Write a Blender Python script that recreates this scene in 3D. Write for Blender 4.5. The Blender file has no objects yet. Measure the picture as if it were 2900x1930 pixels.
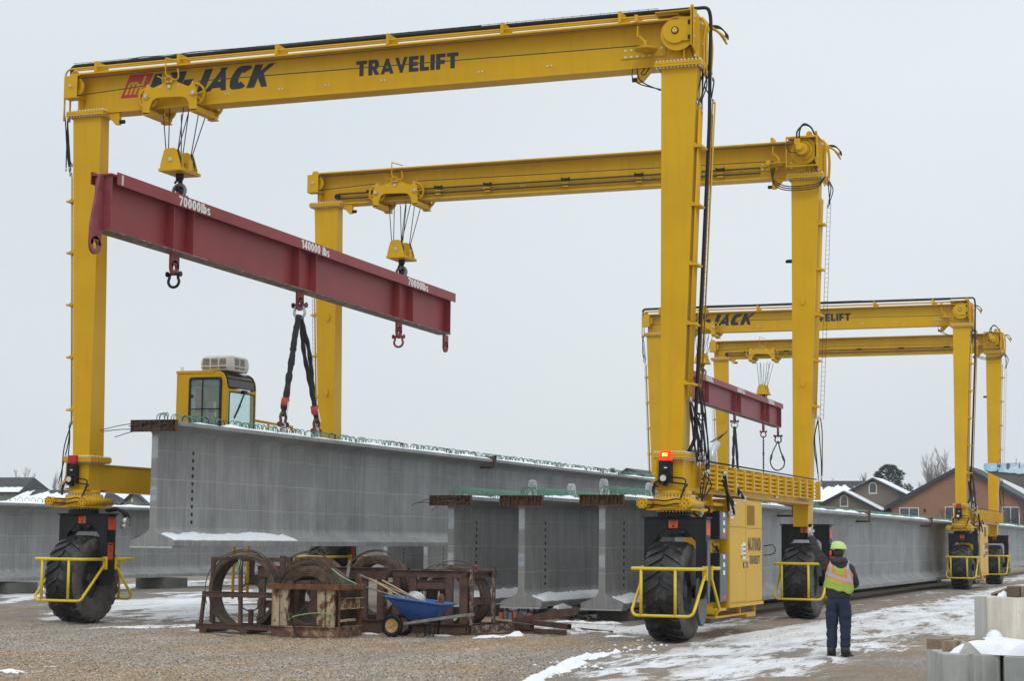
import bpy, math, random
import numpy as np
from mathutils import Vector, Matrix, noise as mnoise
random.seed(7); rng = np.random.default_rng(7)
sc = bpy.context.scene
COL = bpy.data.collections.new('yard')   # linked to the scene at the very end, so that building stays quick
TMP = sc.collection
# ------------------------------------------------------------------ camera
YAW, PITCH, ROLL, CAMZ = .3657, .1072, .0108, 1.877
def cam_basis():
    cy, sy = math.cos(YAW), math.sin(YAW)
    f = Vector((-sy*math.cos(PITCH), cy*math.cos(PITCH), math.sin(PITCH)))
    r = Vector((cy, sy, 0)); u = r.cross(f)
    c, s = math.cos(ROLL), math.sin(ROLL)
    return f, r*c+u*s, u*c-r*s
cam = bpy.data.cameras.new('camera'); camo = bpy.data.objects.new('camera', cam); COL.objects.link(camo)
f_, r_, u_ = cam_basis()
camo.matrix_world = Matrix(((r_.x, u_.x, -f_.x, 0), (r_.y, u_.y, -f_.y, 0), (r_.z, u_.z, -f_.z, CAMZ), (0, 0, 0, 1)))
cam.sensor_width = 36; cam.lens = 5254.29/2900*36; cam.clip_start = .5; cam.clip_end = 5000
sc.camera = camo
# ------------------------------------------------------------------ overcast sky + weak soft sun
SUN_EL, SUN_AZ = math.radians(48), math.radians(215)
world = bpy.data.worlds.new('World'); sc.world = world; world.use_nodes = True
wn, wl = world.node_tree.nodes, world.node_tree.links; wn.clear()
wo = wn.new('ShaderNodeOutputWorld'); bg = wn.new('ShaderNodeBackground')
sky = wn.new('ShaderNodeTexSky'); sky.sky_type = 'NISHITA'; sky.sun_disc = False
sky.sun_elevation = SUN_EL; sky.sun_rotation = SUN_AZ; sky.air_density = 1.2; sky.dust_density = 4; sky.ozone_density = 1
tc = wn.new('ShaderNodeTexCoord')
nz = wn.new('ShaderNodeTexNoise'); nz.inputs['Scale'].default_value = 1.3; nz.inputs['Detail'].default_value = 3
mp = wn.new('ShaderNodeMapping'); mp.inputs['Scale'].default_value = (1, 1, 2.5)
rp = wn.new('ShaderNodeValToRGB')
rp.color_ramp.elements[0].position = .3; rp.color_ramp.elements[0].color = (6.7, 7.35, 7.85, 1)
rp.color_ramp.elements[1].position = .7; rp.color_ramp.elements[1].color = (8.0, 8.5, 8.85, 1)
mx = wn.new('ShaderNodeMix'); mx.data_type = 'RGBA'; mx.inputs[0].default_value = .94
wl.new(tc.outputs['Generated'], mp.inputs[0]); wl.new(mp.outputs[0], nz.inputs['Vector']); wl.new(nz.outputs[0], rp.inputs[0])
wl.new(sky.outputs[0], mx.inputs[6]); wl.new(rp.outputs[0], mx.inputs[7]); sxyz = wn.new('ShaderNodeSeparateXYZ'); wl.new(tc.outputs['Generated'], sxyz.inputs[0])
zc = wn.new('ShaderNodeMath'); zc.operation = 'MAXIMUM'; wl.new(sxyz.outputs[2], zc.inputs[0]); zc.inputs[1].default_value = 0
z2 = wn.new('ShaderNodeMath'); z2.operation = 'MULTIPLY'; wl.new(zc.outputs[0], z2.inputs[0]); wl.new(zc.outputs[0], z2.inputs[1])
zb = wn.new('ShaderNodeMath'); zb.operation = 'MULTIPLY_ADD'; wl.new(z2.outputs[0], zb.inputs[0]); zb.inputs[1].default_value = .75; zb.inputs[2].default_value = 1.0   # overcast: brighter overhead
vm = wn.new('ShaderNodeVectorMath'); vm.operation = 'SCALE'; wl.new(mx.outputs[2], vm.inputs[0]); wl.new(zb.outputs[0], vm.inputs['Scale']); wl.new(vm.outputs[0], bg.inputs[0])
bg.inputs[1].default_value = .1; wl.new(bg.outputs[0], wo.inputs[0])
sl = bpy.data.lights.new('sun', 'SUN'); so = bpy.data.objects.new('sun', sl); COL.objects.link(so)
sl.energy = .75; sl.angle = math.radians(18); sl.color = (1, .97, .93)
so.rotation_euler = (math.radians(42), 0, math.radians(25))
sc.view_settings.view_transform = 'Standard'; sc.view_settings.look = 'None'
sc.view_settings.exposure = .03; sc.view_settings.gamma = 1; sc.view_settings.use_curve_mapping = False
# ------------------------------------------------------------------ object helpers
def wpos(o):
    p = Vector(o.location)
    while o.parent: o = o.parent; p += Vector(o.location)
    return p
def tag(o, label=None, cat=None, group=None, kind=None):
    if label: o['label'] = label
    if cat: o['category'] = cat
    if group: o['group'] = group
    if kind: o['kind'] = kind
    return o
def thing(name, label, cat, loc, group=None):
    o = bpy.data.objects.new(name, None); COL.objects.link(o); o.location = loc
    o.empty_display_size = .2
    return tag(o, label, cat, group)
class MB:
    def __init__(s): s.v = []; s.f = []; s.sm = []; s.mi = []; s.m = 0
    def add(s, vs, fs, smooth=False):
        b = len(s.v); s.v += [tuple(p) for p in vs]
        for f in fs: s.f.append([b+i for i in f]); s.sm.append(smooth); s.mi.append(s.m)
        return s
    def hexa(s, p):
        return s.add(p, [(0, 3, 2, 1), (4, 5, 6, 7), (0, 1, 5, 4), (1, 2, 6, 5), (2, 3, 7, 6), (3, 0, 4, 7)])
    def box(s, x0, x1, y0, y1, z0, z1):
        return s.hexa([(x0, y0, z0), (x1, y0, z0), (x1, y1, z0), (x0, y1, z0), (x0, y0, z1), (x1, y0, z1), (x1, y1, z1), (x0, y1, z1)])
    def bar(s, a, b, w, h, up=(0, 0, 1)):
        a, b = Vector(a), Vector(b); d = (b-a).normalized(); u = Vector(up)
        r = d.cross(u)
        if r.length < 1e-4: r = d.cross(Vector((1, 0, 0)))
        r.normalize(); u = r.cross(d); r *= w/2; u *= h/2
        return s.hexa([a-r-u, b-r-u, b+r-u, a+r-u, a-r+u, b-r+u, b+r+u, a+r+u])
    def prism(s, poly, ax, a, b):
        # poly in the plane across axis ax: 'x' -> (y,z), 'y' -> (x,z), 'z' -> (x,y)
        def P(p, t):
            return {'x': (t, p[0], p[1]), 'y': (p[0], t, p[1]), 'z': (p[0], p[1], t)}[ax]
        n = len(poly); ar = sum(poly[i][0]*poly[(i+1) % n][1]-poly[(i+1) % n][0]*poly[i][1] for i in range(n))
        if (ar < 0) ^ (ax == 'y'): poly = poly[::-1]
        vs = [P(p, a) for p in poly]+[P(p, b) for p in poly]
        if b < a: vs = vs[n:]+vs[:n]
        return s.add(vs, [list(range(n))[::-1], [n+i for i in range(n)]]+[(i, (i+1) % n, n+(i+1) % n, n+i) for i in range(n)])
    def cyl(s, p0, p1, r, n=12, r1=None, caps=True):
        p0, p1 = Vector(p0), Vector(p1); r1 = r if r1 is None else r1
        d = (p1-p0).normalized(); a = d.orthogonal().normalized(); b = d.cross(a)
        vs = []
        for c, q in ((p0, r), (p1, r1)):
            for i in range(n):
                t = 2*math.pi*i/n; vs.append(c+(a*math.cos(t)+b*math.sin(t))*q)
        base = len(s.v)
        s.add(vs, [(i, (i+1) % n, n+(i+1) % n, n+i) for i in range(n)], True)
        if caps:
            s.f += [[base+i for i in range(n)][::-1], [base+n+i for i in range(n)]]; s.sm += [False]*2; s.mi += [s.m]*2
        return s
    def tube(s, pts, r, n=6, closed=False, rs=None):
        pts = [Vector(p) for p in pts]
        if 3 <= len(pts) <= 10 and n >= 5 and not rs and not closed:
            q = []; mm = len(pts); T = []          # bend smoothly through the points
            for i in range(mm):
                if i in (0, mm-1): T.append((pts[min(i+1, mm-1)]-pts[max(i-1, 0)])*.8); continue
                l = min((pts[i]-pts[i-1]).length, (pts[i+1]-pts[i]).length); T.append((pts[i+1]-pts[i-1]).normalized()*l)
            for i in range(mm-1):
                b, c = pts[i], pts[i+1]; l = (c-b).length; mb_ = T[i] if T[i].length < l else T[i].normalized()*l; mc = T[i+1] if T[i+1].length < l else T[i+1].normalized()*l
                for t in (0, .25, .5, .75): q.append(b*(2*t**3-3*t*t+1)+mb_*(t**3-2*t*t+t)+c*(3*t*t-2*t**3)+mc*(t**3-t*t))
            pts = q+[pts[-1]]
        m = len(pts); vs = []; prev = None
        for k, p in enumerate(pts):
            if closed: d = pts[(k+1) % m]-pts[k-1]
            else: d = pts[min(k+1, m-1)]-pts[max(k-1, 0)]
            d.normalize()
            if prev is None: a = d.orthogonal().normalized()
            else:
                a = prev-d*prev.dot(d)
                a = a.normalized() if a.length > 1e-5 else d.orthogonal().normalized()
            prev = a; b = d.cross(a); q = rs[k] if rs else r
            for i in range(n):
                t = 2*math.pi*i/n; vs.append(p+(a*math.cos(t)+b*math.sin(t))*q)
        fs = []
        for k in range(m if closed else m-1):
            for i in range(n):
                k2 = (k+1) % m; fs.append((k*n+i, k*n+(i+1) % n, k2*n+(i+1) % n, k2*n+i))
        base = len(s.v); s.add(vs, fs, True)
        if not closed:
            s.f += [[base+i for i in range(n)][::-1], [base+(m-1)*n+i for i in range(n)]]; s.sm += [False]*2; s.mi += [s.m]*2
        return s
    def lathe(s, prof, c, ax, n=24, closed=False, a0=0, a1=2*math.pi):
        # prof: list of (radius, offset along axis)
        d = Vector(ax).normalized(); a = Vector((0, 0, 1)) if abs(d.z) < .9 else Vector((1, 0, 0)); b = d.cross(a); c = Vector(c)
        full = abs(a1-a0-2*math.pi) < 1e-6; nn = n if full else n+1; vs = []
        for i in range(nn):
            t = a0+(a1-a0)*i/n
            for r, o in prof: vs.append(c+d*o+(a*math.cos(t)+b*math.sin(t))*r)
        m = len(prof); fs = []
        for i in range(n):
            j = (i+1) % nn
            for k in range(m if closed else m-1):
                k2 = (k+1) % m; fs.append((i*m+k, j*m+k, j*m+k2, i*m+k2))
        return s.add(vs, fs, True)
    def torus(s, c, ax, R, r, n=24, m=8, a0=0, a1=2*math.pi):
        return s.lathe([(R+r*math.cos(2*math.pi*k/m), r*math.sin(2*math.pi*k/m)) for k in range(m)], c, ax, n, True, a0, a1)
    def ell(s, c, rx, ry, rz, n=10, m=7, jit=0):
        vs = []; fs = []; c = Vector(c)
        for j in range(m+1):
            ph = math.pi*j/m
            for i in range(n):
                t = 2*math.pi*i/n; q = 1+random.uniform(-jit, jit)
                vs.append((c.x+rx*q*math.sin(ph)*math.cos(t), c.y+ry*q*math.sin(ph)*math.sin(t), c.z+rz*q*math.cos(ph)))
        for j in range(m):
            for i in range(n): fs.append((j*n+i, (j+1)*n+i, (j+1)*n+(i+1) % n, j*n+(i+1) % n))
        return s.add(vs, fs, True)
def mesh_from(mb, name, mats, org=(0, 0, 0)):
    me = bpy.data.meshes.new(name); ox, oy, oz = org
    me.from_pydata([(x-ox, y-oy, z-oz) for x, y, z in mb.v], [], mb.f)
    for m in (mats if isinstance(mats, (list, tuple)) else [mats]): me.materials.append(m)
    me.polygons.foreach_set('use_smooth', mb.sm)
    if any(mb.mi): me.polygons.foreach_set('material_index', mb.mi)
    me.update()
    return me
def obj(name, mb, mat, parent=None, bevel=0, loc=None, **kw):
    """one mesh object; builder vertices are in world coordinates"""
    parent = lift(parent)
    org = wpos(parent) if parent else Vector((0, 0, 0))
    L = Vector(loc) if loc is not None else None
    if L is None: me = mesh_from(mb, name, mat, org)
    else: me = mesh_from(mb, name, mat, L)
    o = bpy.data.objects.new(name, me); COL.objects.link(o); o.parent = parent
    if L is not None: o.location = L-org
    if bevel:
        bv = o.modifiers.new('bevel', 'BEVEL'); bv.width = bevel; bv.segments = 2; bv.limit_method = 'ANGLE'; bv.angle_limit = math.radians(40)
    if name in STUFFN: o['kind'] = 'stuff'
    return tag(o, **kw)
STUFFN = {'bolts', 'flange_bolts', 'decal_print', 'cable_tray', 'cable_ladder', 'mesh_panel', 'vent_grille', 'logo', 'tear', 'loose_wire', 'hose_fitting'}
def rep(name, me, parent, locs, rots=None):
    """alike pieces sharing one mesh (mesh modelled round its own origin), locs in world coordinates"""
    org = wpos(parent) if parent else Vector((0, 0, 0)); out = []
    for i, l in enumerate(locs):
        o = bpy.data.objects.new(name, me); COL.objects.link(o); o.parent = parent; o.location = Vector(l)-org
        if rots: o.rotation_euler = rots[i]
        out.append(o)
    return out
def lift(p):
    # never more than thing > part > sub-part
    d = 0; q = p
    while q is not None and q.parent: d += 1; q = q.parent
    return p.parent if d >= 2 else p
def kids(o): return [c for c in bpy.data.objects if c.parent == o]
def copy_tree(o, off, parent=None, cm=None):
    if cm is None:
        cm = {}
        for c in bpy.data.objects:
            if c.parent: cm.setdefault(c.parent.name, []).append(c)
    c = o.copy(); COL.objects.link(c); c.parent = parent
    if parent is None: c.location = Vector(o.location)+Vector(off)
    for ch in cm.get(o.name, []): copy_tree(ch, off, c, cm)
    return c
# heavy signwriter's letters built from flat pieces (x in 0..w, y in 0..1)
def _arc(cx, cy, rx, ry, t, a0, a1, n=12):
    P = []
    for k in range(n):
        p, q = math.radians(a0+(a1-a0)*k/n), math.radians(a0+(a1-a0)*(k+1)/n)
        P.append([(cx+rx*math.cos(p), cy+ry*math.sin(p)), (cx+rx*math.cos(q), cy+ry*math.sin(q)), (cx+(rx-t)*math.cos(q), cy+(ry-t*.8)*math.sin(q)), (cx+(rx-t)*math.cos(p), cy+(ry-t*.8)*math.sin(p))])
    return P
def _r(x0, y0, x1, y1): return [(x0, y0), (x1, y0), (x1, y1), (x0, y1)]
W_ = .25
GLY = {
 ' ': (.3, []), '-': (.34, [_r(0, .36, .34, .58)]), 'I': (W_, [_r(0, 0, W_, 1)]), 'l': (.2, [_r(0, 0, .2, 1)]),
 'T': (.78, [_r(0, .78, .78, 1), _r(.26, 0, .52, .78)]), 'E': (.66, [_r(0, 0, W_, 1), _r(W_, .78, .66, 1), _r(W_, .39, .6, .6), _r(W_, 0, .66, .22)]),
 'F': (.64, [_r(0, 0, W_, 1), _r(W_, .78, .64, 1), _r(W_, .36, .58, .58)]), 'L': (.62, [_r(0, 0, W_, 1), _r(W_, 0, .62, .22)]),
 'H': (.76, [_r(0, 0, W_, 1), _r(.51, 0, .76, 1), _r(W_, .39, .51, .61)]),
 'A': (.92, [[(0, 0), (.27, 0), (.58, 1), (.32, 1)], [(.92, 0), (.65, 0), (.36, 1), (.60, 1)], _r(.24, .17, .70, .37)]),
 'V': (.88, [[(.32, 0), (.56, 0), (.27, 1), (0, 1)], [(.56, 0), (.34, 0), (.61, 1), (.88, 1)]]),
 'K': (.86, [_r(0, 0, W_, 1), [(W_, .32), (W_, .62), (.55, 1), (.85, 1)], [(.32, .45), (.52, .66), (.88, 0), (.58, 0)]]),
 'M': (1.06, [_r(0, 0, .24, 1), _r(.82, 0, 1.06, 1), [(.24, 1), (.24, .55), (.46, 0), (.53, .42)], [(.82, 1), (.53, .42), (.60, 0), (.82, .55)], [(.46, 0), (.60, 0), (.53, .43), (.50, .43)]]),
 'J': (.62, [_r(.37, .3, .62, 1)]+_arc(.31, .3, .31, .31, .25, 180, 360)), 'C': (.80, _arc(.42, .5, .42, .51, .25, 42, 318, 16)),
 'R': (.78, [_r(0, 0, W_, 1), _r(W_, .78, .45, 1), _r(W_, .36, .45, .56), [(.30, .40), (.52, .46), (.80, 0), (.52, 0)]]+_arc(.43, .68, .32, .32, .24, -90, 90, 8)),
 'D': (.78, [_r(0, 0, W_, 1), _r(W_, .79, .38, 1), _r(W_, 0, .38, .21)]+_arc(.36, .5, .42, .50, .25, -90, 90, 10)),
 '0': (.60, _arc(.30, .5, .30, .5, .20, 0, 360, 20)), '1': (.42, [_r(.20, 0, .42, 1), [(0, .72), (.20, .84), (.20, 1), (0, .88)]]),
 '4': (.66, [_r(.36, 0, .57, 1), _r(0, .2, .36, .38), _r(.57, .2, .66, .38), [(0, .38), (.2, .38), (.40, .84), (.36, 1)]]), '7': (.58, [_r(0, .80, .58, 1), [(.10, 0), (.33, 0), (.58, .8), (.36, .8)]]), '2': (.58, [_r(0, 0, .58, .19), [(0, .19), (.24, .19), (.57, .56), (.40, .62)]]+_arc(.29, .71, .29, .29, .19, -30, 190, 10)),
 'b': (.58, [_r(0, 0, .2, 1)]+_arc(.30, .36, .28, .37, .19, 0, 360, 16)), 's': (.50, _arc(.25, .52, .24, .20, .16, 20, 270, 10)+_arc(.25, .19, .25, .20, .16, 90, -160, 10)),
}
def sign_obj(body, u0, u1, v0, v1, org, ux, uy, mat, parent, shear=0, name='lettering', gap=.13, bold=0):
    parent = lift(parent); x = 0; mb = MB(); P = []; ux, uy = Vector(ux), Vector(uy); nrm = ux.cross(uy).normalized(); k = 0
    for ch in body:
        w, pcs = GLY[ch]
        for pc in pcs:
            cx_ = sum(a for a, b in pc)/4; cy_ = sum(b for a, b in pc)/4
            P.append([(x+a+(bold if a > cx_ else -bold), min(1, max(0, b+(bold*.6 if b > cy_ else -bold*.6)))) for a, b in pc])
        x += w+gap
    x -= gap; sx = (u1-u0-shear*(v1-v0))/x; sy = v1-v0; O = Vector(org)
    for pc in P:
        k += 1; q = [O+ux*(u0+a*sx+shear*b*sy)+uy*(v0+b*sy)+nrm*(.0004*(k % 7)) for a, b in pc]
        ar = sum(pc[i][0]*pc[(i+1) % 4][1]-pc[(i+1) % 4][0]*pc[i][1] for i in range(4)); mb.add(q if ar > 0 else q[::-1], [(0, 1, 2, 3)])
    return obj(name, mb, mat, parent)
def text_obj(body, u0, u1, v0, v1, org, ux, uy, mat, parent, shear=0, bold=0, name='lettering', space=1.0):
    parent = lift(parent)
    """flat lettering fitted into the rectangle u0..u1, v0..v1 spanned by ux (reading direction) and uy (up) from org"""
    cu = bpy.data.curves.new('lettering', 'FONT'); cu.body = body; cu.size = 1; cu.offset = bold; cu.shear = shear; cu.space_character = space
    cu.resolution_u = 3
    to = bpy.data.objects.new('tmp', cu); TMP.objects.link(to)
    dg = bpy.context.evaluated_depsgraph_get()
    me = bpy.data.meshes.new_from_object(to.evaluated_get(dg)); bpy.data.objects.remove(to)
    co = np.array([v.co[:] for v in me.vertices]); mn = co.min(0); mxx = co.max(0)
    ux, uy = Vector(ux), Vector(uy); O = Vector(org)-(wpos(parent) if parent else Vector((0, 0, 0)))
    for v in me.vertices:
        a = u0+(v.co.x-mn[0])/(mxx[0]-mn[0])*(u1-u0); b = v0+(v.co.y-mn[1])/(mxx[1]-mn[1])*(v1-v0)
        v.co = O+ux*a+uy*b
    me.materials.clear(); me.materials.append(mat)
    o = bpy.data.objects.new(name, me); COL.objects.link(o); o.parent = parent
    return o
# ------------------------------------------------------------------ materials
def nmat(name):
    m = bpy.data.materials.new(name); m.use_nodes = True; nt = m.node_tree
    return m, nt, nt.nodes['Principled BSDF']
def N(nt, t, **kw):
    n = nt.nodes.new(t)
    for k, v in kw.items():
        if k in n.inputs: n.inputs[k].default_value = v
        else: setattr(n, k, v)
    return n
def coords(nt, scale=(1, 1, 1)):
    t = nt.nodes.new('ShaderNodeTexCoord'); m = nt.nodes.new('ShaderNodeMapping'); m.inputs['Scale'].default_value = scale
    nt.links.new(t.outputs['Object'], m.inputs[0]); return m.outputs[0]
def noise(nt, sc_, vec, detail=5, rough=.6, dist=0):
    n = N(nt, 'ShaderNodeTexNoise', Scale=sc_, Detail=detail, Roughness=rough, Distortion=dist); nt.links.new(vec, n.inputs['Vector']); return n.outputs[0]
def ramp(nt, fac, stops):
    r = nt.nodes.new('ShaderNodeValToRGB'); e = r.color_ramp.elements
    while len(e) < len(stops): e.new(.5)
    for k, (p, c) in enumerate(stops):
        e[k].position = p; e[k].color = (c, c, c, 1) if isinstance(c, (int, float)) else (*c, 1)
    nt.links.new(fac, r.inputs[0]); return r.outputs[0]
def mix(nt, fac, a, b, mode='MIX'):
    m = nt.nodes.new('ShaderNodeMix'); m.data_type = 'RGBA'; m.blend_type = mode
    for i, x in ((0, fac), (6, a), (7, b)):
        if hasattr(x, 'links') or hasattr(x, 'is_linked'): nt.links.new(x, m.inputs[i])
        elif isinstance(x, (int, float)): m.inputs[i].default_value = x if i == 0 else (x, x, x, 1)
        else: m.inputs[i].default_value = (*x, 1)
    return m.outputs[2]
def bump(nt, bsdf, h, strength=.3, dist=.01):
    b = N(nt, 'ShaderNodeBump', Strength=strength, Distance=dist); nt.links.new(h, b.inputs['Height']); nt.links.new(b.outputs[0], bsdf.inputs['Normal'])
def simple(name, col, rough=.5, metal=0, var=.12, vscale=3, streak=None, coat=0, bumps=0, bscale=60, second=None, sthr=(.55, .65), sscale=4, spec=.5):
    m, nt, b = nmat(name); v = coords(nt)
    n1 = noise(nt, vscale, v)
    d = tuple(max(0, c*(1-var*2)) for c in col); l = tuple(min(1, c*(1+var)) for c in col)
    c = ramp(nt, n1, [(.3, d), (.7, l)])
    if second:
        n2 = noise(nt, sscale, v, 8, .7)
        c = mix(nt, ramp(nt, n2, [(sthr[0], 0.), (sthr[1], 1.)]), c, second)
    if streak:
        n3 = noise(nt, 1, coords(nt, (9, 9, .5)), 4)
        c = mix(nt, ramp(nt, n3, [(.5, 0.), (.85, streak[1])]), c, streak[0])
    nt.links.new(c, b.inputs['Base Color'])
    b.inputs['Roughness'].default_value = rough; b.inputs['Metallic'].default_value = metal; b.inputs['Coat Weight'].default_value = coat
    b.inputs['Coat Roughness'].default_value = .15; b.inputs['Specular IOR Level'].default_value = spec
    if bumps: bump(nt, b, noise(nt, bscale, v, 6), bumps, .01)
    return m
YEL = simple('yellow_paint', (.63, .36, .005), .42, 0, .05, .9, streak=((.42, .24, .015), .4), spec=.22, second=(.42, .23, .02), sthr=(.66, .76), sscale=5)
YEL2 = simple('bright_yellow_rail', (.72, .52, .015), .4, 0, .05, 3, second=(.42, .36, .22), sthr=(.66, .74), sscale=7)
BLK = simple('black_paint', (.006, .007, .010), .5, 0, .3, 4, streak=((.035, .035, .035), .5), spec=.3)
HOSE = simple('black_hose', (.010, .010, .011), .5, spec=.35)
CABLE = simple('steel_rope', (.05, .048, .045), .6, .2)
GALV = simple('galvanised_steel', (.52, .54, .56), .35, .6)
BOLT = simple('zinc_bolt', (.72, .74, .77), .3, .5)
REDP = simple('red_oxide_paint', (.27, .030, .033), .5, 0, .10, 1.1, streak=((.17, .045, .04), .5), second=(.27, .07, .065), sthr=(.6, .8), sscale=1.6)
REDU = simple('rusty_underside', (.15, .10, .085), .7, 0, .2, 3, second=(.30, .25, .22), sthr=(.5, .6), sscale=6)
PINK = simple('worn_pink_red', (.26, .045, .06), .5, 0, .2, 5)
RUST = simple('dark_rust', (.092, .050, .039), .8, 0, .25, 4, second=(.17, .075, .04), sthr=(.5, .75), sscale=9, bumps=.3)
RUSTO = simple('orange_rust', (.17, .07, .022), .85, 0, .3, 6, second=(.05, .03, .025), sthr=(.5, .62), sscale=14, bumps=.4)
CREAM = simple('peeling_cream_paint', (.46, .38, .25), .7, 0, .12, 3, second=(.12, .04, .018), sthr=(.50, .56), sscale=5, streak=((.20, .07, .025), 1.))
SCALY = simple('scaly_rust', (.10, .055, .04), .85, 0, .25, 4, second=(.30, .27, .22), sthr=(.5, .58), sscale=9)
LEDGE = simple('rusty_cream_rail', (.16, .075, .05), .8, 0, .25, 4, second=(.36, .29, .18), sthr=(.52, .60), sscale=5)
COIL = simple('rusty_strand', (.085, .055, .036), .75, .1, .3, 9, second=(.20, .09, .035), sthr=(.55, .7), sscale=5)
WOOD = simple('weathered_timber', (.30, .22, .15), .85, 0, .2, 8, streak=((.14, .10, .07), .8))
WOODG = simple('grey_timber', (.26, .24, .22), .85, 0, .2, 8, streak=((.12, .11, .10), .8))
HANDLE = simple('tool_handle', (.50, .33, .15), .6, 0, .15, 8)
BLUEP = simple('blue_plastic', (.022, .10, .36), .45, 0, .08, 4, second=(.06, .15, .38), sthr=(.62, .75), sscale=9)
TAN = simple('tan_plastic', (.42, .27, .12), .55, 0, .1, 6)
TREAD = simple('tyre_rubber', (.010, .010, .012), .45, 0, .3, 5, second=(.115, .105, .095), sthr=(.54, .72), sscale=3.8, bumps=.3, bscale=30)
SIDEW = simple('dusty_sidewall', (.070, .064, .057), .8, 0, .3, 5, second=(.14, .125, .108), sthr=(.42, .68), sscale=3, bumps=.3, bscale=25)
RIM = simple('black_rim', (.055, .050, .046), .6, 0, .3, 5, second=(.10, .09, .08), sthr=(.5, .7), sscale=4)
GREEN = simple('green_epoxy', (.11, .27, .19), .55, 0, .15, 9)
DARKR = simple('bare_rebar', (.045, .035, .03), .8)
WHITE = simple('white_paint', (.78, .78, .76), .5, 0, .06, 4)
OFFW = simple('offwhite_plastic', (.62, .58, .50), .5, 0, .05, 3)
INK = simple('black_lettering', (.012, .014, .022), .45)
INKR = simple('red_logo', (.42, .025, .03), .45)
ORG = simple('orange_decal', (.62, .085, .015), .5, 0, .08, 20)
GREYP = simple('grey_enclosure', (.085, .09, .10), .45)
STRAP = simple('frosted_strand_loop', (.55, .58, .60), .5, .3, .2, 20)
SLING = simple('black_sling', (.018, .018, .019), .8, 0, .3, 9, second=(.14, .13, .12), sthr=(.64, .72), sscale=7, bumps=.6, bscale=14)
ICE = simple('pale_blue_sheet', (.38, .60, .72), .4, 0, .12, 4, second=(.62, .72, .76), sthr=(.5, .6), sscale=6)
DGREY = simple('dark_grey_concrete', (.13, .125, .12), .85, 0, .15, 4)
PURPLE = simple('purple_pin', (.10, .03, .11), .5)
def concrete(name, base, spots=.5, lines=True):
    m, nt, b = nmat(name); v = coords(nt)
    c = ramp(nt, noise(nt, .9, v, 8, .65), [(.34, tuple(x*.66 for x in base)), (.66, tuple(x*1.24 for x in base))])
    st = noise(nt, 1, coords(nt, (5, 7, .35)), 6, .65)
    c = mix(nt, ramp(nt, st, [(.40, 0.), (.66, .8 if lines else .35)]), c, tuple(x*.58 for x in base))
    st2 = noise(nt, 1, coords(nt, (14, 22, .5)), 6, .7)
    c = mix(nt, ramp(nt, st2, [(.50, 0.), (.72, .6)]), c, tuple(min(1, x*1.45) for x in base))
    pan = noise(nt, 1, coords(nt, (0, .45, .12)), 3, .5); c = mix(nt, ramp(nt, pan, [(.42, 0.), (.6, .35)]), c, tuple(min(1, x*1.22) for x in base))
    drip = noise(nt, 1, coords(nt, (3, 2.2, .28)), 7, .75); c = mix(nt, ramp(nt, drip, [(.60, 0.), (.74, .6)]), c, tuple(min(1, x*1.55) for x in base))
    vo = N(nt, 'ShaderNodeTexVoronoi', Scale=7); nt.links.new(v, vo.inputs['Vector']); c = mix(nt, ramp(nt, vo.outputs['Distance'], [(.035, .8), (.07, 0.)]), c, tuple(x*.3 for x in base))
    n9 = noise(nt, 18, v, 6, .7)
    c = mix(nt, ramp(nt, n9, [(.62, 0.), (.75, .35)]), c, tuple(x*.55 for x in base))
    if lines:
        # pour lines: thin pale wavy level marks
        tcn = nt.nodes.new('ShaderNodeTexCoord'); sp = nt.nodes.new('ShaderNodeSeparateXYZ'); nt.links.new(tcn.outputs['Object'], sp.inputs[0])
        wob = noise(nt, 1, coords(nt, (1, .7, 0)), 5, .7)
        for zz, w in ((.82, .9), (1.42, .9), (2.03, .5)):
            a = N(nt, 'ShaderNodeMath', operation='MULTIPLY_ADD'); nt.links.new(wob, a.inputs[0]); a.inputs[1].default_value = -.16; a.inputs[2].default_value = -zz+.08
            s = N(nt, 'ShaderNodeMath', operation='ADD'); nt.links.new(sp.outputs[2], s.inputs[0]); nt.links.new(a.outputs[0], s.inputs[1])
            ab = N(nt, 'ShaderNodeMath', operation='ABSOLUTE'); nt.links.new(s.outputs[0], ab.inputs[0])
            k = ramp(nt, ab.outputs[0], [(0, w*.55), (.013, 0.)])
            c = mix(nt, k, c, tuple(min(1, x*2.0) for x in base))
    nt.links.new(c, b.inputs['Base Color']); b.inputs['Roughness'].default_value = .78
    bump(nt, b, noise(nt, 25, v, 8, .7), .25, .01)
    return m
CONC = concrete('precast_concrete', (.285, .288, .286))
CONCL = concrete('old_block_concrete', (.62, .56, .48), lines=False)
CONCG = concrete('grey_block_concrete', (.40, .40, .37), lines=False)
CONCD = concrete('dark_block_concrete', (.10, .10, .09), lines=False)  # darker concrete for the blocks under the girders
PATCH = simple('light_patch', (.36, .39, .42), .8)
def snowmat():
    m, nt, b = nmat('snow'); v = coords(nt)
    c = ramp(nt, noise(nt, 6, v, 6), [(.3, (.78, .81, .85)), (.7, (.88, .90, .92))])
    nt.links.new(c, b.inputs['Base Color']); b.inputs['Roughness'].default_value = .65
    bump(nt, b, noise(nt, 22, v, 8, .7), .5, .02); return m
SNOW = snowmat()
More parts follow.
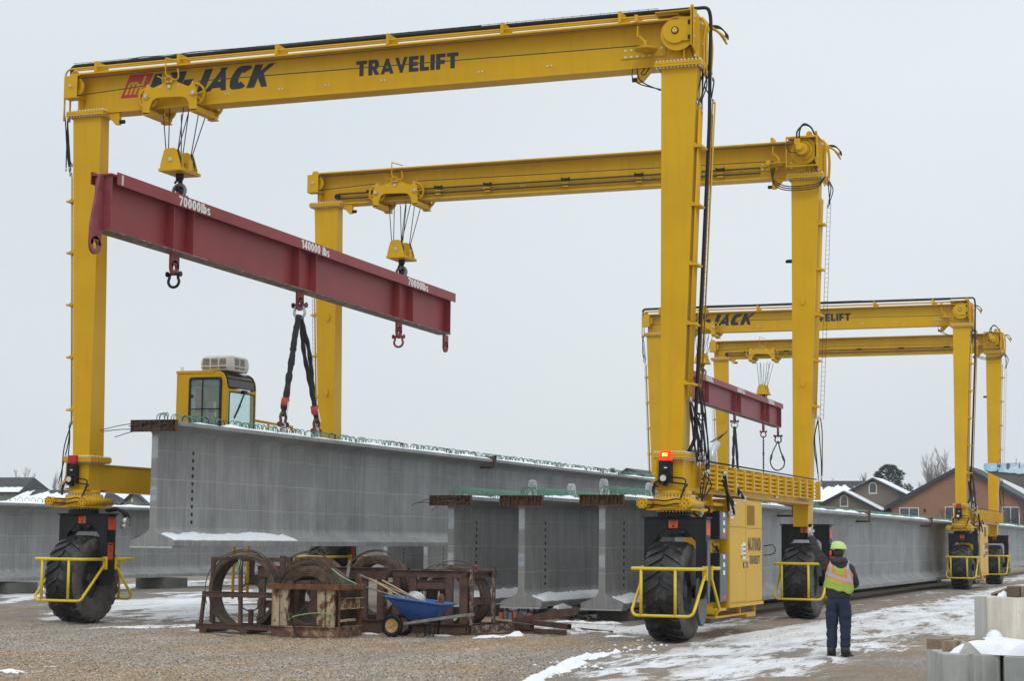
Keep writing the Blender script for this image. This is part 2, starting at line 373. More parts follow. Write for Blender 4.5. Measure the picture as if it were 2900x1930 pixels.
def glassmat(name, tint, alpha):
    m, nt, b = nmat(name); b.inputs['Base Color'].default_value = (*tint, 1); b.inputs['Roughness'].default_value = .03
    tr = nt.nodes.new('ShaderNodeBsdfTransparent'); tr.inputs[0].default_value = (*[(.84+.16*t) if alpha < .3 else .4+.6*t for t in tint], 1)
    ms = nt.nodes.new('ShaderNodeMixShader'); ms.inputs[0].default_value = alpha
    out = nt.nodes['Material Output']; nt.links.new(tr.outputs[0], ms.inputs[1]); nt.links.new(b.outputs[0], ms.inputs[2]); nt.links.new(ms.outputs[0], out.inputs[0])
    return m
GLASS = glassmat('tinted_glass', (.66, .92, .90), .13)
GLASSD = glassmat('smoked_glass', (.10, .09, .09), .6)
PANE = simple('dark_pane', (.05, .06, .07), .08, 0, .3, 2, spec=.8)
def emis(name, col, s):
    m, nt, b = nmat(name); b.inputs['Base Color'].default_value = (*col, 1); b.inputs['Emission Color'].default_value = (*col, 1); b.inputs['Emission Strength'].default_value = s
    b.inputs['Roughness'].default_value = .2; return m
LIT = emis('lit_red_beacon', (.9, .03, .008), 1.0); LITC = emis('beacon_bulb', (1, .42, .04), 3.5); UNLIT = simple('red_beacon_lens', (.42, .01, .012), .15)
# ------------------------------------------------------------------ ground
_G = {}
def vnoise(X, Y, s, seed):
    n = 256
    if seed not in _G: _G[seed] = np.random.default_rng(seed).random((n, n))
    g = _G[seed]
    x = X/s+1000.3; y = Y/s+1000.7; xi = np.floor(x).astype(int); yi = np.floor(y).astype(int)
    fx = x-xi; fy = y-yi; fx = fx*fx*(3-2*fx); fy = fy*fy*(3-2*fy)
    a = g[xi % n, yi % n]; b = g[(xi+1) % n, yi % n]; c = g[xi % n, (yi+1) % n]; d = g[(xi+1) % n, (yi+1) % n]
    return (a*(1-fx)+b*fx)*(1-fy)+(c*(1-fx)+d*fx)*fy
def fbm(X, Y, s, seed, o=4):
    t = 0; a = .5; w = 0
    for k in range(o): t = t+a*vnoise(X, Y, s, seed+k); w += a; a *= .55; s *= .5
    return t/w
def gauss(X, Y, cx, cy, rx, ry, ang=0):
    c, s = math.cos(ang), math.sin(ang); dx = X-cx; dy = Y-cy
    return np.exp(-(((dx*c+dy*s)/rx)**2+((-dx*s+dy*c)/ry)**2))
def fields(X, Y):
    bx = np.interp(Y, [10, 20, 23.6, 27.3, 32.7, 35, 38, 44, 60, 90, 160, 400], [-7.6, -8.1, -8.7, -9.5, -9.9, -10.4, -12.5, -11.6, -11.2, -11.5, -13, -20])
    sd = X-bx+(fbm(X, Y, 1.6, 5)-.5)*1.6
    road = 1/(1+np.exp(-np.clip(sd*2.2, -50, 50)))
    # dirty wheel lanes and bare mud strips on the snowy road
    lane = .42*gauss(X, Y*0, -9.85, 0, .55, 1e9)*(Y > 30)+.30*gauss(X, 0*Y, -4.8, 0, 1.0, 1e9)*(Y < 40)
    cov = road*(.76-lane-.30*(fbm(X*1.2, Y*.25, 1.5, 11)-.5)*2)
    cov -= road*.26*gauss(X, Y, -3.6, 28.5, 1.8, 3.0)+road*.25*gauss(X, Y, -5.2, 25, 1.6, 1.6)+road*.3*gauss(X, Y, -11.4, 62, .9, 16)
    # snow sheet under the stored girders
    cov += .95*gauss(X, Y, -14.2, 38.9, 3.4, 1.7, -.15)+.7*gauss(X, Y, -13.2, 36.3, 1.3, .7)
    cov += .5*gauss(X, Y, -17, 45.5, 4, 4)
    # icy tracks to the left of the racks, elongated along the travel lane
    for cx, cy, rx, ry, a, w in ((-24, 42.5, 1.4, 7, .3, .55), (-22.6, 38.5, .7, 6, .25, .48), (-27.5, 47, 1.1, 9, .3, .5), (-31, 52, 1.4, 12, .35, .6), (-29, 44, .7, 5, .5, .5), (-33, 46, .6, 6, .6, .5), (-20.2, 37.5, .6, 4, .2, .5), (-25.5, 38.5, .5, 4, .4, .5), (-34.5, 50, .4, 9, .4, .5), (-38.2, 60, 1.4, 14, .2, .72),
                                 (-26, 43, .8, 2.4, -.9, .4), (-20.9, 33.8, .28, 2.6, -.28, .85), (-19.4, 33.0, .5, .5, 0, .6), (-15.6, 21.8, 1.1, .6, .5, .72), (-15.7, 22.8, .25, .2, 0, .8), (-16.8, 23.8, .5, .2, 0, .5)):
        cov += w*gauss(X, Y, cx, cy, rx, ry, a)
    for cx, cy, rx, ry, w in ((-13.1, 34.3, .45, .35, .8), (-13.0, 33.3, .25, .18, .8), (-11.8, 30.2, .5, .25, .66), (-11.2, 35.3, .35, .35, .9), (-14.6, 33.4, .2, .2, .5), (-12.6, 30.9, .25, .2, .6), (-16.9, 31.1, .12, .1, .5), (-14.4, 29.5, .12, .1, .5)):
        cov += w*gauss(X, Y, cx, cy, rx, ry)
    cov += .25*(fbm(X, Y, 9, 21)-.5)*(Y > 36)+.30*(Y > 35)*(X < -17)*(fbm(X*1.3, Y*.35, 2.2, 77) > .5)
    mud = 1/(1+np.exp(-np.clip((Y-33.6+(fbm(X, Y, 4, 31)-.5)*5)*1.3, -50, 50)))*(X < -17.6)+.8*(sd > -1)
    mud += gauss(X, Y, -34, 50, 3, 14, .2)
    tan = fbm(X*.55, Y*1.1, 1.9, 41); wet = gauss(X, Y, -36.5, 54, 1.2, 9, .2)+.8*gauss(X, Y, -30.5, 55, 2, 5)
    return np.clip(cov, 0, 1), np.clip(mud, 0, 1), tan, np.clip(wet, 0, 1), sd
def height(X, Y, cov):
    h = (fbm(X, Y, .9, 51)-.5)*.05+(fbm(X, Y, .22, 55, 2)-.5)*.03
    h = h+.05*np.clip(cov-.45, 0, .4)*(fbm(X, Y, .5, 61, 3)+.3)
    tr = 0
    for x0, k in ((-9.8, .02), (-22.6, .06), (-24.0, .05), (-26.3, .08), (-28.4, .05), (-12.2, -.02), (-6.6, .05), (-4.2, .05)):
        d = X-x0-(Y-36)*k*.3-.25*np.sin(Y*.11+x0); tr = tr+np.exp(-(d/.26)**2)-.55*np.exp(-((np.abs(d)-.48)/.16)**2)
    h = h-.035*tr*((Y > 24) & (Y < 75))
    near = ((Y > 18) & (Y < 70) & (X > -60) & (X < 10))
    return np.where(near, h, h*.5)
def ax(segs):
    out = []
    for a, b, st in segs: out += list(np.arange(a, b, st))
    return np.array(out+[segs[-1][1]])
gx = ax([(-900, -120, 30), (-120, -44, 2), (-44, -24, .16), (-24, 1, .09), (1, 40, 1.5), (40, 600, 40)])
gy = ax([(-120, 16, 4), (16, 22, .5), (22, 46, .13), (46, 75, .3), (75, 170, 1.5), (170, 400, 12), (400, 2600, 100)])
X, Y = np.meshgrid(gx, gy, indexing='ij'); cov, mud, tan_, wet, sd = fields(X, Y); Z = height(X, Y, cov)
nx, ny = X.shape
me = bpy.data.meshes.new('ground'); me.vertices.add(nx*ny); me.vertices.foreach_set('co', np.stack([X, Y, Z], -1).astype('f').ravel())
i, j = np.meshgrid(np.arange(nx-1), np.arange(ny-1), indexing='ij'); q = np.stack([i*ny+j, (i+1)*ny+j, (i+1)*ny+j+1, i*ny+j+1], -1).reshape(-1)
me.loops.add(len(q)); me.loops.foreach_set('vertex_index', q.astype('i')); nf = len(q)//4
me.polygons.add(nf); me.polygons.foreach_set('loop_start', (np.arange(nf)*4).astype('i')); me.polygons.foreach_set('use_smooth', np.ones(nf, bool))
me.update()
for nm, arr in (('cov', cov), ('mud', mud), ('tanv', tan_), ('wet', wet)):
    at = me.attributes.new(nm, 'FLOAT', 'POINT'); at.data.foreach_set('value', arr.astype('f').ravel())
def groundmat():
    m, nt, b = nmat('gravel_yard'); v = coords(nt); L = nt.links
    A = {k: N(nt, 'ShaderNodeAttribute', attribute_name=k).outputs['Fac'] for k in ('cov', 'mud', 'tanv', 'wet')}
    vo = N(nt, 'ShaderNodeTexVoronoi', Scale=46); L.new(v, vo.inputs['Vector'])
    big = noise(nt, .8, coords(nt, (1.3, .3, 1)), 7, .72)
    sp = nt.nodes.new('ShaderNodeSeparateColor'); L.new(vo.outputs['Color'], sp.inputs[0])
    stone = ramp(nt, sp.outputs[0], [(0, (.13, .115, .10)), (.35, (.31, .26, .20)), (.65, (.44, .385, .32)), (1, (.70, .66, .60))])
    tanst = ramp(nt, sp.outputs[1], [(0, (.15, .095, .05)), (.5, (.42, .245, .10)), (1, (.62, .50, .33))])
    c = mix(nt, ramp(nt, A['tanv'], [(.42, 0.), (.60, .95)]), stone, tanst)
    edge = ramp(nt, vo.outputs['Distance'], [(.4, 0.), (.85, .6)]); c = mix(nt, edge, c, (.09, .075, .06))
    mudc = ramp(nt, noise(nt, 2.6, coords(nt, (1.5, .22, 1)), 9, .72), [(.3, (.085, .075, .066)), (.55, (.19, .168, .145)), (.8, (.30, .275, .25))])
    c = mix(nt, ramp(nt, big, [(.44, 0.), (.58, .55)]), c, (.17, .13, .095)); c = mix(nt, ramp(nt, noise(nt, 1.1, coords(nt, (1.3, .35, 1)), 8, .72), [(.56, 0.), (.70, .6)]), c, (.30, .165, .07))
    mfac = nt.nodes.new('ShaderNodeMath'); mfac.operation = 'MULTIPLY'; L.new(A['mud'], mfac.inputs[0]); mfac.inputs[1].default_value = .66
    c = mix(nt, mfac.outputs[0], c, mudc)
    c = mix(nt, A['wet'], c, (.03, .027, .025))
    n1 = noise(nt, 2.0, coords(nt, (1.25, .28, 1)), 10, .70, .5); n2 = noise(nt, 14, v, 6, .7)
    s1 = N(nt, 'ShaderNodeMapRange'); L.new(n1, s1.inputs[0]); s1.inputs[1].default_value = .33; s1.inputs[2].default_value = .67; s1.inputs[4].default_value = .62
    nn = N(nt, 'ShaderNodeMath', operation='MULTIPLY_ADD'); L.new(n2, nn.inputs[0]); nn.inputs[1].default_value = .24; L.new(s1.outputs[0], nn.inputs[2])
    ad = N(nt, 'ShaderNodeMath', operation='ADD'); L.new(A['cov'], ad.inputs[0]); L.new(nn.outputs[0], ad.inputs[1])
    sm = ramp(nt, ad.outputs[0], [(.0, 0.), (1, 1.)])
    sf = N(nt, 'ShaderNodeMapRange'); L.new(ad.outputs[0], sf.inputs[0]); sf.inputs[1].default_value = .98; sf.inputs[2].default_value = 1.12
    snowc = ramp(nt, noise(nt, 1.0, coords(nt, (1.4, .3, 1)), 9, .70), [(.30, (.30, .275, .25)), (.44, (.52, .505, .49)), (.56, (.70, .71, .73)), (.8, (.80, .82, .85))])
    specks = ramp(nt, noise(nt, 30, v, 4, .8), [(.66, 0.), (.78, .35)]); snowc = mix(nt, specks, snowc, (.30, .26, .22))
    cfac = N(nt, 'ShaderNodeMapRange'); L.new(A['cov'], cfac.inputs[0]); cfac.inputs[1].default_value = .55; cfac.inputs[2].default_value = 1.0; cfac.inputs[4].default_value = .45
    snowc = mix(nt, cfac.outputs[0], snowc, (.76, .785, .82))
    c = mix(nt, sf.outputs[0], c, snowc)
    L.new(c, b.inputs['Base Color'])
    rr = N(nt, 'ShaderNodeMapRange'); L.new(A['wet'], rr.inputs[0]); rr.inputs[3].default_value = .88; rr.inputs[4].default_value = .3; L.new(rr.outputs[0], b.inputs['Roughness'])
    hb = mix(nt, sf.outputs[0], vo.outputs['Distance'], noise(nt, 8, v, 8, .7))
    bump(nt, b, hb, .55, .02)
    return m
GROUNDM = groundmat(); me.materials.append(GROUNDM)
go = bpy.data.objects.new('ground', me); COL.objects.link(go); tag(go, kind='structure')
def gz(x, y):
    a = np.array([[float(x)]]); b = np.array([[float(y)]]); c = fields(a, b)[0]; return float(height(a, b, c)[0, 0])
# loose stones lying on the gravel (too many to count)
def scatter(n, xr, yr, smin, smax, keep, mat, name, flat=.6, rows=None):
    px = rng.uniform(*xr, n*3); py = rng.uniform(*yr, n*3); k = keep(px, py); px = px[k][:n]; py = py[k][:n]; n = len(px)
    c = fields(px, py)[0]; pz = height(px, py, c)
    s = smin+(smax-smin)*rng.random(n)**2.5
    base = np.array([(1, 0, 0), (0, 1, 0), (-1, 0, 0), (0, -1, 0), (0, 0, 1), (.5, .5, .7)], float)[:5]
    base = np.vstack([base, [(0, 0, -.6)]])
    th = rng.uniform(0, 6.28, n); ct, st_ = np.cos(th), np.sin(th)
    V = base[None]*s[:, None, None]*(1+.5*(rng.random((n, 6, 3))-.5)); V[:, :, 2] *= flat
    x = V[..., 0]*ct[:, None]-V[..., 1]*st_[:, None]; y = V[..., 0]*st_[:, None]+V[..., 1]*ct[:, None]
    P = np.stack([x+px[:, None], y+py[:, None], V[..., 2]+pz[:, None]+s[:, None]*.2], -1).reshape(-1, 3)
    F = np.array([(0, 1, 4), (1, 2, 4), (2, 3, 4), (3, 0, 4), (1, 0, 5), (2, 1, 5), (3, 2, 5), (0, 3, 5)])
    F = (F[None]+(np.arange(n)*6)[:, None, None]).reshape(-1, 3)
    me = bpy.data.meshes.new(name); me.vertices.add(len(P)); me.vertices.foreach_set('co', P.astype('f').ravel())
    me.loops.add(F.size); me.loops.foreach_set('vertex_index', F.astype('i').ravel()); me.polygons.add(len(F)); me.polygons.foreach_set('loop_start', (np.arange(len(F))*3).astype('i'))
    me.update(); at = me.attributes.new('rnd', 'FLOAT', 'POINT'); at.data.foreach_set('value', np.repeat(rng.random(n), 6).astype('f'))
    me.materials.append(mat); me.polygons.foreach_set('use_smooth', np.full(len(F), mat is SNOW)); o = bpy.data.objects.new(name, me); COL.objects.link(o); return o
def stonemat():
    m, nt, b = nmat('loose_stone'); a = N(nt, 'ShaderNodeAttribute', attribute_name='rnd').outputs['Fac']
    c = ramp(nt, a, [(0, (.11, .095, .08)), (.3, (.24, .20, .155)), (.55, (.40, .28, .16)), (.85, (.42, .38, .34)), (1, (.60, .57, .53))])
    nt.links.new(c, b.inputs['Base Color']); b.inputs['Roughness'].default_value = .85; return m
def inview(px, py, z0=0):
    fx, fy = -math.sin(YAW), math.cos(YAW); fw = px*fx+py*fy; rt = px*fy-py*fx
    return (np.abs(rt) < fw*.285) & (fw > 23)
STN = stonemat()
o = scatter(70000, (-24, -2), (20, 40), .006, .024, lambda x, y: inview(x, y) & (fields(x, y)[4] < .2) & (fields(x, y)[0] < .75) & (rng.random(len(x)) < np.clip((44-y)/22, .1, 1)**2), STN, 'loose_gravel')
tag(o, 'loose tan and grey gravel covering the yard in front of the racks', 'gravel', kind='stuff')
o = scatter(1600, (-12, 2), (20, 60), .006, .022, lambda x, y: inview(x, y) & (fields(x, y)[4] > .2), STN, 'road_stones'); tag(o, 'scattered stones and dirt crumbs on the snowy track', 'gravel', kind='stuff')
def clumpmask(x, y):
    c, _, _, _, s = fields(x, y); p = np.exp(-((s-.15)/.35)**2)*(y < 34)+np.clip(c-.6, 0, 1)*.5*(s < 0); return inview(x, y) & (rng.random(len(x)) < p)
o = scatter(3200, (-24, 0), (20, 42), .012, .07, clumpmask, SNOW, 'snow_crumbs', .55); tag(o, 'crumbs and clods of snow along the edge of the snowy track', 'snow', kind='stuff')
# banks of rough ploughed snow (lumpy, with thickness)
def snowbank(name, path, w, h, label, seed=0, lump=1.0, group=None, z0=None):
    mb = MB(); r = random.Random(seed); P = [Vector((*p, 0)) for p in path]; seg = []
    for a, b in zip(P[:-1], P[1:]):
        k = max(2, int((b-a).length/.07))
        for t in range(k): seg.append(a.lerp(b, t/k))
    seg.append(P[-1]); n = len(seg); m = 12; vs = []
    for k, p in enumerate(seg):
        d = (seg[min(k+1, n-1)]-seg[max(k-1, 0)]).normalized(); s = Vector((-d.y, d.x, 0)); e = min(1, k/6, (n-1-k)/6)
        ww = w*(.55+.9*mnoise.noise(Vector((p.x*2.1, p.y*2.1, seed)))+.3)*max(.15, e); hh = h*max(.02, e)*(.75+.8*mnoise.noise(Vector((p.x*1.7, p.y*1.7, seed+9))))
        for q in range(m+1):
            t = q/m*2-1; o2 = p+s*t*ww; z = max(0, hh*(1-t*t)*(1+lump*mnoise.noise(Vector((o2.x*7, o2.y*7, seed+3)))+.5*lump*mnoise.noise(Vector((o2.x*19, o2.y*19, seed)))))
            base = gz(o2.x, o2.y)-.012 if z0 is None else z0
            vs.append((o2.x, o2.y, base+z))
    fs = [(k*(m+1)+q, (k+1)*(m+1)+q, (k+1)*(m+1)+q+1, k*(m+1)+q+1) for k in range(n-1) for q in range(m)]
    mb.add(vs, fs, True); o = obj(name, mb, SNOW, None); tag(o, label, 'snow', group); o['kind'] = 'stuff'; return o
snowbank('snow_bank', [(-8.3, 22.3), (-8.9, 24.4), (-9.1, 26.2), (-9.5, 27.8), (-9.7, 29.5), (-9.75, 31)], .20, .07, 'rough ridge of ploughed snow where the gravel meets the snowy track', 1)
snowbank('snow_bank', [(-13.5, 33.0), (-13.1, 33.7), (-12.8, 34.6)], .22, .06, 'lumpy snow clods in front of the scrap steel pile', 2)
snowbank('snow_bank', [(-11.5, 35.0), (-10.9, 35.2)], .25, .09, 'small snow heap left of the near right crane wheel', 3)
snowbank('snow_bank', [(-21.2, 32.3), (-20.6, 33.3), (-20.2, 34.5), (-19.9, 35.0)], .14, .035, 'thin bright streak of snow left of the steel racks', 4)
snowbank('snow_bank', [(-14.6, 33.2), (-14.2, 33.5), (-13.9, 33.9)], .13, .05, 'snow lumps under the blue wheelbarrow', 5)
snowbank('snow_bank', [(-12.4, 29.8), (-11.6, 30.2)], .14, .035, 'thin crust of snow on the gravel below the scrap pile', 6)
snowbank('snow_bank', [(-16.1, 21.8), (-15.1, 21.5)], .20, .03, 'patch of snow in the near left corner of the yard', 7)
snowbank('snow_bank', [(-38.5, 50), (-37.6, 58), (-36.5, 66)], .5, .09, 'long bank of snow in front of the left girder', 8)
snowbank('snow_bank', [(-15.6, 40.8), (-14.6, 40.9), (-13.4, 40.6), (-12.6, 40.7)], .16, .05, 'crumbly line of snow at the foot of the girder blocks', 9)
# ------------------------------------------------------------------ gantry crane
XL, XR, YF, YR = -22.95, -10.08, 34.36, 46.16
ZB, ZT = 3.52, 11.17
crane = thing('gantry_crane', 'large yellow four-legged gantry crane in front, its cab beside the lifted girder', 'gantry crane', (-16.5, 40.6, 0), 'yellow travelling gantry cranes')
def leg(xi, s, yf, z0=ZB, z1=ZT, w0=.42, w1=.73, d0=.57, d1=.33):
    def sec(z):
        t = (z-ZB)/(ZT-ZB); w = w0+(w1-w0)*t; d = d0+(d1-d0)*t; xo = xi+s*w; a, b = sorted((xi, xo))
        return [(a, yf, z), (b, yf, z), (b, yf+d, z), (a, yf+d, z)]
    mb = MB(); mb.hexa(sec(z0)+sec(z1)); return mb
Lg = {}
for k, xi, s, yf, z0 in (('FL', XL, -1, YF, ZB), ('FR', XR, 1, YF, ZB), ('RL', XL, -1, YR, 2.28), ('RR', XR, 1, YR, 2.28)):
    mb = leg(xi, s, yf, z0); xo = xi+s*.58
    Lg[k] = obj('leg', mb, YEL, crane, bevel=.012)
# lifting eyes welded on the leg fronts
for xi, s, yf in ((XL, -1, YR), (XR, 1, YR)):
    for z in (8.0, 5.9):
        mb = MB(); mb.prism([(.03+.06*math.cos(a)+xi+s*.25, z+.11*math.sin(a)) for a in np.linspace(0, 6.28, 13)[:-1]], 'y', yf-.05, yf+.01); obj('lifting_eye', mb, YEL, crane)
def bolts(pts, ax, r=.021, h=.03):
    mb = MB(); a = Vector(ax)
    for p in pts: mb.cyl(Vector(p)-a*h/2, Vector(p)+a*h/2, r, 6)
    return mb
def flange(x0, x1, y0, y1, z, skip=False):
    mb = MB(); mb.box(x0, x1, y0, y1, z-.05, z-.002); mb.box(x0, x1, y0, y1, z+.002, z+.05); f = obj('bolted_flange', mb, YEL, crane, bevel=.004)
    P = []
    for zz in (z+.066, z-.066):
        for x in np.linspace(x0+.04, x1-.04, 13): P += [(x, y0+.035, zz), (x, y1-.035, zz)]
        for y in np.linspace(y0+.08, y1-.08, 7): P += [(x0+.035, y, zz), (x1-.035, y, zz)]
    obj('flange_bolts', bolts(P, (0, 0, 1)), BOLT, f)
for xa, xb, yf in ((-23.79, -22.83, YF), (-10.19, -9.24, YF), (-23.79, -22.83, YR), (-10.19, -9.24, YR)):
    flange(xa, xb, yf-.11, yf+.46, ZT+.02)
for xa, xb, yf in ((-23.53, -22.83, YF), (-10.20, -9.54, YF)): flange(xa, xb, yf-.12, yf+.70, ZB+.0)
# ---- top beams
def topbeam(yf, name):
    y = yf+.14; mb = MB()
    mb.box(-23.66, -9.42, y, y+.38, 11.245, 12.06)
    mb.box(-23.70, -9.40, y-.27, y+.60, 12.06, 12.10)
    mb.box(-23.62, -9.42, y-.05, y+.43, 11.20, 11.244)
    for x in (-23.5, -9.6): mb.box(x-.01, x+.01, y-.2, y-.003, 11.25, 12.058)
    mb.prism([(-10.02, 11.25), (-9.72, 11.66), (-9.55, 11.66), (-9.44, 11.25)], 'y', y-.05, y-.003)
    b = obj(name, mb, YEL, crane, bevel=.005)
    P = [(x, y-.01, z) for x in (-18.6, -18.52, -19.9, -19.82, -16.2, -16.12, -14.0, -13.92, -12.5, -12.42, -20.9, -17.5, -17.42) for z in (11.52,)]
    P = [(x, yy, 11.42 if i % 2 else 11.42) for i, (x, yy, z) in enumerate(P)]
    obj('bolts', bolts(P, (0, 1, 0), .018, .02), BOLT, b)
    return b
FB = topbeam(YF, 'front_beam'); RB = topbeam(YR, 'rear_beam')
for yf, B in ((YF, FB), (YR, RB)):
    y = yf-.14
    # left sheave housing
    mb = MB(); mb.box(-23.84, -23.50, y-.02, y+.0, 11.56, 12.04); mb.box(-23.84, -23.82, y, y+.27, 11.56, 12.04); mb.box(-23.84, -23.42, y-.02, y+.26, 11.54, 11.558); mb.box(-23.84, -23.46, y, y+.26, 12.04, 12.055)
    mb.prism([(-23.84, 12.10), (-23.60, 12.10), (-23.66, 12.2), (-23.80, 12.2)], 'y', yf+.1, yf+.13)
    h = obj('sheave_housing', mb, YEL, B, bevel=.003)
    mb = MB(); mb.lathe([(.06, -.03), (.20, -.03), (.25, -.04), (.22, 0), (.25, .04), (.20, .03), (.06, .03)], (-23.62, y+.1, 11.8), (0, 1, 0), 24, True); mb.cyl((-23.62, y-.035, 11.8), (-23.62, y+.2, 11.8), .035, 12)
    obj('rope_sheave', mb, YEL, B)
    mb = MB(); mb.cyl((-23.67, y-.045, 11.82), (-23.67, y-.02, 11.82), .035, 10); obj('axle_pin', mb, GALV, B)
    # bumpers under the beam near each leg
    for x, s in ((-22.72, 1), (-10.45, -1)):
        mb = MB(); mb.prism([(x-.0*s, 11.2), (x+.0*s-.18*s, 11.2), (x+.06*s, 10.93), (x+.16*s, 10.93), (x+.16*s, 11.2)], 'y', yf+.12, yf+.22)
        q = obj('bumper_bracket', mb, YEL, B, bevel=.003)
        mb = MB(); mb.cyl((x+.16*s, yf+.17, 10.99), (x+.27*s, yf+.17, 10.99), .045, 12); obj('rubber_bumper', mb, BLK, q)
    # running ropes
    for za, zb_, xa, xb in ((11.98, 12.02, -23.55, -9.95),):
        mb = MB(); mb.tube([(xa, y+.02, za), (xb, y+.02, zb_)], .011, 5); obj('running_rope', mb, CABLE, B)
    mb = MB(); mb.tube([(-23.55, y+.05, 11.6), (-21.78, y+.05, 11.69)], .011, 5); mb.tube([(-20.45, y+.05, 11.69), (-10.5, y+.05, 11.61)], .011, 5); obj('running_rope', mb, CABLE, B)
    # plate with horizontal idler sheave at the right end
    mb = MB(); mb.box(-10.95, -10.02, y+.255, y+.27, 11.42, 11.62)
    mb.bar((-10.53, y+.05, 12.15), (-10.53, y+.05, 11.78), .06, .03); mb.box(-10.56, -10.50, y-.1, y+.26, 12.05, 12.2); mb.bar((-10.50, y+.05, 11.80), (-10.36, y+.05, 11.66), .06, .04); mb.bar((-10.37, y+.05, 11.7), (-10.37, y+.05, 11.48), .07, .05)
    q = obj('idler_bracket', mb, YEL, B, bevel=.003)
    mb = MB(); mb.lathe([(.05, -.02), (.20, -.015), (.23, -.02), (.21, 0), (.23, .02), (.05, .02)], (-10.35, y+.03, 11.52), (0, 0, 1), 24, True); obj('idler_sheave', mb, YEL, q)
    obj('bolts', bolts([(x, y+.25, z) for x in np.linspace(-10.85, -10.1, 7) for z in (11.45, 11.585)], (0, 1, 0), .022, .02), BOLT, q)
# ---- front beam cable tray, pipes, brackets
yy = YF+.25
mb = MB(); mb.tube([(-23.9, yy, 11.9), (-23.92, yy, 12.30), (-23.82, yy, 12.37), (-22, yy, 12.375), (-16, yy, 12.37), (-10.2, yy, 12.36)], .048, 8); obj('cable_bundle', mb, HOSE, FB)
mb = MB()
for t in (-.07, .07):
    for dz in (0, .06): mb.tube([(-23.85, yy+t, 12.36+dz), (-10.2, yy+t, 12.35+dz)], .005, 4)
for x in np.arange(-23.8, -10.2, .2): mb.tube([(x, yy-.07, 12.43), (x, yy-.07, 12.34), (x, yy+.07, 12.34), (x, yy+.07, 12.43)], .004, 3)
obj('cable_tray', mb, HOSE, FB)
mb = MB(); mb.tube([(-22.5, yy+.03, 12.42), (-22.1, yy, 12.45), (-21.5, yy+.03, 12.42), (-20.8, yy-.03, 12.44), (-19, yy, 12.42), (-16, yy+.03, 12.43), (-14, yy-.02, 12.42)], .012, 4); obj('loose_cable', mb, HOSE, FB)
for k in range(2):
    mb = MB(); y2 = YF-.08+k*.14; x0 = -23.86+.05*k
    mb.tube([(x0, y2, 11.05), (x0, y2, 12.08), (x0+.08, y2, 12.2), (x0+.25, y2, 12.22), (-9.7, y2, 12.19)], .022, 7); obj('hydraulic_pipe', mb, YEL, FB)
for x in (-23.05, -20.95, -18.55, -15.95, -13.4, -10.9):
    mb = MB(); mb.box(x-.03, x+.03, YF-.14, YF+.34, 12.102, 12.33); mb.prism([(x+.03, 12.102), (x+.22, 12.102), (x+.03, 12.30)], 'y', YF+.0, YF+.02); obj('pipe_bracket', mb, YEL, FB)
# ---- winch drums
def disc(mb, x, z, r, y0, y1, n=32): mb.cyl((x, y0, z), (x, y1, z), r, n)
y = YF-.14
mb = MB(); disc(mb, -9.72, 11.80, .35, y+.06, y+.085); disc(mb, -9.72, 11.80, .35, y+.255, y+.27); obj('drum_flange', mb, YEL, FB, bevel=.004)
mb = MB(); mb.cyl((-9.72, y+.09, 11.80), (-9.72, y+.25, 11.80), .30, 28); obj('rope_drum', mb, CABLE, FB)
mb = MB(); disc(mb, -9.76, 11.84, .25, y+.01, y+.058); mb.box(-9.72, -9.42, y+.015, y+.057, 11.63, 12.06); p = obj('drum_cover', mb, YEL, FB, bevel=.004)
mb = MB(); disc(mb, -9.76, 11.845, .075, y-.005, y+.0095, 20); obj('drum_hub', mb, BLK, p)
mb = MB(); disc(mb, -9.76, 11.845, .055, y-.02, y-.006, 20); obj('drum_hub', mb, YEL, p)
obj('bolts', bolts([(-9.76+.028*math.cos(a), y-.026, 11.845+.028*math.sin(a)) for a in (1.57, 3.66, 5.76)], (0, 1, 0), .014, .014), BOLT, p)
mb = MB(); mb.box(-9.50, -9.44, y-.006, y+.012, 11.95, 12.03); mb.box(-9.50, -9.44, y-.006, y+.012, 11.65, 11.73); obj('cover_slot', mb, BLK, p)
mb = MB(); mb.prism([(-10.2, 12.22), (-9.63, 12.24), (-9.54, 12.31), (-9.40, 12.31), (-9.40, 12.10), (-9.7, 12.10), (-10.13, 12.06)], 'y', y+.27, y+.31)
mb.box(-10.15, -9.40, y-.06, y+.27, 12.205, 12.225)
mb.prism([(-9.60, 12.3), (-9.55, 12.36), (-9.49, 12.36), (-9.44, 12.3)], 'y', y+.30, y+.34); obj('drum_canopy', mb, YEL, FB, bevel=.003)
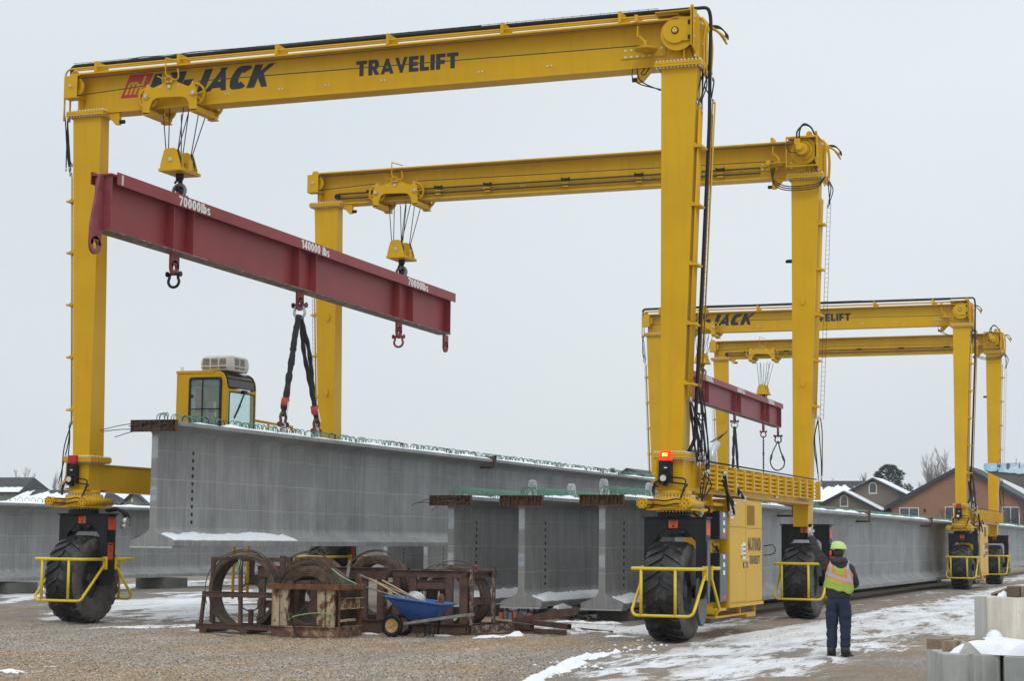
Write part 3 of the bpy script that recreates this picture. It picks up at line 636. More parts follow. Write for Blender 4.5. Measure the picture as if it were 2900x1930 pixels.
for yf, B in ((YF, FB), (YR, RB)):
    y = yf-.14
    mb = MB(); mb.prism([(y-.10, 11.48), (y+.95, 11.05), (y+1.05, 11.1), (y+1.05, 12.15), (y-.10, 12.25)], 'x', -9.395, -9.37); mb.prism([(y-.10, 11.5), (y-.06, 11.5), (y-.06, 12.3), (y-.1, 12.3)], 'x', -9.42, -9.36)
    mb.box(-9.39, -9.30, y+.1, y+.12, 11.3, 12.1); mb.box(-9.39, -9.30, y+.7, y+.72, 11.2, 12.1)
    e = obj('end_plate', mb, YEL, B, bevel=.003)
    obj('bolts', bolts([(-9.355, y+a, z) for a in (-.02, .55, .95) for z in (11.68, 11.98, 12.08, 11.3)], (1, 0, 0), .02, .02), BOLT, e)
    for k in range(4):
        mb = MB(); yk = y+.25+.17*k; mb.tube([(-9.24, yk, 11.0), (-9.24, yk, 11.7+.1*k), (-9.2, yk, 11.95), (-9.28, yk, 12.1), (-9.4, yk, 12.16)] if k < 2 else [(-9.24, yk, 11.0), (-9.2, yk, 11.6), (-9.22, yk-.1, 12.0), (-9.3, yk-.25, 12.15)], .02, 6); obj('hydraulic_pipe', mb, YEL, B)
    for k in range(3):
        mb = MB(); yk = y+.75+.1*k; mb.tube([(-9.3, yk, 12.1), (-9.12, yk, 11.98), (-8.98, yk+.1, 11.86-.05*k)], .022, 6); obj('hydraulic_pipe', mb, YEL, B)
        mb = MB(); mb.tube([(-9.3, yk, 12.08), (-9.1, yk+.05, 12.08), (-8.97, yk+.1, 11.95), (-8.96, yk+.1, 11.85)], .014, 6); obj('hose', mb, HOSE, B)
# rear winch motor in a mesh cage
y = YR-.14
mb = MB()
for a in (-10.12, -9.34): mb.box(a, a+.03, y-.32, y-.29, 11.36, 12.13)
for z in (11.36, 12.10): mb.box(-10.09, -9.34, y-.32, y-.29, z, z+.03)
mb.box(-10.12, -9.31, y-.288, y+.25, 12.132, 12.15)
mb.prism([(-9.66, 12.15), (-9.64, 12.28), (-9.58, 12.32), (-9.5, 12.28), (-9.48, 12.15)], 'y', y-.05, y-.02)
cg = obj('motor_guard', mb, YEL, RB, bevel=.003)
mb = MB()
for k in range(9): a = -10.09+k*.05; mb.bar((a, y-.30, 11.39), (min(a+.30, -9.7), y-.30, 11.39+min(.7, 1.0*(-9.7-a) if a+.3 > -9.7 else .7)), .006, .006)
for k in range(12): z = 11.42+k*.06; mb.bar((-10.09, y-.30, z), (-9.75+.0*k, y-.30, z), .005, .005)
obj('mesh_panel', mb, YEL, cg)
mb = MB(); disc(mb, -9.70, 11.80, .34, y-.1, y-.07); disc(mb, -9.70, 11.80, .23, y-.26, y-.101); mb.cyl((-9.70, y-.42, 11.80), (-9.70, y-.26, 11.80), .15, 20); mb.cyl((-9.74, y-.52, 11.84), (-9.72, y-.4, 11.82), .09, 16); mb.box(-9.86, -9.72, y-.5, y-.40, 11.9, 12.05)
mo = obj('winch_motor', mb, YEL, RB, bevel=.003)
obj('bolts', bolts([(-9.70+.19*math.cos(a), y-.27, 11.80+.19*math.sin(a)) for a in np.linspace(0, 6.28, 19)[:-1]], (0, 1, 0), .014, .02), BLK, mo)
for k in range(2):
    mb = MB(); mb.tube([(-9.80+.06*k, y-.45, 12.05), (-9.80+.06*k, y-.4, 12.25), (-9.66, y-.3, 12.42+.03*k), (-9.5, y-.2, 12.38), (-9.42, y-.1, 12.2)], .022, 7); obj('hose', mb, HOSE, mo)
mb = MB(); mb.tube([(-9.82, y-.46, 12.0), (-10.0, y-.5, 12.0), (-10.06, y-.5, 11.85), (-9.95, y-.5, 11.7), (-9.8, y-.45, 11.7)], .012, 6); obj('hose', mb, HOSE, mo)
# rear beam chain drive
for z in (11.49, 11.355):
    mb = MB(); mb.tube([(-23.0, YR+.08, z), (-10.9, YR+.08, z)], .02, 4); obj('drive_chain', mb, CABLE, RB)
    mb = MB()
    for x in np.arange(-22.95, -10.9, .075): mb.box(x, x+.045, YR+.045, YR+.062, z-.024, z+.024)
    o = obj('chain_links', mb, CABLE, RB); o['kind'] = 'stuff'
for x in (-21.95, -18.45, -16.2, -14.15, -11.95, -19.9):
    mb = MB(); mb.box(x-.10, x+.10, YR-.0, YR+.10, 11.515, 11.535); mb.box(x-.09, x+.09, YR-.01, YR+.02, 11.46, 11.52); mb.box(x-.12, x-.09, YR-.0, YR+.02, 11.46, 11.56); mb.box(x+.09, x+.12, YR-.0, YR+.02, 11.46, 11.56); g = obj('chain_guide', mb, BLK, RB)
    mb = MB(); mb.box(x-.08, x+.08, YR-.01, YR+.04, 11.39, 11.42); mb.box(x-.08, x+.08, YR-.01, YR+.04, 11.30, 11.33); obj('chain_guide', mb, YEL, RB)
mb = MB(); mb.cyl((-23.0, YR+.03, 11.42), (-23.0, YR+.12, 11.42), .075, 14); obj('chain_sprocket', mb, BLK, RB)
mb = MB(); mb.cyl((-10.55, YR-.02, 11.5), (-10.55, YR+.12, 11.5), .14, 16); mb.cyl((-10.65, YR-.12, 11.58), (-10.65, YR+.1, 11.58), .07, 12); mb.box(-10.8, -10.68, YR-.05, YR+.05, 11.5, 11.64); obj('chain_drive_motor', mb, YEL, RB, bevel=.003)
for k in range(3):
    mb = MB(); mb.tube([(-10.6+.05*k, YR-.05, 11.45), (-10.5, YR-.12, 11.1-.05*k), (-10.1, YR-.14, 10.92-.05*k), (-9.4, YR-.14, 10.95-.05*k), (-9.2, YR, 11.15)], .014, 6); obj('hose', mb, HOSE, RB)
for k in range(3):
    mb = MB(); mb.tube([(-10.7+.1*k, YF+.1, 11.2), (-10.68+.12*k, YF+.05, 11.0), (-10.5+.1*k, YF+.02, 10.85), (-10.09, YF+.02, 10.72-.02*k)] if k < 2 else [(-10.45, YF+.1, 11.2), (-10.5, YF+.05, 11.08), (-10.42, YF+.02, 11.05), (-10.35, YF+.1, 11.2)], .012, 6); obj('hose', mb, HOSE, FB)
# ---- lettering on the front beam
y = YF+.137; O = (0, y, 0); UX, UZ = (1, 0, 0), (0, 0, 1)
mb = MB(); mb.prism([(-22.55, 11.51), (-21.95, 11.51), (-21.73, 12.03), (-22.33, 12.03)], 'y', y-.001, y+.0015); lg = obj('logo_panel', mb, INKR, FB)
SH = .36
mb = MB()
def sl(pts): return [(-22.45+x+.42*z, 11.58+z) for x, z in pts]
for pts in ([(0, 0), (.06, 0), (.06, .22), (0, .25)], [(.11, 0), (.17, 0), (.17, .22), (.11, .25)], [(.22, 0), (.28, 0), (.28, .22), (.22, .27)], [(0, .22), (.25, .22), (.22, .28), (.03, .28)], [(.33, -.03), (.39, .0), (.39, .40), (.33, .40)], [(.28, .14), (.33, .14), (.33, .19), (.28, .24)], [(.39, .14), (.44, .14), (.46, .19), (.39, .19)]):
    mb.prism(sl(pts), 'y', y-.004, y-.0015)
obj('logo', mb, YEL, lg)
sign_obj('MI-JACK', -21.86, -18.73, 11.50, 12.00, (0, y-.001, 0), UX, UZ, INK, FB, shear=.42, gap=.17, bold=.07)
sign_obj('TRAVELIFT', -16.78, -14.47, 11.545, 11.875, (0, y-.001, 0), UX, UZ, INK, FB, gap=.17, bold=.035)
# ---- trolleys
PL = [(-21.8, 11.08), (-21.62, 11.06), (-21.62, 11.18), (-21.59, 11.24), (-21.56, 11.32), (-21.48, 11.37), (-21.43, 11.38), (-21.28, 11.38), (-20.98, 11.37), (-20.81, 11.36), (-20.71, 11.32), (-20.65, 11.23), (-20.63, 11.07), (-20.44, 11.07), (-20.46, 11.51), (-20.56, 11.7), (-20.62, 11.59), (-20.67, 11.58), (-20.93, 11.69), (-20.99, 11.75), (-21.08, 11.80), (-21.18, 11.78), (-21.27, 11.7), (-21.53, 11.61), (-21.6, 11.59), (-21.68, 11.71), (-21.76, 11.58), (-21.81, 11.37)]
def polyplate(poly, y0, y1):
    # concave outline: fill by vertical strips so the shading stays clean
    import bmesh
    mb = MB(); mb.prism(poly, 'y', y0, y1); return mb
def sheave(mb, x, y, z, r=.25):
    mb.lathe([(r*.80, -.02), (r, -.035), (r*.93, 0), (r, .035), (r*.80, .02)], (x, y, z), (0, 1, 0), 28, True); mb.cyl((x, y-.04, z), (x, y+.04, z), r*.2, 12)
    for k in range(6): a = k*math.pi/3+.3; mb.bar((x+r*.15*math.cos(a), y, z+r*.15*math.sin(a)), (x+r*.85*math.cos(a), y, z+r*.85*math.sin(a)), .03, .025, (0, 1, 0))
def trolley(yf):
    y = yf-.15; X0 = -21.12
    mb = polyplate(PL, y, y+.02); t = obj('trolley', mb, YEL, crane)
    obj('rear_plate', polyplate([(a, b-.0) for a, b in PL if b < 11.4 or True], y+.93, y+.95), YEL, t)
    for x, z in ((-21.71, 11.43), (-20.53, 11.43)):
        for q in (y+.09, y+.84): mb = MB(); sheave(mb, x, q, z-.02 if q < y+.5 else z-.12); obj('rope_sheave', mb, YEL, t)
        mb = MB(); mb.cyl((x, y-.03, z), (x, y-.001, z), .075, 14); mb.cyl((x, y-.035, z), (x, y+.2, z), .03, 10); obj('sheave_boss', mb, YEL, t)
        mb = MB(); mb.cyl((x, y-.045, z), (x, y-.031, z), .04, 12); obj('axle_pin', mb, GALV, t)
    mb = MB(); mb.cyl((-21.13, y-.03, 11.60), (-21.13, y-.001, 11.60), .04, 12); obj('axle_pin', mb, GALV, t)
    obj('bolts', bolts([(-21.36, y-.006, 11.6), (-20.9, y-.006, 11.61), (-21.70, y-.006, 11.66), (-20.56, y-.006, 11.66), (-21.62, y-.006, 11.42), (-20.62, y-.006, 11.41), (-20.45, y-.006, 11.41), (-21.17, y-.03, 11.71), (-21.08, y-.03, 11.715)], (0, 1, 0), .013, .02), BOLT, t)
    for x in (-21.72, -20.54):
        mb = MB(); mb.box(x-.09, x+.09, y+.022, y+.928, 11.02, 11.04); mb.box(x-.09, x-.075, y+.022, y+.928, 11.04, 11.14); mb.box(x+.075, x+.09, y+.022, y+.928, 11.04, 11.14); mb.box(x-.1, x+.1, y+.80, y+.96, 10.99, 11.018); obj('cross_bar', mb, YEL, t, bevel=.003)
        mb = MB(); mb.prism([(x-.09, 11.145), (x+.09, 11.145), (x+.09, 11.24), (x-.0, 11.24)], 'y', y+.6, y+.62); obj('gusset', mb, YEL, t)
    mb = MB(); mb.box(-21.22, -21.04, y-.06, y-.002, 11.68, 11.69); mb.box(-21.22, -21.2, y-.06, y-.002, 11.69, 11.79); mb.box(-21.06, -21.04, y-.06, y-.002, 11.69, 11.79)
    mb.bar((-21.42, y-.04, 11.85), (-21.27, y-.04, 11.78), .03, .02); mb.bar((-21.27, y-.04, 11.78), (-21.06, y-.04, 11.83), .03, .02); p = obj('rope_guide', mb, YEL, t)
    mb = MB(); mb.tube([(-21.22, y-.04, 12.24), (-21.22, y-.04, 11.92), (-21.2, y-.04, 11.86), (-20.92, y-.04, 11.74), (-20.92, y-.04, 11.98)], .015, 6); mb.tube([(-21.22, y-.04, 12.24), (-21.0, y-.04, 12.17), (-20.95, y+.1, 12.16)], .015, 6); obj('hoop_guard', mb, YEL, t)
    return t
trolley(YF); trolley(YR)
# ---- sill beams
def sill(xi, s):
    x0, x1 = sorted((xi+s*.01, xi+s*.50)); mb = MB(); mb.box(x0+.0, x1-.0, YF+.57, YR-.003, 2.86, 3.40); mb.box(x0-.03, x1+.03, YF+.6, YR-.003, 3.40, 3.43); mb.box(x0-.03, x1+.03, YF+.6, YR-.003, 2.83, 2.86)
    return obj('sill_beam', mb, YEL, crane, bevel=.004)
SLL = sill(XL, -1); SLR = sill(XR, 1)
def lowbox(xi, s):
    x0, x1 = sorted((xi+s*.0, xi+s*.46)); x0 -= .03; mb = MB()
    mb.box(x0, x1, YF, YF+.6, 2.90, 3.468); mb.box(x0-.05, x1+.05, YF-.05, YF+.66, 2.86, 2.90); mb.box(x0-.02, x0+.05, YF-.08, YF-.003, 2.95, 3.46)
    b = obj('leg_base', mb, YEL, crane, bevel=.006)
    cx = (x0+x1)/2; cy = YF+.24; mb = MB(); mb.cyl((cx, cy, 2.74), (cx, cy, 2.86), .34, 28); mb.cyl((cx, cy, 2.52), (cx, cy, 2.735), .41, 32); mb.cyl((cx, cy, 2.50), (cx, cy, 2.52), .45, 32); mb.box(cx-.45, cx+.45, cy-.40, cy+.3, 2.47, 2.50)
    sw = obj('slewing_ring', mb, YEL, b)
    obj('bolts', bolts([(cx+.385*math.cos(a), cy+.385*math.sin(a), 2.75) for a in np.linspace(0, 6.28, 37)[:-1]], (0, 0, 1), .014, .03), BOLT, sw)
    obj('bolts', bolts([(cx+.335*math.cos(a), cy+.335*math.sin(a), 2.452) for a in np.linspace(0, 6.28, 33)[:-1]], (0, 0, 1), .012, .03), WHITE, sw)
    for sx in (-1, 1):
        mb = MB(); px = cx+sx*.42-.04; mb.cyl((px, cy-.62, 2.60), (px, cy+.45, 2.60), .088, 20); mb.cyl((px, cy-.66, 2.60), (px, cy-.62, 2.60), .105, 20); mb.cyl((px, cy-.52, 2.60), (px, cy-.48, 2.60), .10, 20); c = obj('steering_cylinder', mb, YEL, b)
        obj('bolts', bolts([(px+.08*math.cos(a), cy-.665, 2.6+.08*math.sin(a)) for a in np.linspace(0, 6.28, 9)[:-1]]+[(px, cy-.668, 2.6)], (0, 1, 0), .012, .02), BLK, c)
    for k in range(2):
        mb = MB(); z = 2.66-.09*k; mb.tube([(cx-.36, cy-.58, z), (cx-.2, cy-.62, z+.0), (cx, cy-.62, z-.015), (cx+.2, cy-.62, z+.02), (cx+.34, cy-.58, z)], .014, 6); obj('hose', mb, HOSE, b)
    mb = MB(); mb.cyl((cx, cy, 2.30), (cx, cy, 2.468), .33, 28); obj('swivel_neck', mb, BLK, b)
    # control box with beacon
    bx = x0+.19; mb = MB(); mb.box(bx-.12, bx+.12, YF-.20, YF-.085, 3.0, 3.40); mb.box(bx-.10, bx+.06, YF-.22, YF-.2, 3.22, 3.37); mb.box(bx-.06, bx+.02, YF-.19, YF-.1, 2.93, 3.0); mb.box(bx-.135, bx-.12, YF-.19, YF-.09, 2.97, 3.42); cb = obj('control_box', mb, BLK, b, bevel=.006)
    mb = MB(); mb.cyl((bx-.03, YF-.25, 3.08), (bx-.03, YF-.2, 3.08), .085, 18); obj('alarm_horn', mb, BLK, cb); mb = MB(); mb.cyl((bx-.03, YF-.262, 3.08), (bx-.03, YF-.251, 3.08), .06, 18); obj('horn_face', mb, OFFW, cb)
    mb = MB(); mb.box(bx-.02, bx+.04, YF-.225, YF-.221, 3.27, 3.29); obj('label_plate', mb, WHITE, cb)
    mb = MB(); mb.box(bx-.105, bx+.105, YF-.205, YF-.125, 3.455, 3.60); mb.box(bx-.115, bx+.115, YF-.215, YF-.122, 3.42, 3.454); be = obj('warning_beacon', mb, UNLIT, b, bevel=.01); be['label'] = 'red warning beacon'
    for k in range(4):
        mb = MB(); mb.tube([(bx-.12, YF-.15, 3.05-.03*k), (bx-.2-.03*k, YF-.14, 3.0-.02*k), (bx-.24-.03*k, YF-.15, 2.85), (bx-.22, YF-.2, 2.74)] if k < 2 else [(bx+.1, YF-.14, 3.1-.1*(k-2)), (bx+.28+.05*k, YF-.18, 3.06-.1*(k-2)), (bx+.33+.02*k, YF-.2, 2.9), (bx+.31, YF-.25, 2.68)], .016, 6); obj('hose', mb, HOSE, b)
    for k in range(3):
        mb = MB(); mb.tube([(bx-.16-.02*k, YF-.1, 3.5), (bx-.17-.02*k, YF-.1, 3.2), (bx-.2-.02*k, YF-.12, 3.05), (bx-.32, YF-.14, 3.03-.06*k)], .01, 5); obj('thin_pipe', mb, YEL, b)
    return b, be
lb1, bea1 = lowbox(XL, -1); lb2, bea2 = lowbox(XR, 1)
# ---- wheel assemblies
def make_tyre():
    mb = MB(); w = .36; R = .935
    prof = [(.40, .27), (.50, .34), (.66, .395), (.80, .385), (.875, .335), (.895, .27), (.90, 0), (.895, -.27), (.875, -.335), (.80, -.385), (.66, -.395), (.50, -.34), (.40, -.27)]
    mb.m = 1; mb.lathe([p for p in prof[:5]], (0, 0, 0), (1, 0, 0), 48); mb.lathe([p for p in prof[8:]], (0, 0, 0), (1, 0, 0), 48)
    mb.m = 0; mb.lathe(prof[4:9], (0, 0, 0), (1, 0, 0), 48)
    # chevron lugs
    def P(x, r, a): return (x, r*math.sin(a), r*math.cos(a))
    n = 22
    for k in range(n):
        for s in (-1, 1):
            a0 = 2*math.pi*(k+(.5 if s > 0 else 0))/n; prev = None
            cs = [(.01*s, a0, .17), (.14*s, a0-.10, .18), (.27*s, a0-.19, .19), (.355*s, a0-.235, .20), (.39*s, a0-.24, .17)]
            ro = [.935, .935, .93, .89, .80]; ri = [.88, .88, .87, .82, .76]
            for q in range(4):
                (xa, aa, wa), (xb, ab, wb) = cs[q], cs[q+1]
                pts = [P(xa, ri[q], aa-wa/2), P(xb, ri[q+1], ab-wb/2), P(xb, ri[q+1], ab+wb/2), P(xa, ri[q], aa+wa/2), P(xa, ro[q], aa-wa/2*.8), P(xb, ro[q+1], ab-wb/2*.8), P(xb, ro[q+1], ab+wb/2*.8), P(xa, ro[q], aa+wa/2*.8)]
                mb.m = 0 if q < 3 else 1
                mb.hexa(pts if s > 0 else [pts[i] for i in (3, 2, 1, 0, 7, 6, 5, 4)])
    return mesh_from(mb, 'tyre', [TREAD, SIDEW])
TYRE = make_tyre()
def make_rim():
    mb = MB(); mb.lathe([(.05, .16), (.20, .16), (.24, .20), (.30, .20), (.34, .10), (.40, .12), (.42, .275), (.46, .30), (.47, .28)], (0, 0, 0), (1, 0, 0), 36); mb.lathe([(.47, -.28), (.46, -.30), (.42, -.275), (.40, -.12), (.34, -.10), (.0, -.14)], (0, 0, 0), (1, 0, 0), 36)
    mb.cyl((.14, 0, 0), (.26, 0, 0), .13, 20)
    for k in range(8): a = k*math.pi/4; mb.cyl((.19, .27*math.cos(a), .27*math.sin(a)), (.215, .27*math.cos(a), .27*math.sin(a)), .022, 6)
    return mesh_from(mb, 'rim', RIM)
RIMM = make_rim()
def decal(par, x0, x1, z0, z1, y, name='warning_decal'):
    mb = MB(); mb.box(x0, x1, y-.004, y, z0, z1); d = obj(name, mb, ORG, par)
    mb = MB(); h = z1-z0; w = x1-x0
    mb.box(x0+w*.12, x1-w*.12, y-.006, y-.0042, z1-h*.16, z1-h*.08)
    for k in range(3): mb.box(x0+w*.2, x1-w*.2, y-.006, y-.0042, z1-h*(.28+.1*k), z1-h*(.25+.1*k))
    mb.cyl(((x0+x1)/2, y-.006, z0+h*.25), ((x0+x1)/2, y-.0042, z0+h*.25), min(w, h)*.15, 10); obj('decal_print', mb, BLK, d)
def decalx(par, y0, y1, z0, z1, x, name='warning_decal'):
    mb = MB(); mb.box(x, x+.004, y0, y1, z0, z1); d = obj(name, mb, ORG, par)
    mb = MB(); h = z1-z0; w = y1-y0
    mb.box(x+.0042, x+.006, y0+w*.12, y1-w*.12, z1-h*.14, z1-h*.06)
    for k in range(4): mb.box(x+.0042, x+.006, y0+w*.2, y1-w*.2, z1-h*(.24+.09*k), z1-h*(.22+.09*k))
    obj('decal_print', mb, BLK, d)
def wheel(cx, cy, rot=0, drive=False, steer=False):
    zt = 2.32; hx = .61
    mb = MB(); yf, yb = cy-.17, cy+.17
    # portal: top beam, chamfered opening, two arms
    half = [(hx, zt), (hx, .95), (hx-.05, .80), (hx-.15, .80), (hx-.20, .95), (hx-.20, 1.88), (hx-.42, 2.12)]
    mb.prism([(cx+a, b) for a, b in half]+[(cx-a, b) for a, b in half[::-1]], 'y', yf, yb)
    mb.box(cx-hx-.03, cx+hx+.03, yf-.03, yb+.03, zt+.001, zt+.03)
    f = obj('wheel_fork', mb, BLK, crane, bevel=.008)
    # arms reach only to the hub outside the tyre: hub boss
    for s in (-1, 1): mb = MB(); mb.cyl((cx+s*.32, cy, .93), (cx+s*.55, cy, .93), .13, 18); obj('hub_boss', mb, BLK, f)
    mb = MB(); mb.box(cx-.30, cx+.28, cy-.15, cy+.16, 1.96, 2.119); mb.cyl((cx-.1, cy-.22, 2.03), (cx-.1, cy-.1, 2.03), .06, 10); mb.cyl((cx+.1, cy-.2, 2.05), (cx+.22, cy-.2, 2.05), .05, 10); obj('fork_linkage', mb, BLK, f)
    decal(f, cx-.12, cx+.06, 2.135, 2.29, yf-.001)
    decalx(f, cy-.14, cy+.14, 2.0, 2.27, cx+hx+.001); decalx(f, cy-.13, cy+.08, 1.36, 1.72, cx+hx+.001)
    w = bpy.data.objects.new('wheel', TYRE); COL.objects.link(w); w.parent = crane; w.location = Vector((cx-.09, cy-.0, .935))-wpos(crane); w.rotation_euler = (rot, 0, 0); w.scale = (.98, 1.012, 1.012)
    r = bpy.data.objects.new('rim', RIMM); COL.objects.link(r); r.parent = w
    # bumper rails fore and aft
    for s in (-1, 1):
        y = cy+(-1.02 if s < 0 else .92); ya = cy+s*.19; zt_, zb_ = 1.37, .50; xl_, xr_ = cx-.60, cx+.60; n = 6; mb = MB()
        mb.tube([(xl_, ya, zt_), (xl_, y-s*.06, zt_), (xl_+.02, y-s*.01, zt_), (xl_+.06, y, zt_), (xr_-.06, y, zt_), (xr_-.02, y-s*.01, zt_), (xr_, y-s*.06, zt_), (xr_, ya, zt_)], .034, 8, rs=[.034]*8)
        P = [(xl_, ya, zt_-.10), (xl_, y-s*.10, zb_+.14)]+[(xl_+.12-.12*math.cos(t), y-s*.05*math.cos(t), zb_+.12-.12*math.sin(t)) for t in np.linspace(.1, 1.57, n)]+[(xr_-.12+.12*math.sin(t), y-s*.05*math.sin(t), zb_+.12-.12*math.cos(t)) for t in np.linspace(0, 1.47, n)]+[(xr_, y-s*.10, zb_+.14), (xr_, ya, zt_-.10)]
        mb.tube(P, .030, 8)
        for x in (cx-.41, cx+.25): mb.tube([(x, y, zt_), (x, y, zb_)], .030, 8)
        rl = obj('bumper_rail', mb, YEL2, crane)
        for x in (xl_, xr_): mb = MB(); mb.box(x-.05, x+.05, ya-.02, ya+.02, zt_-.22, zt_+.05); obj('rail_plate', mb, YEL2, rl)
    if drive:
        mb = MB(); mb.prism([(cy+.05+.34*math.cos(t), .80+.52*math.sin(t)) for t in np.linspace(0, 6.28, 25)[:-1]], 'x', cx+.43, cx+.49); obj('chain_case', mb, GREYP, f, bevel=.01)
        mb = MB(); mb.prism([(cy-.17, 1.9), (cy-.02, 1.9), (cy-.02, .9), (cy-.06, .72), (cy-.12, .72), (cy-.17, .9)], 'x', cx+.625, cx+.65); obj('drive_strut', mb, GREYP, f, bevel=.005)
    return w
wheel(-23.02, 34.50, .05); wheel(-9.78, 34.50, .2, drive=True); wheel(-9.80, 46.45, .1); wheel(-23.0, 46.45, .3)
mb = MB(); mb.tube([(-22.7, 34.7, 2.42), (-22.45, 34.7, 2.46), (-22.3, 34.75, 2.38), (-22.25, 34.8, 2.2)], .035, 7); mb.tube([(-22.7, 34.8, 2.4), (-22.4, 34.8, 2.44), (-22.22, 34.85, 2.3), (-22.25, 34.9, 2.1)], .03, 7); obj('hose', mb, HOSE, crane)
mb = MB(); mb.cyl((-22.33, 34.8, 2.2), (-22.2, 34.8, 2.18), .09, 12); mb.cyl((-22.36, 34.8, 2.1), (-22.22, 34.8, 2.08), .07, 12); obj('hose_fitting', mb, GALV, crane)
# ---- pipe rack on the right sill
xo = XR+.52
for r in range(5):
    z = 3.32-.088*r
    mb = MB(); mb.tube([(xo+.10, YF+.75, z), (xo+.10, YR-.1, z)], .026, 7); obj('rack_pipe', mb, YEL, SLR)
mb = MB(); mb.tube([(xo+.02, YF+.7, 3.47), (xo+.02, YR-.1, 3.47)], .018, 5); mb.tube([(xo+.1, YF+.7, 3.46), (xo+.1, YR-.1, 3.46)], .016, 5); obj('rack_cable', mb, HOSE, SLR)
for k in range(15):
    yk = YF+.95+k*.78; mb = MB(); mb.box(xo+.04, xo+.16, yk-.045, yk+.045, 2.9 if k < 4 else 2.95, 3.41); obj('rack_bracket', mb, YEL, SLR, bevel=.004)
text_obj('CAP 140000 LBS', 44.2, 45.5, 2.885, 2.98, (XR+.538, 0, 0), (0, 1, 0), UZ, INK, SLR, bold=.01)
mb = MB(); mb.box(XR+.535, XR+.54, 41.9, 42.15, 2.9, 3.0); obj('label_plate', mb, WHITE, SLR)
# ---- vertical pipe runs and hoses on the outer faces of the legs
def legx(xi, s, z): t = (z-ZB)/(ZT-ZB); return xi+s*(.42+.31*t)
def piperun(xi, s, yf, n, ztop, zbot, tray=True, hoses=True, dy=.03, pitch=.045, r=.016):
    lg = Lg[{(XL, YF): 'FL', (XR, YF): 'FR', (XL, YR): 'RL', (XR, YR): 'RR'}[(xi, yf)]]
    for k in range(n):
        yk = yf+.05+k*pitch; mb = MB(); dx = s*dy*2.2+(s*.045*k if xi == XL else 0); mb.tube([(legx(xi, s, ztop-.1*k)+dx, yk, ztop-.05*(k % 3)), (legx(xi, s, zbot)+dx, yk, zbot+.08*(k % 3))], r, 6); obj('hydraulic_pipe', mb, YEL, lg)
    for z in np.arange(zbot+.3, ztop-.2, 1.16):
        mb = MB(); x = legx(xi, s, z); a, b = sorted((x, x+s*.17)); mb.box(a, b, yf-.01, yf+.05+n*pitch, z-.02, z+.02); mb.prism([(x, z+.02), (x+s*.10, z+.02), (x, z+.08)], 'y', yf-.012, yf-.002); obj('pipe_bracket', mb, YEL, lg)
    if tray:
        yk = yf+.10+n*pitch; x0, x1 = legx(xi, s, zbot)+s*.14, legx(xi, s, ztop)+s*.14
        mb = MB()
        for q in (0, .09): mb.tube([(x0+s*q, yk, zbot), (x1+s*q, yk, ztop-.1)], .006, 4)
        for z in np.arange(zbot, ztop-.1, .12): x = legx(xi, s, z)+s*.14; mb.tube([(x, yk, z), (x+s*.09, yk, z)], .004, 3)
        obj('cable_ladder', mb, HOSE, lg)
    return lg
def hose_bunch(par, A, B, n, r=.014, bulge=.10, seed=0, thick=None):
    rr = random.Random(seed)
    for k in range(n):
        a = Vector(A)+Vector((rr.uniform(-.03, .03), rr.uniform(-.1, .1), rr.uniform(-.05, .1))); b = Vector(B)+Vector((rr.uniform(-.06, .06), rr.uniform(-.12, .12), rr.uniform(-.1, .15)))
        o1 = Vector((rr.uniform(-bulge, bulge), rr.uniform(-bulge, bulge), 0)); pts = []
        for t in np.linspace(0, 1, 9): pts.append(a.lerp(b, t)+o1*math.sin(math.pi*t)*(1+.4*math.sin(5*t+k)))
        mb = MB(); mb.tube(pts, r, 6); obj('hose', mb, HOSE, par)
        mb = MB(); mb.cyl(a+Vector((0, 0, .02)), a-Vector((0, 0, .06)), r*1.35, 7); mb.cyl(b+Vector((0, 0, .06)), b-Vector((0, 0, .02)), r*1.35, 7); obj('hose_fitting', mb, GALV, par)
lg = piperun(XR, 1, YF, 8, 10.35, 4.6)
mb = MB(); mb.tube([(-10.3, YF+.3, 12.38), (-9.4, YF+.35, 12.39), (-9.22, YF+.35, 12.35), (-9.18, YF+.4, 12.1), (-9.2, YF+.4, 11.2), (-9.22, YF+.42, 10), (-9.36, YF+.42, 7), (-9.48, YF+.42, 4.6), (-9.5, YF+.4, 3.9), (-9.6, YF+.3, 3.6)], .036, 8); obj('cable_bundle', mb, HOSE, lg)
for k in range(2): mb = MB(); mb.tube([(-9.17+.05*k, YF+.5, 10.5), (-9.45+.05*k, YF+.5, 4.8)], .018, 6); obj('hydraulic_pipe', mb, YEL, lg)
hose_bunch(lg, (-9.28, YF+.3, 11.1), (-9.30, YF+.15, 10.35), 5, bulge=.14, seed=1)
hose_bunch(lg, (-9.2, YF+.55, 11.05), (-9.15, YF+.5, 10.45), 2, bulge=.2, seed=11)
hose_bunch(lg, (-9.56, YF+.2, 4.6), (-9.42, YF+.5, 3.45), 8, bulge=.11, seed=2, r=.016)
hose_bunch(lg, (-9.46, YF+.55, 4.9), (-9.35, YF+.7, 3.3), 4, bulge=.12, seed=3, r=.018)
hose_bunch(SLR, (-9.4, YF+.8, 3.2), (-9.45, YF+.75, 2.6), 4, bulge=.15, seed=4)
hose_bunch(SLR, (-9.45, 36.7, 3.2), (-9.35, 37.0, 2.5), 3, bulge=.08, seed=5, r=.03)
hose_bunch(SLR, (-9.45, 37.7, 3.05), (-9.40, 38.1, 2.78), 2, bulge=.06, seed=6, r=.03)
hose_bunch(SLR, (-9.8, 35.2, 2.7), (-9.6, 35.6, 2.35), 6, bulge=.3, seed=8, r=.025)
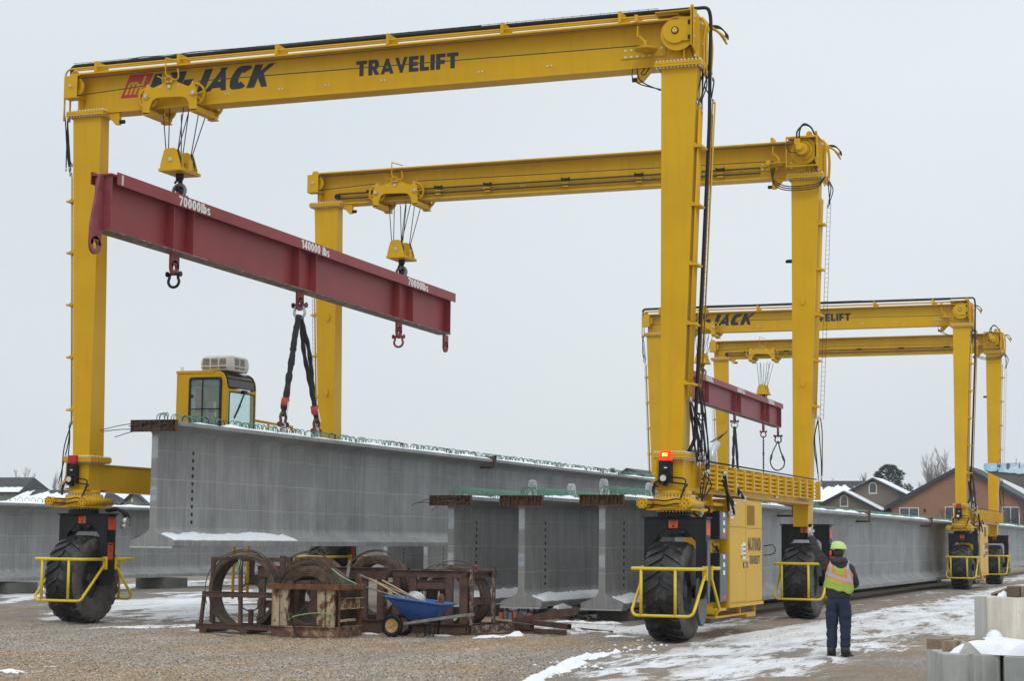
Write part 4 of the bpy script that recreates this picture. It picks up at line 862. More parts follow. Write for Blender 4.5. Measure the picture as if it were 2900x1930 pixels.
lg = piperun(XR, 1, YR, 4, 10.6, 5.0, pitch=.07); hose_bunch(lg, (-9.45, YR+.25, 5.0), (-9.42, YR+.2, 3.45), 4, bulge=.1, seed=7); hose_bunch(lg, (-9.15, YR+.3, 11.1), (-9.2, YR+.3, 10.4), 3, bulge=.12, seed=9)
mb = MB(); mb.cyl((-10.18, YR+.05, 9.02), (-10.08, YR+.05, 9.02), .05, 10); mb.cyl((-10.2, YR-.02, 9.0), (-10.2, YR+.12, 9.04), .04, 10); obj('floodlight', mb, BLK, lg)
lg = piperun(XL, -1, YF, 3, 9.9, 4.3, pitch=.07); hose_bunch(lg, (-23.84, YF+.0, 11.1), (-23.76, YF+.1, 9.95), 5, bulge=.1, seed=12); hose_bunch(lg, (-23.5, YF+.1, 4.3), (-23.6, YF-.05, 3.0), 3, bulge=.06, seed=13, r=.013)
lg = piperun(XL, -1, YR, 2, 9.9, 4.3, pitch=.07)
# ---- power unit hung from the right sill
CX = -9.40
mb = MB(); mb.box(-10.35, CX-.02, 37.05, 39.9, .62, 2.76); mb.box(-10.38, CX+.02, 37.0, 39.95, .55, .62); mb.box(-10.3, CX-.06, 36.2, 37.04, .5, .56)
pu = obj('power_unit', mb, YEL, crane, bevel=.006)
for y0, y1, z0, z1, nm in ((37.05, 38.42, .66, 2.18, 'door'), (38.44, 39.9, .64, 2.16, 'door'), (37.05, 38.42, 2.20, 2.75, 'upper_panel'), (38.44, 39.9, 2.18, 2.73, 'upper_panel')):
    mb = MB(); mb.box(CX-.019, CX, y0+.01, y1-.01, z0, z1); d = obj(nm, mb, YEL, pu, bevel=.004)
    if nm == 'door':
        hy = y1-.15 if y0 < 38 else y0+.12; mb = MB(); mb.box(CX+.001, CX+.012, hy-.07, hy+.05, 1.35, 1.47); obj('door_latch', mb, BLK, d)
        mb = MB(); mb.box(CX+.0125, CX+.016, hy-.04, hy+.02, 1.37, 1.45); obj('door_latch', mb, GALV, d)
mb = MB()
for k in range(10):
    mb.bar((CX+.004, 38.55+k*.07, 2.24), (CX+.004, 38.55+k*.07, 2.66), .016, .006, (1, 0, 0))
for k in range(10): mb.bar((CX+.006, 38.55, 2.25+k*.044), (CX+.006, 39.2, 2.25+k*.044), .004, .010, (1, 0, 0))
v = obj('vent_grille', mb, simple('vent_bronze', (.28, .17, .03), .5), pu)
sign_obj('MJ70HD', 38.62, 39.76, 1.70, 1.98, (CX+.003, 0, 0), (0, 1, 0), UZ, INK, pu, gap=.2)
sign_obj('2', 38.47, 38.58, 1.38, 1.54, (CX+.003, 0, 0), (0, 1, 0), UZ, WHITE, pu)
sign_obj('TRAVELIFT', 38.74, 39.68, 1.42, 1.60, (CX+.003, 0, 0), (0, 1, 0), UZ, INK, pu, gap=.16)
for y0, z0, z1, w, m_ in ((37.12, 2.36, 2.62, .28, WHITE), (38.0, 1.62, 1.83, .12, WHITE), (38.17, 1.52, 1.87, .22, WHITE), (38.0, 1.56, 1.61, .12, ORG)):
    mb = MB(); mb.box(CX+.001, CX+.004, y0, y0+w, z0, z1); d = obj('decal', mb, m_, pu)
    mb = MB(); h = z1-z0
    for k in range(3): mb.box(CX+.0045, CX+.006, y0+.03, y0+w-.03, z0+h*(.2+.25*k), z0+h*(.3+.25*k))
    obj('decal_print', mb, INKR if y0 < 37.5 else INK, d)
for z0, z1, nm in ((1.93, 2.50, 'a'), (.68, 1.66, 'b')):
    mb = MB(); mb.box(-9.75, -9.44, 36.35, 36.98, z0, z1); b = obj('electrical_enclosure', mb, BLK, pu, bevel=.008)
    mb = MB(); mb.box(-9.439, -9.42, 36.37, 36.96, z0+.01, z1-.01); d = obj('enclosure_door', mb, GREYP, b, bevel=.004)
    mb = MB()
    for k in range(3): mb.box(-9.419, -9.416, 36.6, 36.75, z1-.12-.16*k, z1-.03-.16*k)
    obj('label_plate', mb, WHITE, b); mb = MB(); mb.box(-9.419, -9.415, 36.6, 36.75, z0+.06, z0+.14); obj('label_plate', mb, ORG, b)
    mb = MB(); mb.box(-9.70, -9.62, 36.345, 36.349, z0+.05, z0+.16); obj('label_plate', mb, GALV if nm == 'a' else BLK, b)
    if nm == 'b':
        mb = MB(); mb.box(-9.62, -9.56, 36.33, 36.349, 1.0, 1.14); obj('isolator_switch', mb, INKR, b)
        obj('bolts', bolts([(-9.68+.06*(k % 3), 36.345, 1.4-.08*(k//3)) for k in range(9)], (0, 1, 0), .012, .02), GALV, b)
mb = MB(); mb.box(-10.2, -9.5, 36.3, 39.7, .36, .40); mb.box(-9.9, -9.5, 38.9, 39.7, .30, .36)
for yk in (36.4, 38.3, 39.6): mb.box(-9.56, -9.50, yk, yk+.07, .40, .549)
mb.box(-10.0, -9.6, 36.5, 37, 1.72, 1.86); mb.box(-9.9, -9.6, 36.4, 36.46, .5, 2.9); mb.box(-9.9, -9.5, 36.2, 37.0, 2.60, 2.66); mb.cyl((-9.7, 35.4, 2.66), (-9.7, 37.0, 2.66), .05, 10); mb.cyl((-9.6, 35.3, 2.5), (-9.6, 36.6, 2.5), .04, 10)
obj('support_frame', mb, YEL, pu, bevel=.004)
mb = MB(); mb.tube([(-9.55, 36.5, 1.8), (-9.5, 36.55, 1.72), (-9.55, 36.7, 1.70), (-9.6, 36.8, 1.8)], .02, 6); mb.tube([(-9.6, 36.4, 1.85), (-9.5, 36.5, 1.68), (-9.55, 36.8, 1.64)], .015, 6); mb.tube([(-9.38, 39.95, 1.8), (-9.2, 40.1, 1.82), (-9.2, 40.2, 1.65), (-9.38, 40.0, 1.6)], .012, 5); obj('hose', mb, HOSE, pu)
mb = MB(); mb.tube([(-9.75, 37.0, 3.2), (-9.75, 37.0, 3.6), (-9.75, 37.08, 3.76), (-9.72, 37.3, 3.9)], .075, 12); ex = obj('exhaust_pipe', mb, GALV, pu)
mb = MB(); mb.bar((-9.86, 37.3, 3.93), (-9.62, 37.5, 4.12), .12, .008); mb.bar((-9.72, 37.35, 3.98), (-9.56, 37.5, 4.17), .05, .008); obj('rain_cap', mb, BLK, ex)
mb = MB(); mb.cyl((-9.9, 35.9, 3.43), (-9.9, 35.9, 3.7), .16, 16); obj('air_cleaner', mb, GREYP, pu, bevel=.02)
# ---- operator cab on the left sill
x0, x1, y0, y1, z0, z1 = -24.24, -22.83, 40.0, 41.52, 3.60, 5.95
T = .05
mb = MB()
# floor, roof, back (far) wall partly, outer wall partly; posts leave window openings
mb.box(x0, x1, y0, y1, z0, z0+.06); mb.box(x0+.01, x1-.30, y0+.01, y1-.01, z1-.06, z1)
mb.box(x0, x0+T, y0, y1, z0+.06, z1-.06)
mb.box(x0+T, -23.85, y0, y0+T, z0+.06, z1-.06); mb.box(-22.98, x1, y0, y0+T, z0+.06, 5.62); mb.box(-23.85, -22.98, y0, y0+T, z0+.06, 4.45)
mb.prism([(-23.85, 5.76), (-22.96, 5.76), (-22.98, 5.62), (x1, 5.62), (x1-.02, 5.76), (x1-.1, 5.90), (x1-.22, 5.95), (-23.85, 5.95)], 'y', y0, y0+T)
mb.prism([(x0+T, 5.62), (x1, 5.62), (x1-.02, 5.76), (x1-.1, 5.90), (x1-.22, 5.95), (x0+T, 5.95)], 'y', y1-T, y1)
mb.box(-22.98, x1, y1-T, y1, z0+.06, 5.62); mb.box(x0+T, -23.85, y1-T, y1, z0+.06, 5.62); mb.box(-23.85, -22.98, y1-T, y1, z0+.06, 4.6)
mb.box(x1-T, x1, y0+T, y0+.12, z0+.06, 5.62); mb.box(x1-T, x1, y1-.12, y1-T, z0+.06, 5.62); mb.box(x1-T, x1, y0+.12, y1-.12, z0+.06, 4.05); mb.box(x1-T, x1, y0+.12, y1-.12, 5.44, 5.52)
mb.box(x0-.015, -23.2, y0-.02, y0-.001, z1-.05, z1-.0); mb.box(x0+.0, x1-.3, y0-.02, y1+.02, z1+.001, z1+.02)
cab = obj('operator_cab', mb, YEL, crane, bevel=.008)
def rrect(xa, xb, za, zb, r, n=5):
    P = []
    for cx_, cz, a in ((xb-r, zb-r, 0), (xa+r, zb-r, 90), (xa+r, za+r, 180), (xb-r, za+r, 270)):
        for t in np.linspace(a, a+90, n): P.append((cx_+r*math.cos(math.radians(t)), cz+r*math.sin(math.radians(t))))
    return P
def frame(mb, outer, inner, ax, a, b):
    n = len(outer)
    def P(p, t): return (t, p[0], p[1]) if ax == 'x' else (p[0], t, p[1])
    vs = [P(p, a) for p in outer]+[P(p, a) for p in inner]+[P(p, b) for p in outer]+[P(p, b) for p in inner]
    fs = []
    for i in range(n):
        j = (i+1) % n; fs += [(i, j, n+j, n+i), (2*n+i, 3*n+i, 3*n+j, 2*n+j), (i, 2*n+i, 2*n+j, j), (n+i, n+j, 3*n+j, 3*n+i)]
    mb.add(vs, fs)
mb = MB(); frame(mb, rrect(-23.87, -22.95, 4.43, 5.80, .07), rrect(-23.81, -23.01, 4.49, 5.745, .05), 'y', y0-.03, y0-.002); mb.box(-23.50, -23.47, y0-.025, y0-.005, 4.49, 5.745); mb.box(-23.81, -23.5, y0-.026, y0-.006, 5.0, 5.025); mb.box(-23.47, -23.01, y0-.026, y0-.006, 5.0, 5.025); mb.cyl((-23.77, y0-.05, 5.33), (-23.77, y0-.03, 5.33), .04, 8)
w1 = obj('side_window', mb, BLK, cab); mb = MB(); mb.box(-23.81, -23.01, y0-.014, y0-.010, 4.49, 5.745); obj('glass', mb, GLASS, w1)
mb = MB(); frame(mb, rrect(y0+.12, y1-.1, 4.03, 5.46, .08), rrect(y0+.15, y1-.13, 4.06, 5.43, .06), 'x', x1+.002, x1+.025)
w2 = obj('front_window', mb, BLK, cab); mb = MB(); mb.box(x1+.008, x1+.012, y0+.15, y1-.13, 4.06, 5.43); obj('glass', mb, GLASS, w2)
mb = MB(); mb.bar((x1+.05, y0+.85, 5.48), (x1+.06, y0+.45, 4.95), .03, .03); mb.bar((x1+.06, y0+.62, 5.15), (x1+.06, y0+.32, 4.80), .02, .05); mb.box(x1, x1+.08, y0+.75, y0+.92, 5.44, 5.52); obj('wiper', mb, BLK, w2)
# curved smoked roof window wrapping from the front
sk = [(x1+.004, 5.56), (x1-.0, 5.66), (x1-.03, 5.78), (x1-.10, 5.89), (x1-.2, 5.945), (x1-.33, 5.965)]
mb = MB(); vs = [(a, y0+.09, b) for a, b in sk]+[(a, y1-.09, b) for a, b in sk]; k = len(sk); mb.add(vs, [(i, i+1, k+i+1, k+i) for i in range(k-1)], True); w3 = obj('roof_window', mb, GLASSD, cab)
mb = MB()
for yy_ in (y0+.08, y1-.08): mb.tube([(a+.004, yy_, b+.004) for a, b in sk], .014, 5)
mb.tube([(x1+.008, y0+.08, 5.56), (x1+.008, y1-.08, 5.56)], .014, 5); mb.tube([(x1-.1, y0+.08, 5.90), (x1-.1, y1-.08, 5.90)], .010, 5); mb.tube([(x1-.33, y0+.08, 5.97), (x1-.33, y1-.08, 5.97)], .012, 5); obj('window_seal', mb, BLK, w3)
# far wall window, seat, console
mb = MB(); mb.box(-23.85, -22.98, y1-.03, y1-.026, 4.6, 5.62); obj('glass', mb, GLASS, cab)
mb = MB(); mb.box(-24.05, -23.6, 40.6, 41.1, 4.05, 4.2); mb.box(-24.12, -24.0, 40.6, 41.1, 4.2, 4.85); obj('operator_seat', mb, BLK, cab, bevel=.04)
mb = MB(); mb.box(-24.18, -24.10, 40.2, 40.7, 5.0, 5.6); mb.box(-23.2, -22.95, 40.3, 41.2, 3.7, 4.1); mb.box(-24.12, -23.9, 41.25, 41.4, 4.9, 5.3); obj('console', mb, OFFW, cab, bevel=.01)
mb = MB(); mb.box(-24.16, -24.13, 40.75, 41.2, 5.0, 5.6); obj('wall_chart', mb, INKR, cab)
mb = MB(); mb.box(-24.15, -23.0, 40.1, 41.4, 5.66, 5.70); mb.box(-24.15, -24.12, 40.1, 41.4, 3.7, 4.9); obj('cab_lining', mb, GREYP, cab)
# roof air conditioner
mb = MB(); A = [(-23.72, 40.25), (-22.95, 40.25), (-22.86, 40.4), (-22.86, 41.15), (-22.95, 41.3), (-23.72, 41.3)]
n = len(A); cx_ = sum(a for a, b in A)/n; cy_ = sum(b for a, b in A)/n
lev = [(5.985, .93), (6.08, 1.0), (6.22, 1.0), (6.33, .93), (6.37, .80)]; vs = [(cx_+(a-cx_)*s, cy_+(b-cy_)*s, z) for z, s in lev for a, b in A]; fs = [(l*n+i, l*n+(i+1) % n, (l+1)*n+(i+1) % n, (l+1)*n+i) for l in range(len(lev)-1) for i in range(n)]+[[(len(lev)-1)*n+i for i in range(n)], list(range(n))[::-1]]
mb.add(vs, fs); ac = obj('air_conditioner', mb, OFFW, cab, bevel=.02)
for q in range(3):
    for k in range(9):
        if k == 2: continue
        mb = MB(); xa = -23.66+q*.235; mb.box(xa, xa+.19, 40.242, 40.252 if 0 else 40.249, 6.04+k*.03, 6.052+k*.03)
        obj('vent_slot', mb, BLK, ac)
for q in range(2):
    for k in range(9):
        if k == 2: continue
        mb = MB(); mb.box(-22.862, -22.852, 40.44+q*.28, 40.66+q*.28, 6.04+k*.03, 6.052+k*.03); obj('vent_slot', mb, BLK, ac)
mb = MB(); mb.torus((-24.1, 40.02, 6.03), (0, 1, 0), .035, .008, 14, 6); mb.torus((-23.1, 40.02, 6.03), (0, 1, 0), .035, .008, 14, 6); mb.cyl((-24.1, 40.02, 5.96), (-24.1, 40.02, 6.0), .008, 6); mb.cyl((-23.1, 40.02, 5.96), (-23.1, 40.02, 6.0), .008, 6); obj('roof_eyebolt', mb, YEL, cab)
# access platform, rail and ladder
mb = MB(); mb.box(-23.9, -22.6, 39.3, 44.5, 3.47, 3.52); obj('platform', mb, YEL, cab)
mb = MB(); mb.tube([(x1-.05, 41.55, 4.82), (x1-.05, 43.6, 4.78)], .035, 7); mb.tube([(x1-.05, 41.55, 4.55), (x1-.05, 43.6, 4.50)], .025, 7)
for yk in (42.3, 43.2, 43.6): mb.tube([(x1-.05, yk, 3.52), (x1-.05, yk, 4.8)], .03, 7)
obj('handrail', mb, YEL, cab)
lad = MB(); lad.tube([(-22.50, 40.0, 3.4), (-22.50, 40.0, .38)], .035, 7); lad.tube([(-22.10, 40.0, 3.4), (-22.10, 40.0, .48)], .035, 7); ld = obj('ladder', lad, YEL, cab)
for z in np.arange(.6, 3.3, .3):
    mb = MB(); mb.tube([(-22.47, 40.0, z), (-22.13, 40.0, z)], .016, 6); obj('rung', mb, YEL, ld)
# far copy, then light the beacon of the near right leg
crane2 = copy_tree(crane, (-.47, 45.71, 0)); crane2['label'] = 'second yellow gantry crane far down the snowy track, seen behind the near one'
bea2.data.materials[0] = UNLIT
bea2.data = bea2.data.copy(); bea2.data.materials[0] = LIT
mb = MB(); mb.box(-9.98, -9.88, YF-.213, YF-.206, 3.50, 3.56); obj('beacon_bulb', mb, LITC, bea2)
# ------------------------------------------------------------------ hook blocks, spreader beams, slings
def arcpts(c, R, a0, a1, n, u, v):
    c, u, v = Vector(c), Vector(u), Vector(v)
    return [c+u*R*math.cos(t)+v*R*math.sin(t) for t in np.linspace(a0, a1, n)]
TX = -21.21
def hookblock(yc, zb, label):
    t = thing('hook_block', label, 'hook block', (TX, yc, zb), 'hook blocks on ropes under the trolleys')
    mb = MB(); mb.box(TX-.29, TX+.27, yc-.42, yc+.44, zb, zb+.07); p = obj('base_plate', mb, YEL, t, bevel=.006)
    for y in (yc-.38, yc-.24, yc+.18, yc+.34):
        mb = MB(); mb.prism([(TX-.27, zb+.071), (TX+.23, zb+.071), (TX+.23, zb+.14), (TX+.12, zb+.48), (TX+.07, zb+.51), (TX-.15, zb+.51), (TX-.19, zb+.46), (TX-.27, zb+.16)], 'y', y, y+.025); obj('cheek_plate', mb, YEL, t, bevel=.003)
    for y in (yc-.30, yc+.27):
        mb = MB(); mb.lathe([(.05, -.03), (.19, -.03), (.21, -.045), (.18, 0), (.21, .045), (.19, .03), (.05, .03)], (TX-.02, y, zb+.27), (0, 1, 0), 20, True); obj('sheave', mb, CABLE, t)
    mb = MB(); mb.cyl((TX-.02, yc-.40, zb+.26), (TX-.02, yc+.39, zb+.26), .045, 14); obj('axle', mb, GALV, t)
    mb = MB(); mb.prism([(TX+.235, zb+.071), (TX+.255, zb+.071), (TX+.255, zb+.30), (TX+.235, zb+.30)], 'y', yc-.05, yc+.1); obj('guard_tab', mb, YEL, t)
    # hook
    hp = [(TX, yc, zb), (TX, yc, zb-.08), (TX, yc, zb-.14)]
    mb = MB(); mb.cyl((TX, yc, zb-.001), (TX, yc, zb-.12), .09, 14)
    pts = [Vector((TX, yc, zb-.1))]+arcpts((TX, yc, zb-.34), .14, 1.9, -3.9+1.9+.3, 14, (1, 0, 0), (0, 0, 1))
    pts = [Vector((TX, yc, zb-.10)), Vector((TX, yc+.03, zb-.17))]+arcpts((TX, yc, zb-.30), .09, 1.0, -3.4, 14, (0, 1, 0), (0, 0, 1))
    mb.tube(pts, .05, 9, rs=[.065, .055]+[.042+.022*math.sin(k/13*math.pi) for k in range(13)]+[.02]); mb.bar((TX-.06, yc-.10, zb-.22), (TX-.05, yc, zb-.12), .03, .04)
    obj('hook', mb, BLK, t)
    for (xa, ya, xb, yb) in ((-.27, -.34, -.16, -.33), (-.10, -.34, -.12, -.30), (.42, -.33, .12, -.31), (.26, -.34, .10, -.28), (-.25, .40, -.14, .27), (-.08, .42, -.11, .27), (.40, .40, .12, .28), (.18, .42, .1, .27)):
        mb = MB(); mb.tube([(TX+xa, yc+ya, 11.25), (TX+xb, yc+yb, zb+.42)], .012, 5); obj('wire_rope', mb, CABLE, t)
    text_obj('CAP 70,000 LBS', yc-.30, yc+.34, zb+.015, zb+.055, (TX+.272, 0, 0), (0, 1, 0), (0, 0, 1), INK, t)
    return t
def shackle(x, y, z, R, r, label, mat, ax='y', group='bow shackles on the lifting gear', bolt=None, ln=.5):
    """bow shackle: z is the pin height, the bow hangs below when R>0 or stands above when R<0"""
    s = -1 if R > 0 else 1; R = abs(R); u = (1, 0, 0) if ax == 'x' else (0, 1, 0); U = Vector(u); c = Vector((x, y, z))
    t = thing('shackle', label, 'shackle', c, group)
    pts = [c-U*R*.75]+[c-U*R*.8+Vector((0, 0, s*R*.6))]+arcpts(c+Vector((0, 0, s*R*1.15)), R, math.pi, 0, 12, u, (0, 0, s))+[c+U*R*.8+Vector((0, 0, s*R*.6)), c+U*R*.75]
    mb = MB(); mb.tube(pts, r, 9); obj('bow', mb, mat, t)
    mb = MB(); mb.cyl(c-U*(R*1.05), c+U*(R*1.1), r*1.05, 10); mb.cyl(c+U*(R*1.1), c+U*(R*1.35), r*1.9, 8); mb.cyl(c-U*(R*1.35), c-U*(R*1.05), r*1.9, 8); obj('pin', mb, bolt or mat, t)
    return t
RSH = simple('rusty_shackle', (.13, .042, .03), .6, .2, .25, 12)
SHK = simple('grey_shackle', (.20, .205, .20), .5, .3)
hbs = [hookblock(34.87, 9.80, 'yellow hook block on the nearest trolley, above the near end of the red spreader beam'), hookblock(46.72, 9.62, 'yellow hook block on the rear trolley of the near crane')]
shk = [shackle(TX, 34.87, 9.24, -.15, .038, 'grey bow shackle joining the nearest hook to the red spreader beam', SHK, 'x'), shackle(TX, 46.72, 9.09, -.15, .038, 'grey bow shackle joining the rear hook to the red spreader beam', SHK, 'x')]
def zz(y): return -.0115*(y-40.8)
def ss(mb):   # slope the spreader a little towards its far end
    mb.v = [(x, y, z+zz(y)) for x, y, z in mb.v]; return mb
sb = thing('spreader_beam', 'long dark red steel spreader beam hanging under the near crane', 'spreader beam', (TX, 40.7, 9.0), 'red spreader beams')
mb = MB(); mb.box(TX-.012, TX+.012, 31.90, 49.8, 7.98, 9.10); obj('web', ss(mb), REDP, sb)
mb = MB(); mb.box(TX-.24, TX+.24, 31.86, 50.05, 9.10, 9.135); obj('top_flange', ss(mb), REDP, sb, bevel=.003)
mb = MB(); mb.box(TX+.235, TX+.255, 32.05, 50.05, 8.93, 9.19); lip = obj('side_channel', ss(mb), REDP, sb, bevel=.003)
mb = MB(); mb.box(TX-.262, TX-.242, 31.85, 50.05, 8.93, 9.19); obj('side_channel', ss(mb), REDP, sb)
mb = MB(); mb.box(TX-.2, TX+.2, 31.88, 49.85, 7.975, 7.98); mb.box(TX-.2, TX+.2, 31.88, 49.85, 7.95, 7.9745); mb.mi = [0]*6+[1]*6; obj('bottom_flange', ss(mb), [REDP, REDU], sb)
for y in (31.93, 34.36, 35.18, 40.22, 41.12, 46.18, 47.1, 49.78):
    mb = MB(); mb.box(TX-.2, TX-.013, y-.01, y+.01, 7.981, 9.099); mb.box(TX+.013, TX+.21, y-.01, y+.01, 7.981, 9.099); obj('stiffener', ss(mb), PINK if y < 32.2 else REDP, sb, bevel=.002)
def lug(mb, y, z0, z1, w, hole=.075, t=.03):
    # plate with an eye: ring at the bottom, straight shank above
    mb.box(TX-t, TX+t, y-w, y+w, z1+w*1.6, z0); n = 20
    frame(mb, [(y+w*math.cos(a), z1+w+w*math.sin(a)) for a in np.linspace(0, 6.2832, n+1)[:-1]], [(y+hole*math.cos(a), z1+w+hole*math.sin(a)) for a in np.linspace(0, 6.2832, n+1)[:-1]], 'x', TX-t, TX+t)
    mb.box(TX-t, TX+t, y-w, y-hole, z1+w, z1+w*1.6); mb.box(TX-t, TX+t, y+hole, y+w, z1+w, z1+w*1.6); return mb
mb = MB(); mb.prism([(31.76, 9.09), (31.915, 9.09), (31.915, 7.95), (31.87, 7.85), (31.50, 7.85), (31.50, 8.02)], 'x', TX-.03, TX+.03); lug(mb, 31.685, 7.86, 7.44, .19, .09); obj('end_lug', ss(mb), PINK, sb, bevel=.003)
for y, z1, w in ((34.75, 7.46, .17), (40.67, 7.46, .17), (46.6, 7.46, .17), (49.92, 7.44, .16)):
    mb = MB(); lug(mb, y, 7.95, z1, w); obj('lifting_lug', ss(mb), REDP, sb, bevel=.003)
for y in (34.87, 46.72): mb = MB(); mb.prism([(y-.14, 9.136), (y+.14, 9.136), (y+.09, 9.34), (y-.09, 9.34)], 'x', TX-.03, TX+.03); obj('lifting_lug', ss(mb), REDP, sb)
for s_, a, b in (('70000lbs', 34.46, 35.78), ('140000 lbs', 40.22, 41.72), ('70000lbs', 46.62, 48.0)):
    z = .0115*40.8; sign_obj(s_, a, b, 8.955, 9.165, (TX+.257, 0, z), (0, 1, -.0115), (0, 0, 1), WHITE, sb, gap=.14, bold=.03)
mb = MB(); mb.box(TX+.2555, TX+.258, 32.2, 32.27, 8.95, 9.16); obj('weld_tag', ss(mb), OFFW, sb)
shk.append(shackle(TX, 34.75, 7.56, .135, .032, 'black bow shackle hanging empty from the front part of the red spreader beam', BLK, 'x'))
shk.append(shackle(TX, 46.6, 7.45, .135, .032, 'rusty bow shackle hanging empty near the far end of the red spreader beam', PINK, 'x'))
shk.append(shackle(TX, 40.67, 7.60, .15, .036, 'galvanised bow shackle with purple pin holding the black slings', GALV, 'x', bolt=PURPLE))
def slingleg(a, b, label, w=.092, two=False):
    t = thing('lifting_sling', label, 'lifting sling', a, 'black sleeved lifting slings'); a, b = Vector(a), Vector(b); n = 46
    for q in ((0,) if not two else (-.05, .07)):
        pts = []; rs = []; ph = random.uniform(0, 6)
        for k in range(n+1):
            s = k/n; o2 = Vector((.006*math.sin(9*s*1.5+ph)+q*.7*math.sin(math.pi*min(1, s*1.4)), .012*math.sin(7*s*1.2+ph)+q*math.sin(math.pi*s)*.9, 0)); pts.append(a.lerp(b, s)+o2); rs.append(w*(.85+.16*math.sin(37*s+ph)*s+.28*mnoise.noise(Vector((s*34, ph, 0)))) if not two else w*.68*(.9+.14*math.sin(41*s+ph)))
        mb = MB(); mb.tube(pts, w, 10, rs=rs); obj('sleeve', mb, SLING, t)
    mb = MB(); d = (b-a).normalized(); mb.cyl(b-d*.26, b-d*.06, w*1.12, 12); obj('red_band', mb, simple('red_band', (.50, .05, .03), .6), t)
    mb = MB(); mb.bar(b-d*.18+Vector((w*1.16, -.03, 0)), b+d*.16+Vector((w*1.0, .02, 0)), .05, .008, (1, 0, 0)); obj('tag', mb, WHITE, t)
    mb = MB(); mb.tube([b-d*.06+Vector((0, -.06, 0)), b+d*.12+Vector((0, -.05, 0)), b+d*.17, b+d*.12+Vector((0, .05, 0)), b-d*.06+Vector((0, .06, 0))], .035, 7); obj('eye', mb, SLING, t)
    return t
SLG = [slingleg((TX, 40.62, 7.34), (TX, 39.98, 4.98), 'black lifting sling running down to the left lifting loop'), slingleg((TX, 40.74, 7.34), (TX, 41.68, 4.92), 'black lifting sling with double sleeve running down to the right lifting loop', two=True)]
shk.append(shackle(TX, 39.95, 4.60, -.14, .038, 'rusty bow shackle at the foot of the left black sling', RSH, 'y')); shk.append(shackle(TX, 41.72, 4.54, -.14, .038, 'rusty bow shackle at the foot of the right black sling', RSH, 'y'))
# the same gear on the far crane (built as copies)
for o, lb in ((hbs[0], 'yellow hook block on the front trolley of the far crane, above its red beam'), (hbs[1], 'yellow hook block on the rear trolley of the far crane'), (sb, 'red steel spreader beam hanging under the far crane'), (shk[0], 'small bow shackle under the front hook of the far crane'), (shk[1], 'small bow shackle under the rear hook of the far crane'),
              (shk[2], 'small bow shackle under the front part of the far red beam'), (shk[3], 'small bow shackle under the rear part of the far red beam'), (shk[4], 'small bow shackle holding the slings under the far red beam')):
    c = copy_tree(o, (-.35, 45.3, -.30 if o in hbs[1:] else 0)); c['label'] = lb
FX, FY, FZ = -.35, 45.3, 0
slingleg((TX+FX, 40.6+FY, 7.34), (TX+FX, 40.2+FY, 4.2), 'far black sling, left leg, above the pipe rack of the near crane', .075); slingleg((TX+FX, 40.75+FY, 7.34), (TX+FX, 41.6+FY, 4.2), 'far black sling, right leg, above the pipe rack of the near crane', .075)
def chain(x, y, z0, z1, label, dy=.05):
    t = thing('chain_sling', label, 'chain', (x, y, z0), 'chains hanging from the far red beam')
    for s in (-1, 1):
        mb = MB(); k = 0; z = z0
        while z > z1:
            if k % 2: mb.box(x-.03, x+.03, y+s*dy-.01, y+s*dy+.01, z-.09, z)
            else: mb.box(x-.01, x+.01, y+s*dy-.03, y+s*dy+.03, z-.09, z)
            z -= .075; k += 1
        o = obj('chain_links', mb, CABLE, t); o['kind'] = 'stuff'
    mb = MB(); mb.tube([(x, y-dy, z0), (x, y, z0+.12), (x, y+dy, z0)], .02, 6); mb.box(x-.03, x+.03, y-.08, y+.08, z1-.12, z1); mb.box(x-.04, x+.04, y-.07, y+.07, z0-.8, z0-.68); obj('hook', mb, CABLE, t)
    return t
chain(TX+FX, 34.75+FY, 7.2, 4.3, 'twin chain hanging from the front part of the far red beam'); chain(TX+FX, 46.6+FY, 7.1, 4.3, 'twin chain hanging from the rear part of the far red beam')
shackle(TX+FX, 49.92+FY, 7.42, .17, .035, 'bow shackle at the far end of the far red beam', BLK, 'x')
lp = thing('wire_loop', 'black wire loop dangling from the end of the far red beam', 'wire loop', (TX+FX, 49.92+FY, 7.1))
mb = MB(); mb.tube([(TX+FX, 49.92+FY, 7.15), (TX+FX-.15, 49.4+FY, 6.6), (TX+FX-.25, 49.2+FY, 6.1), (TX+FX-.18, 49.4+FY, 5.75), (TX+FX, 49.8+FY, 5.62), (TX+FX+.2, 50.2+FY, 5.8), (TX+FX+.25, 50.3+FY, 6.15), (TX+FX+.12, 50+FY, 6.6), (TX+FX, 49.92+FY, 7.15)], .035, 6); obj('rope', mb, CABLE, lp)
mb = MB(); mb.cyl((TX+FX-.2, 49.3+FY, 6.4), (TX+FX-.24, 49.25+FY, 6.15), .06, 8); mb.cyl((TX+FX+.17, 50.15+FY, 6.4), (TX+FX+.24, 50.27+FY, 6.15), .06, 8); obj('clamp', mb, CABLE, lp)
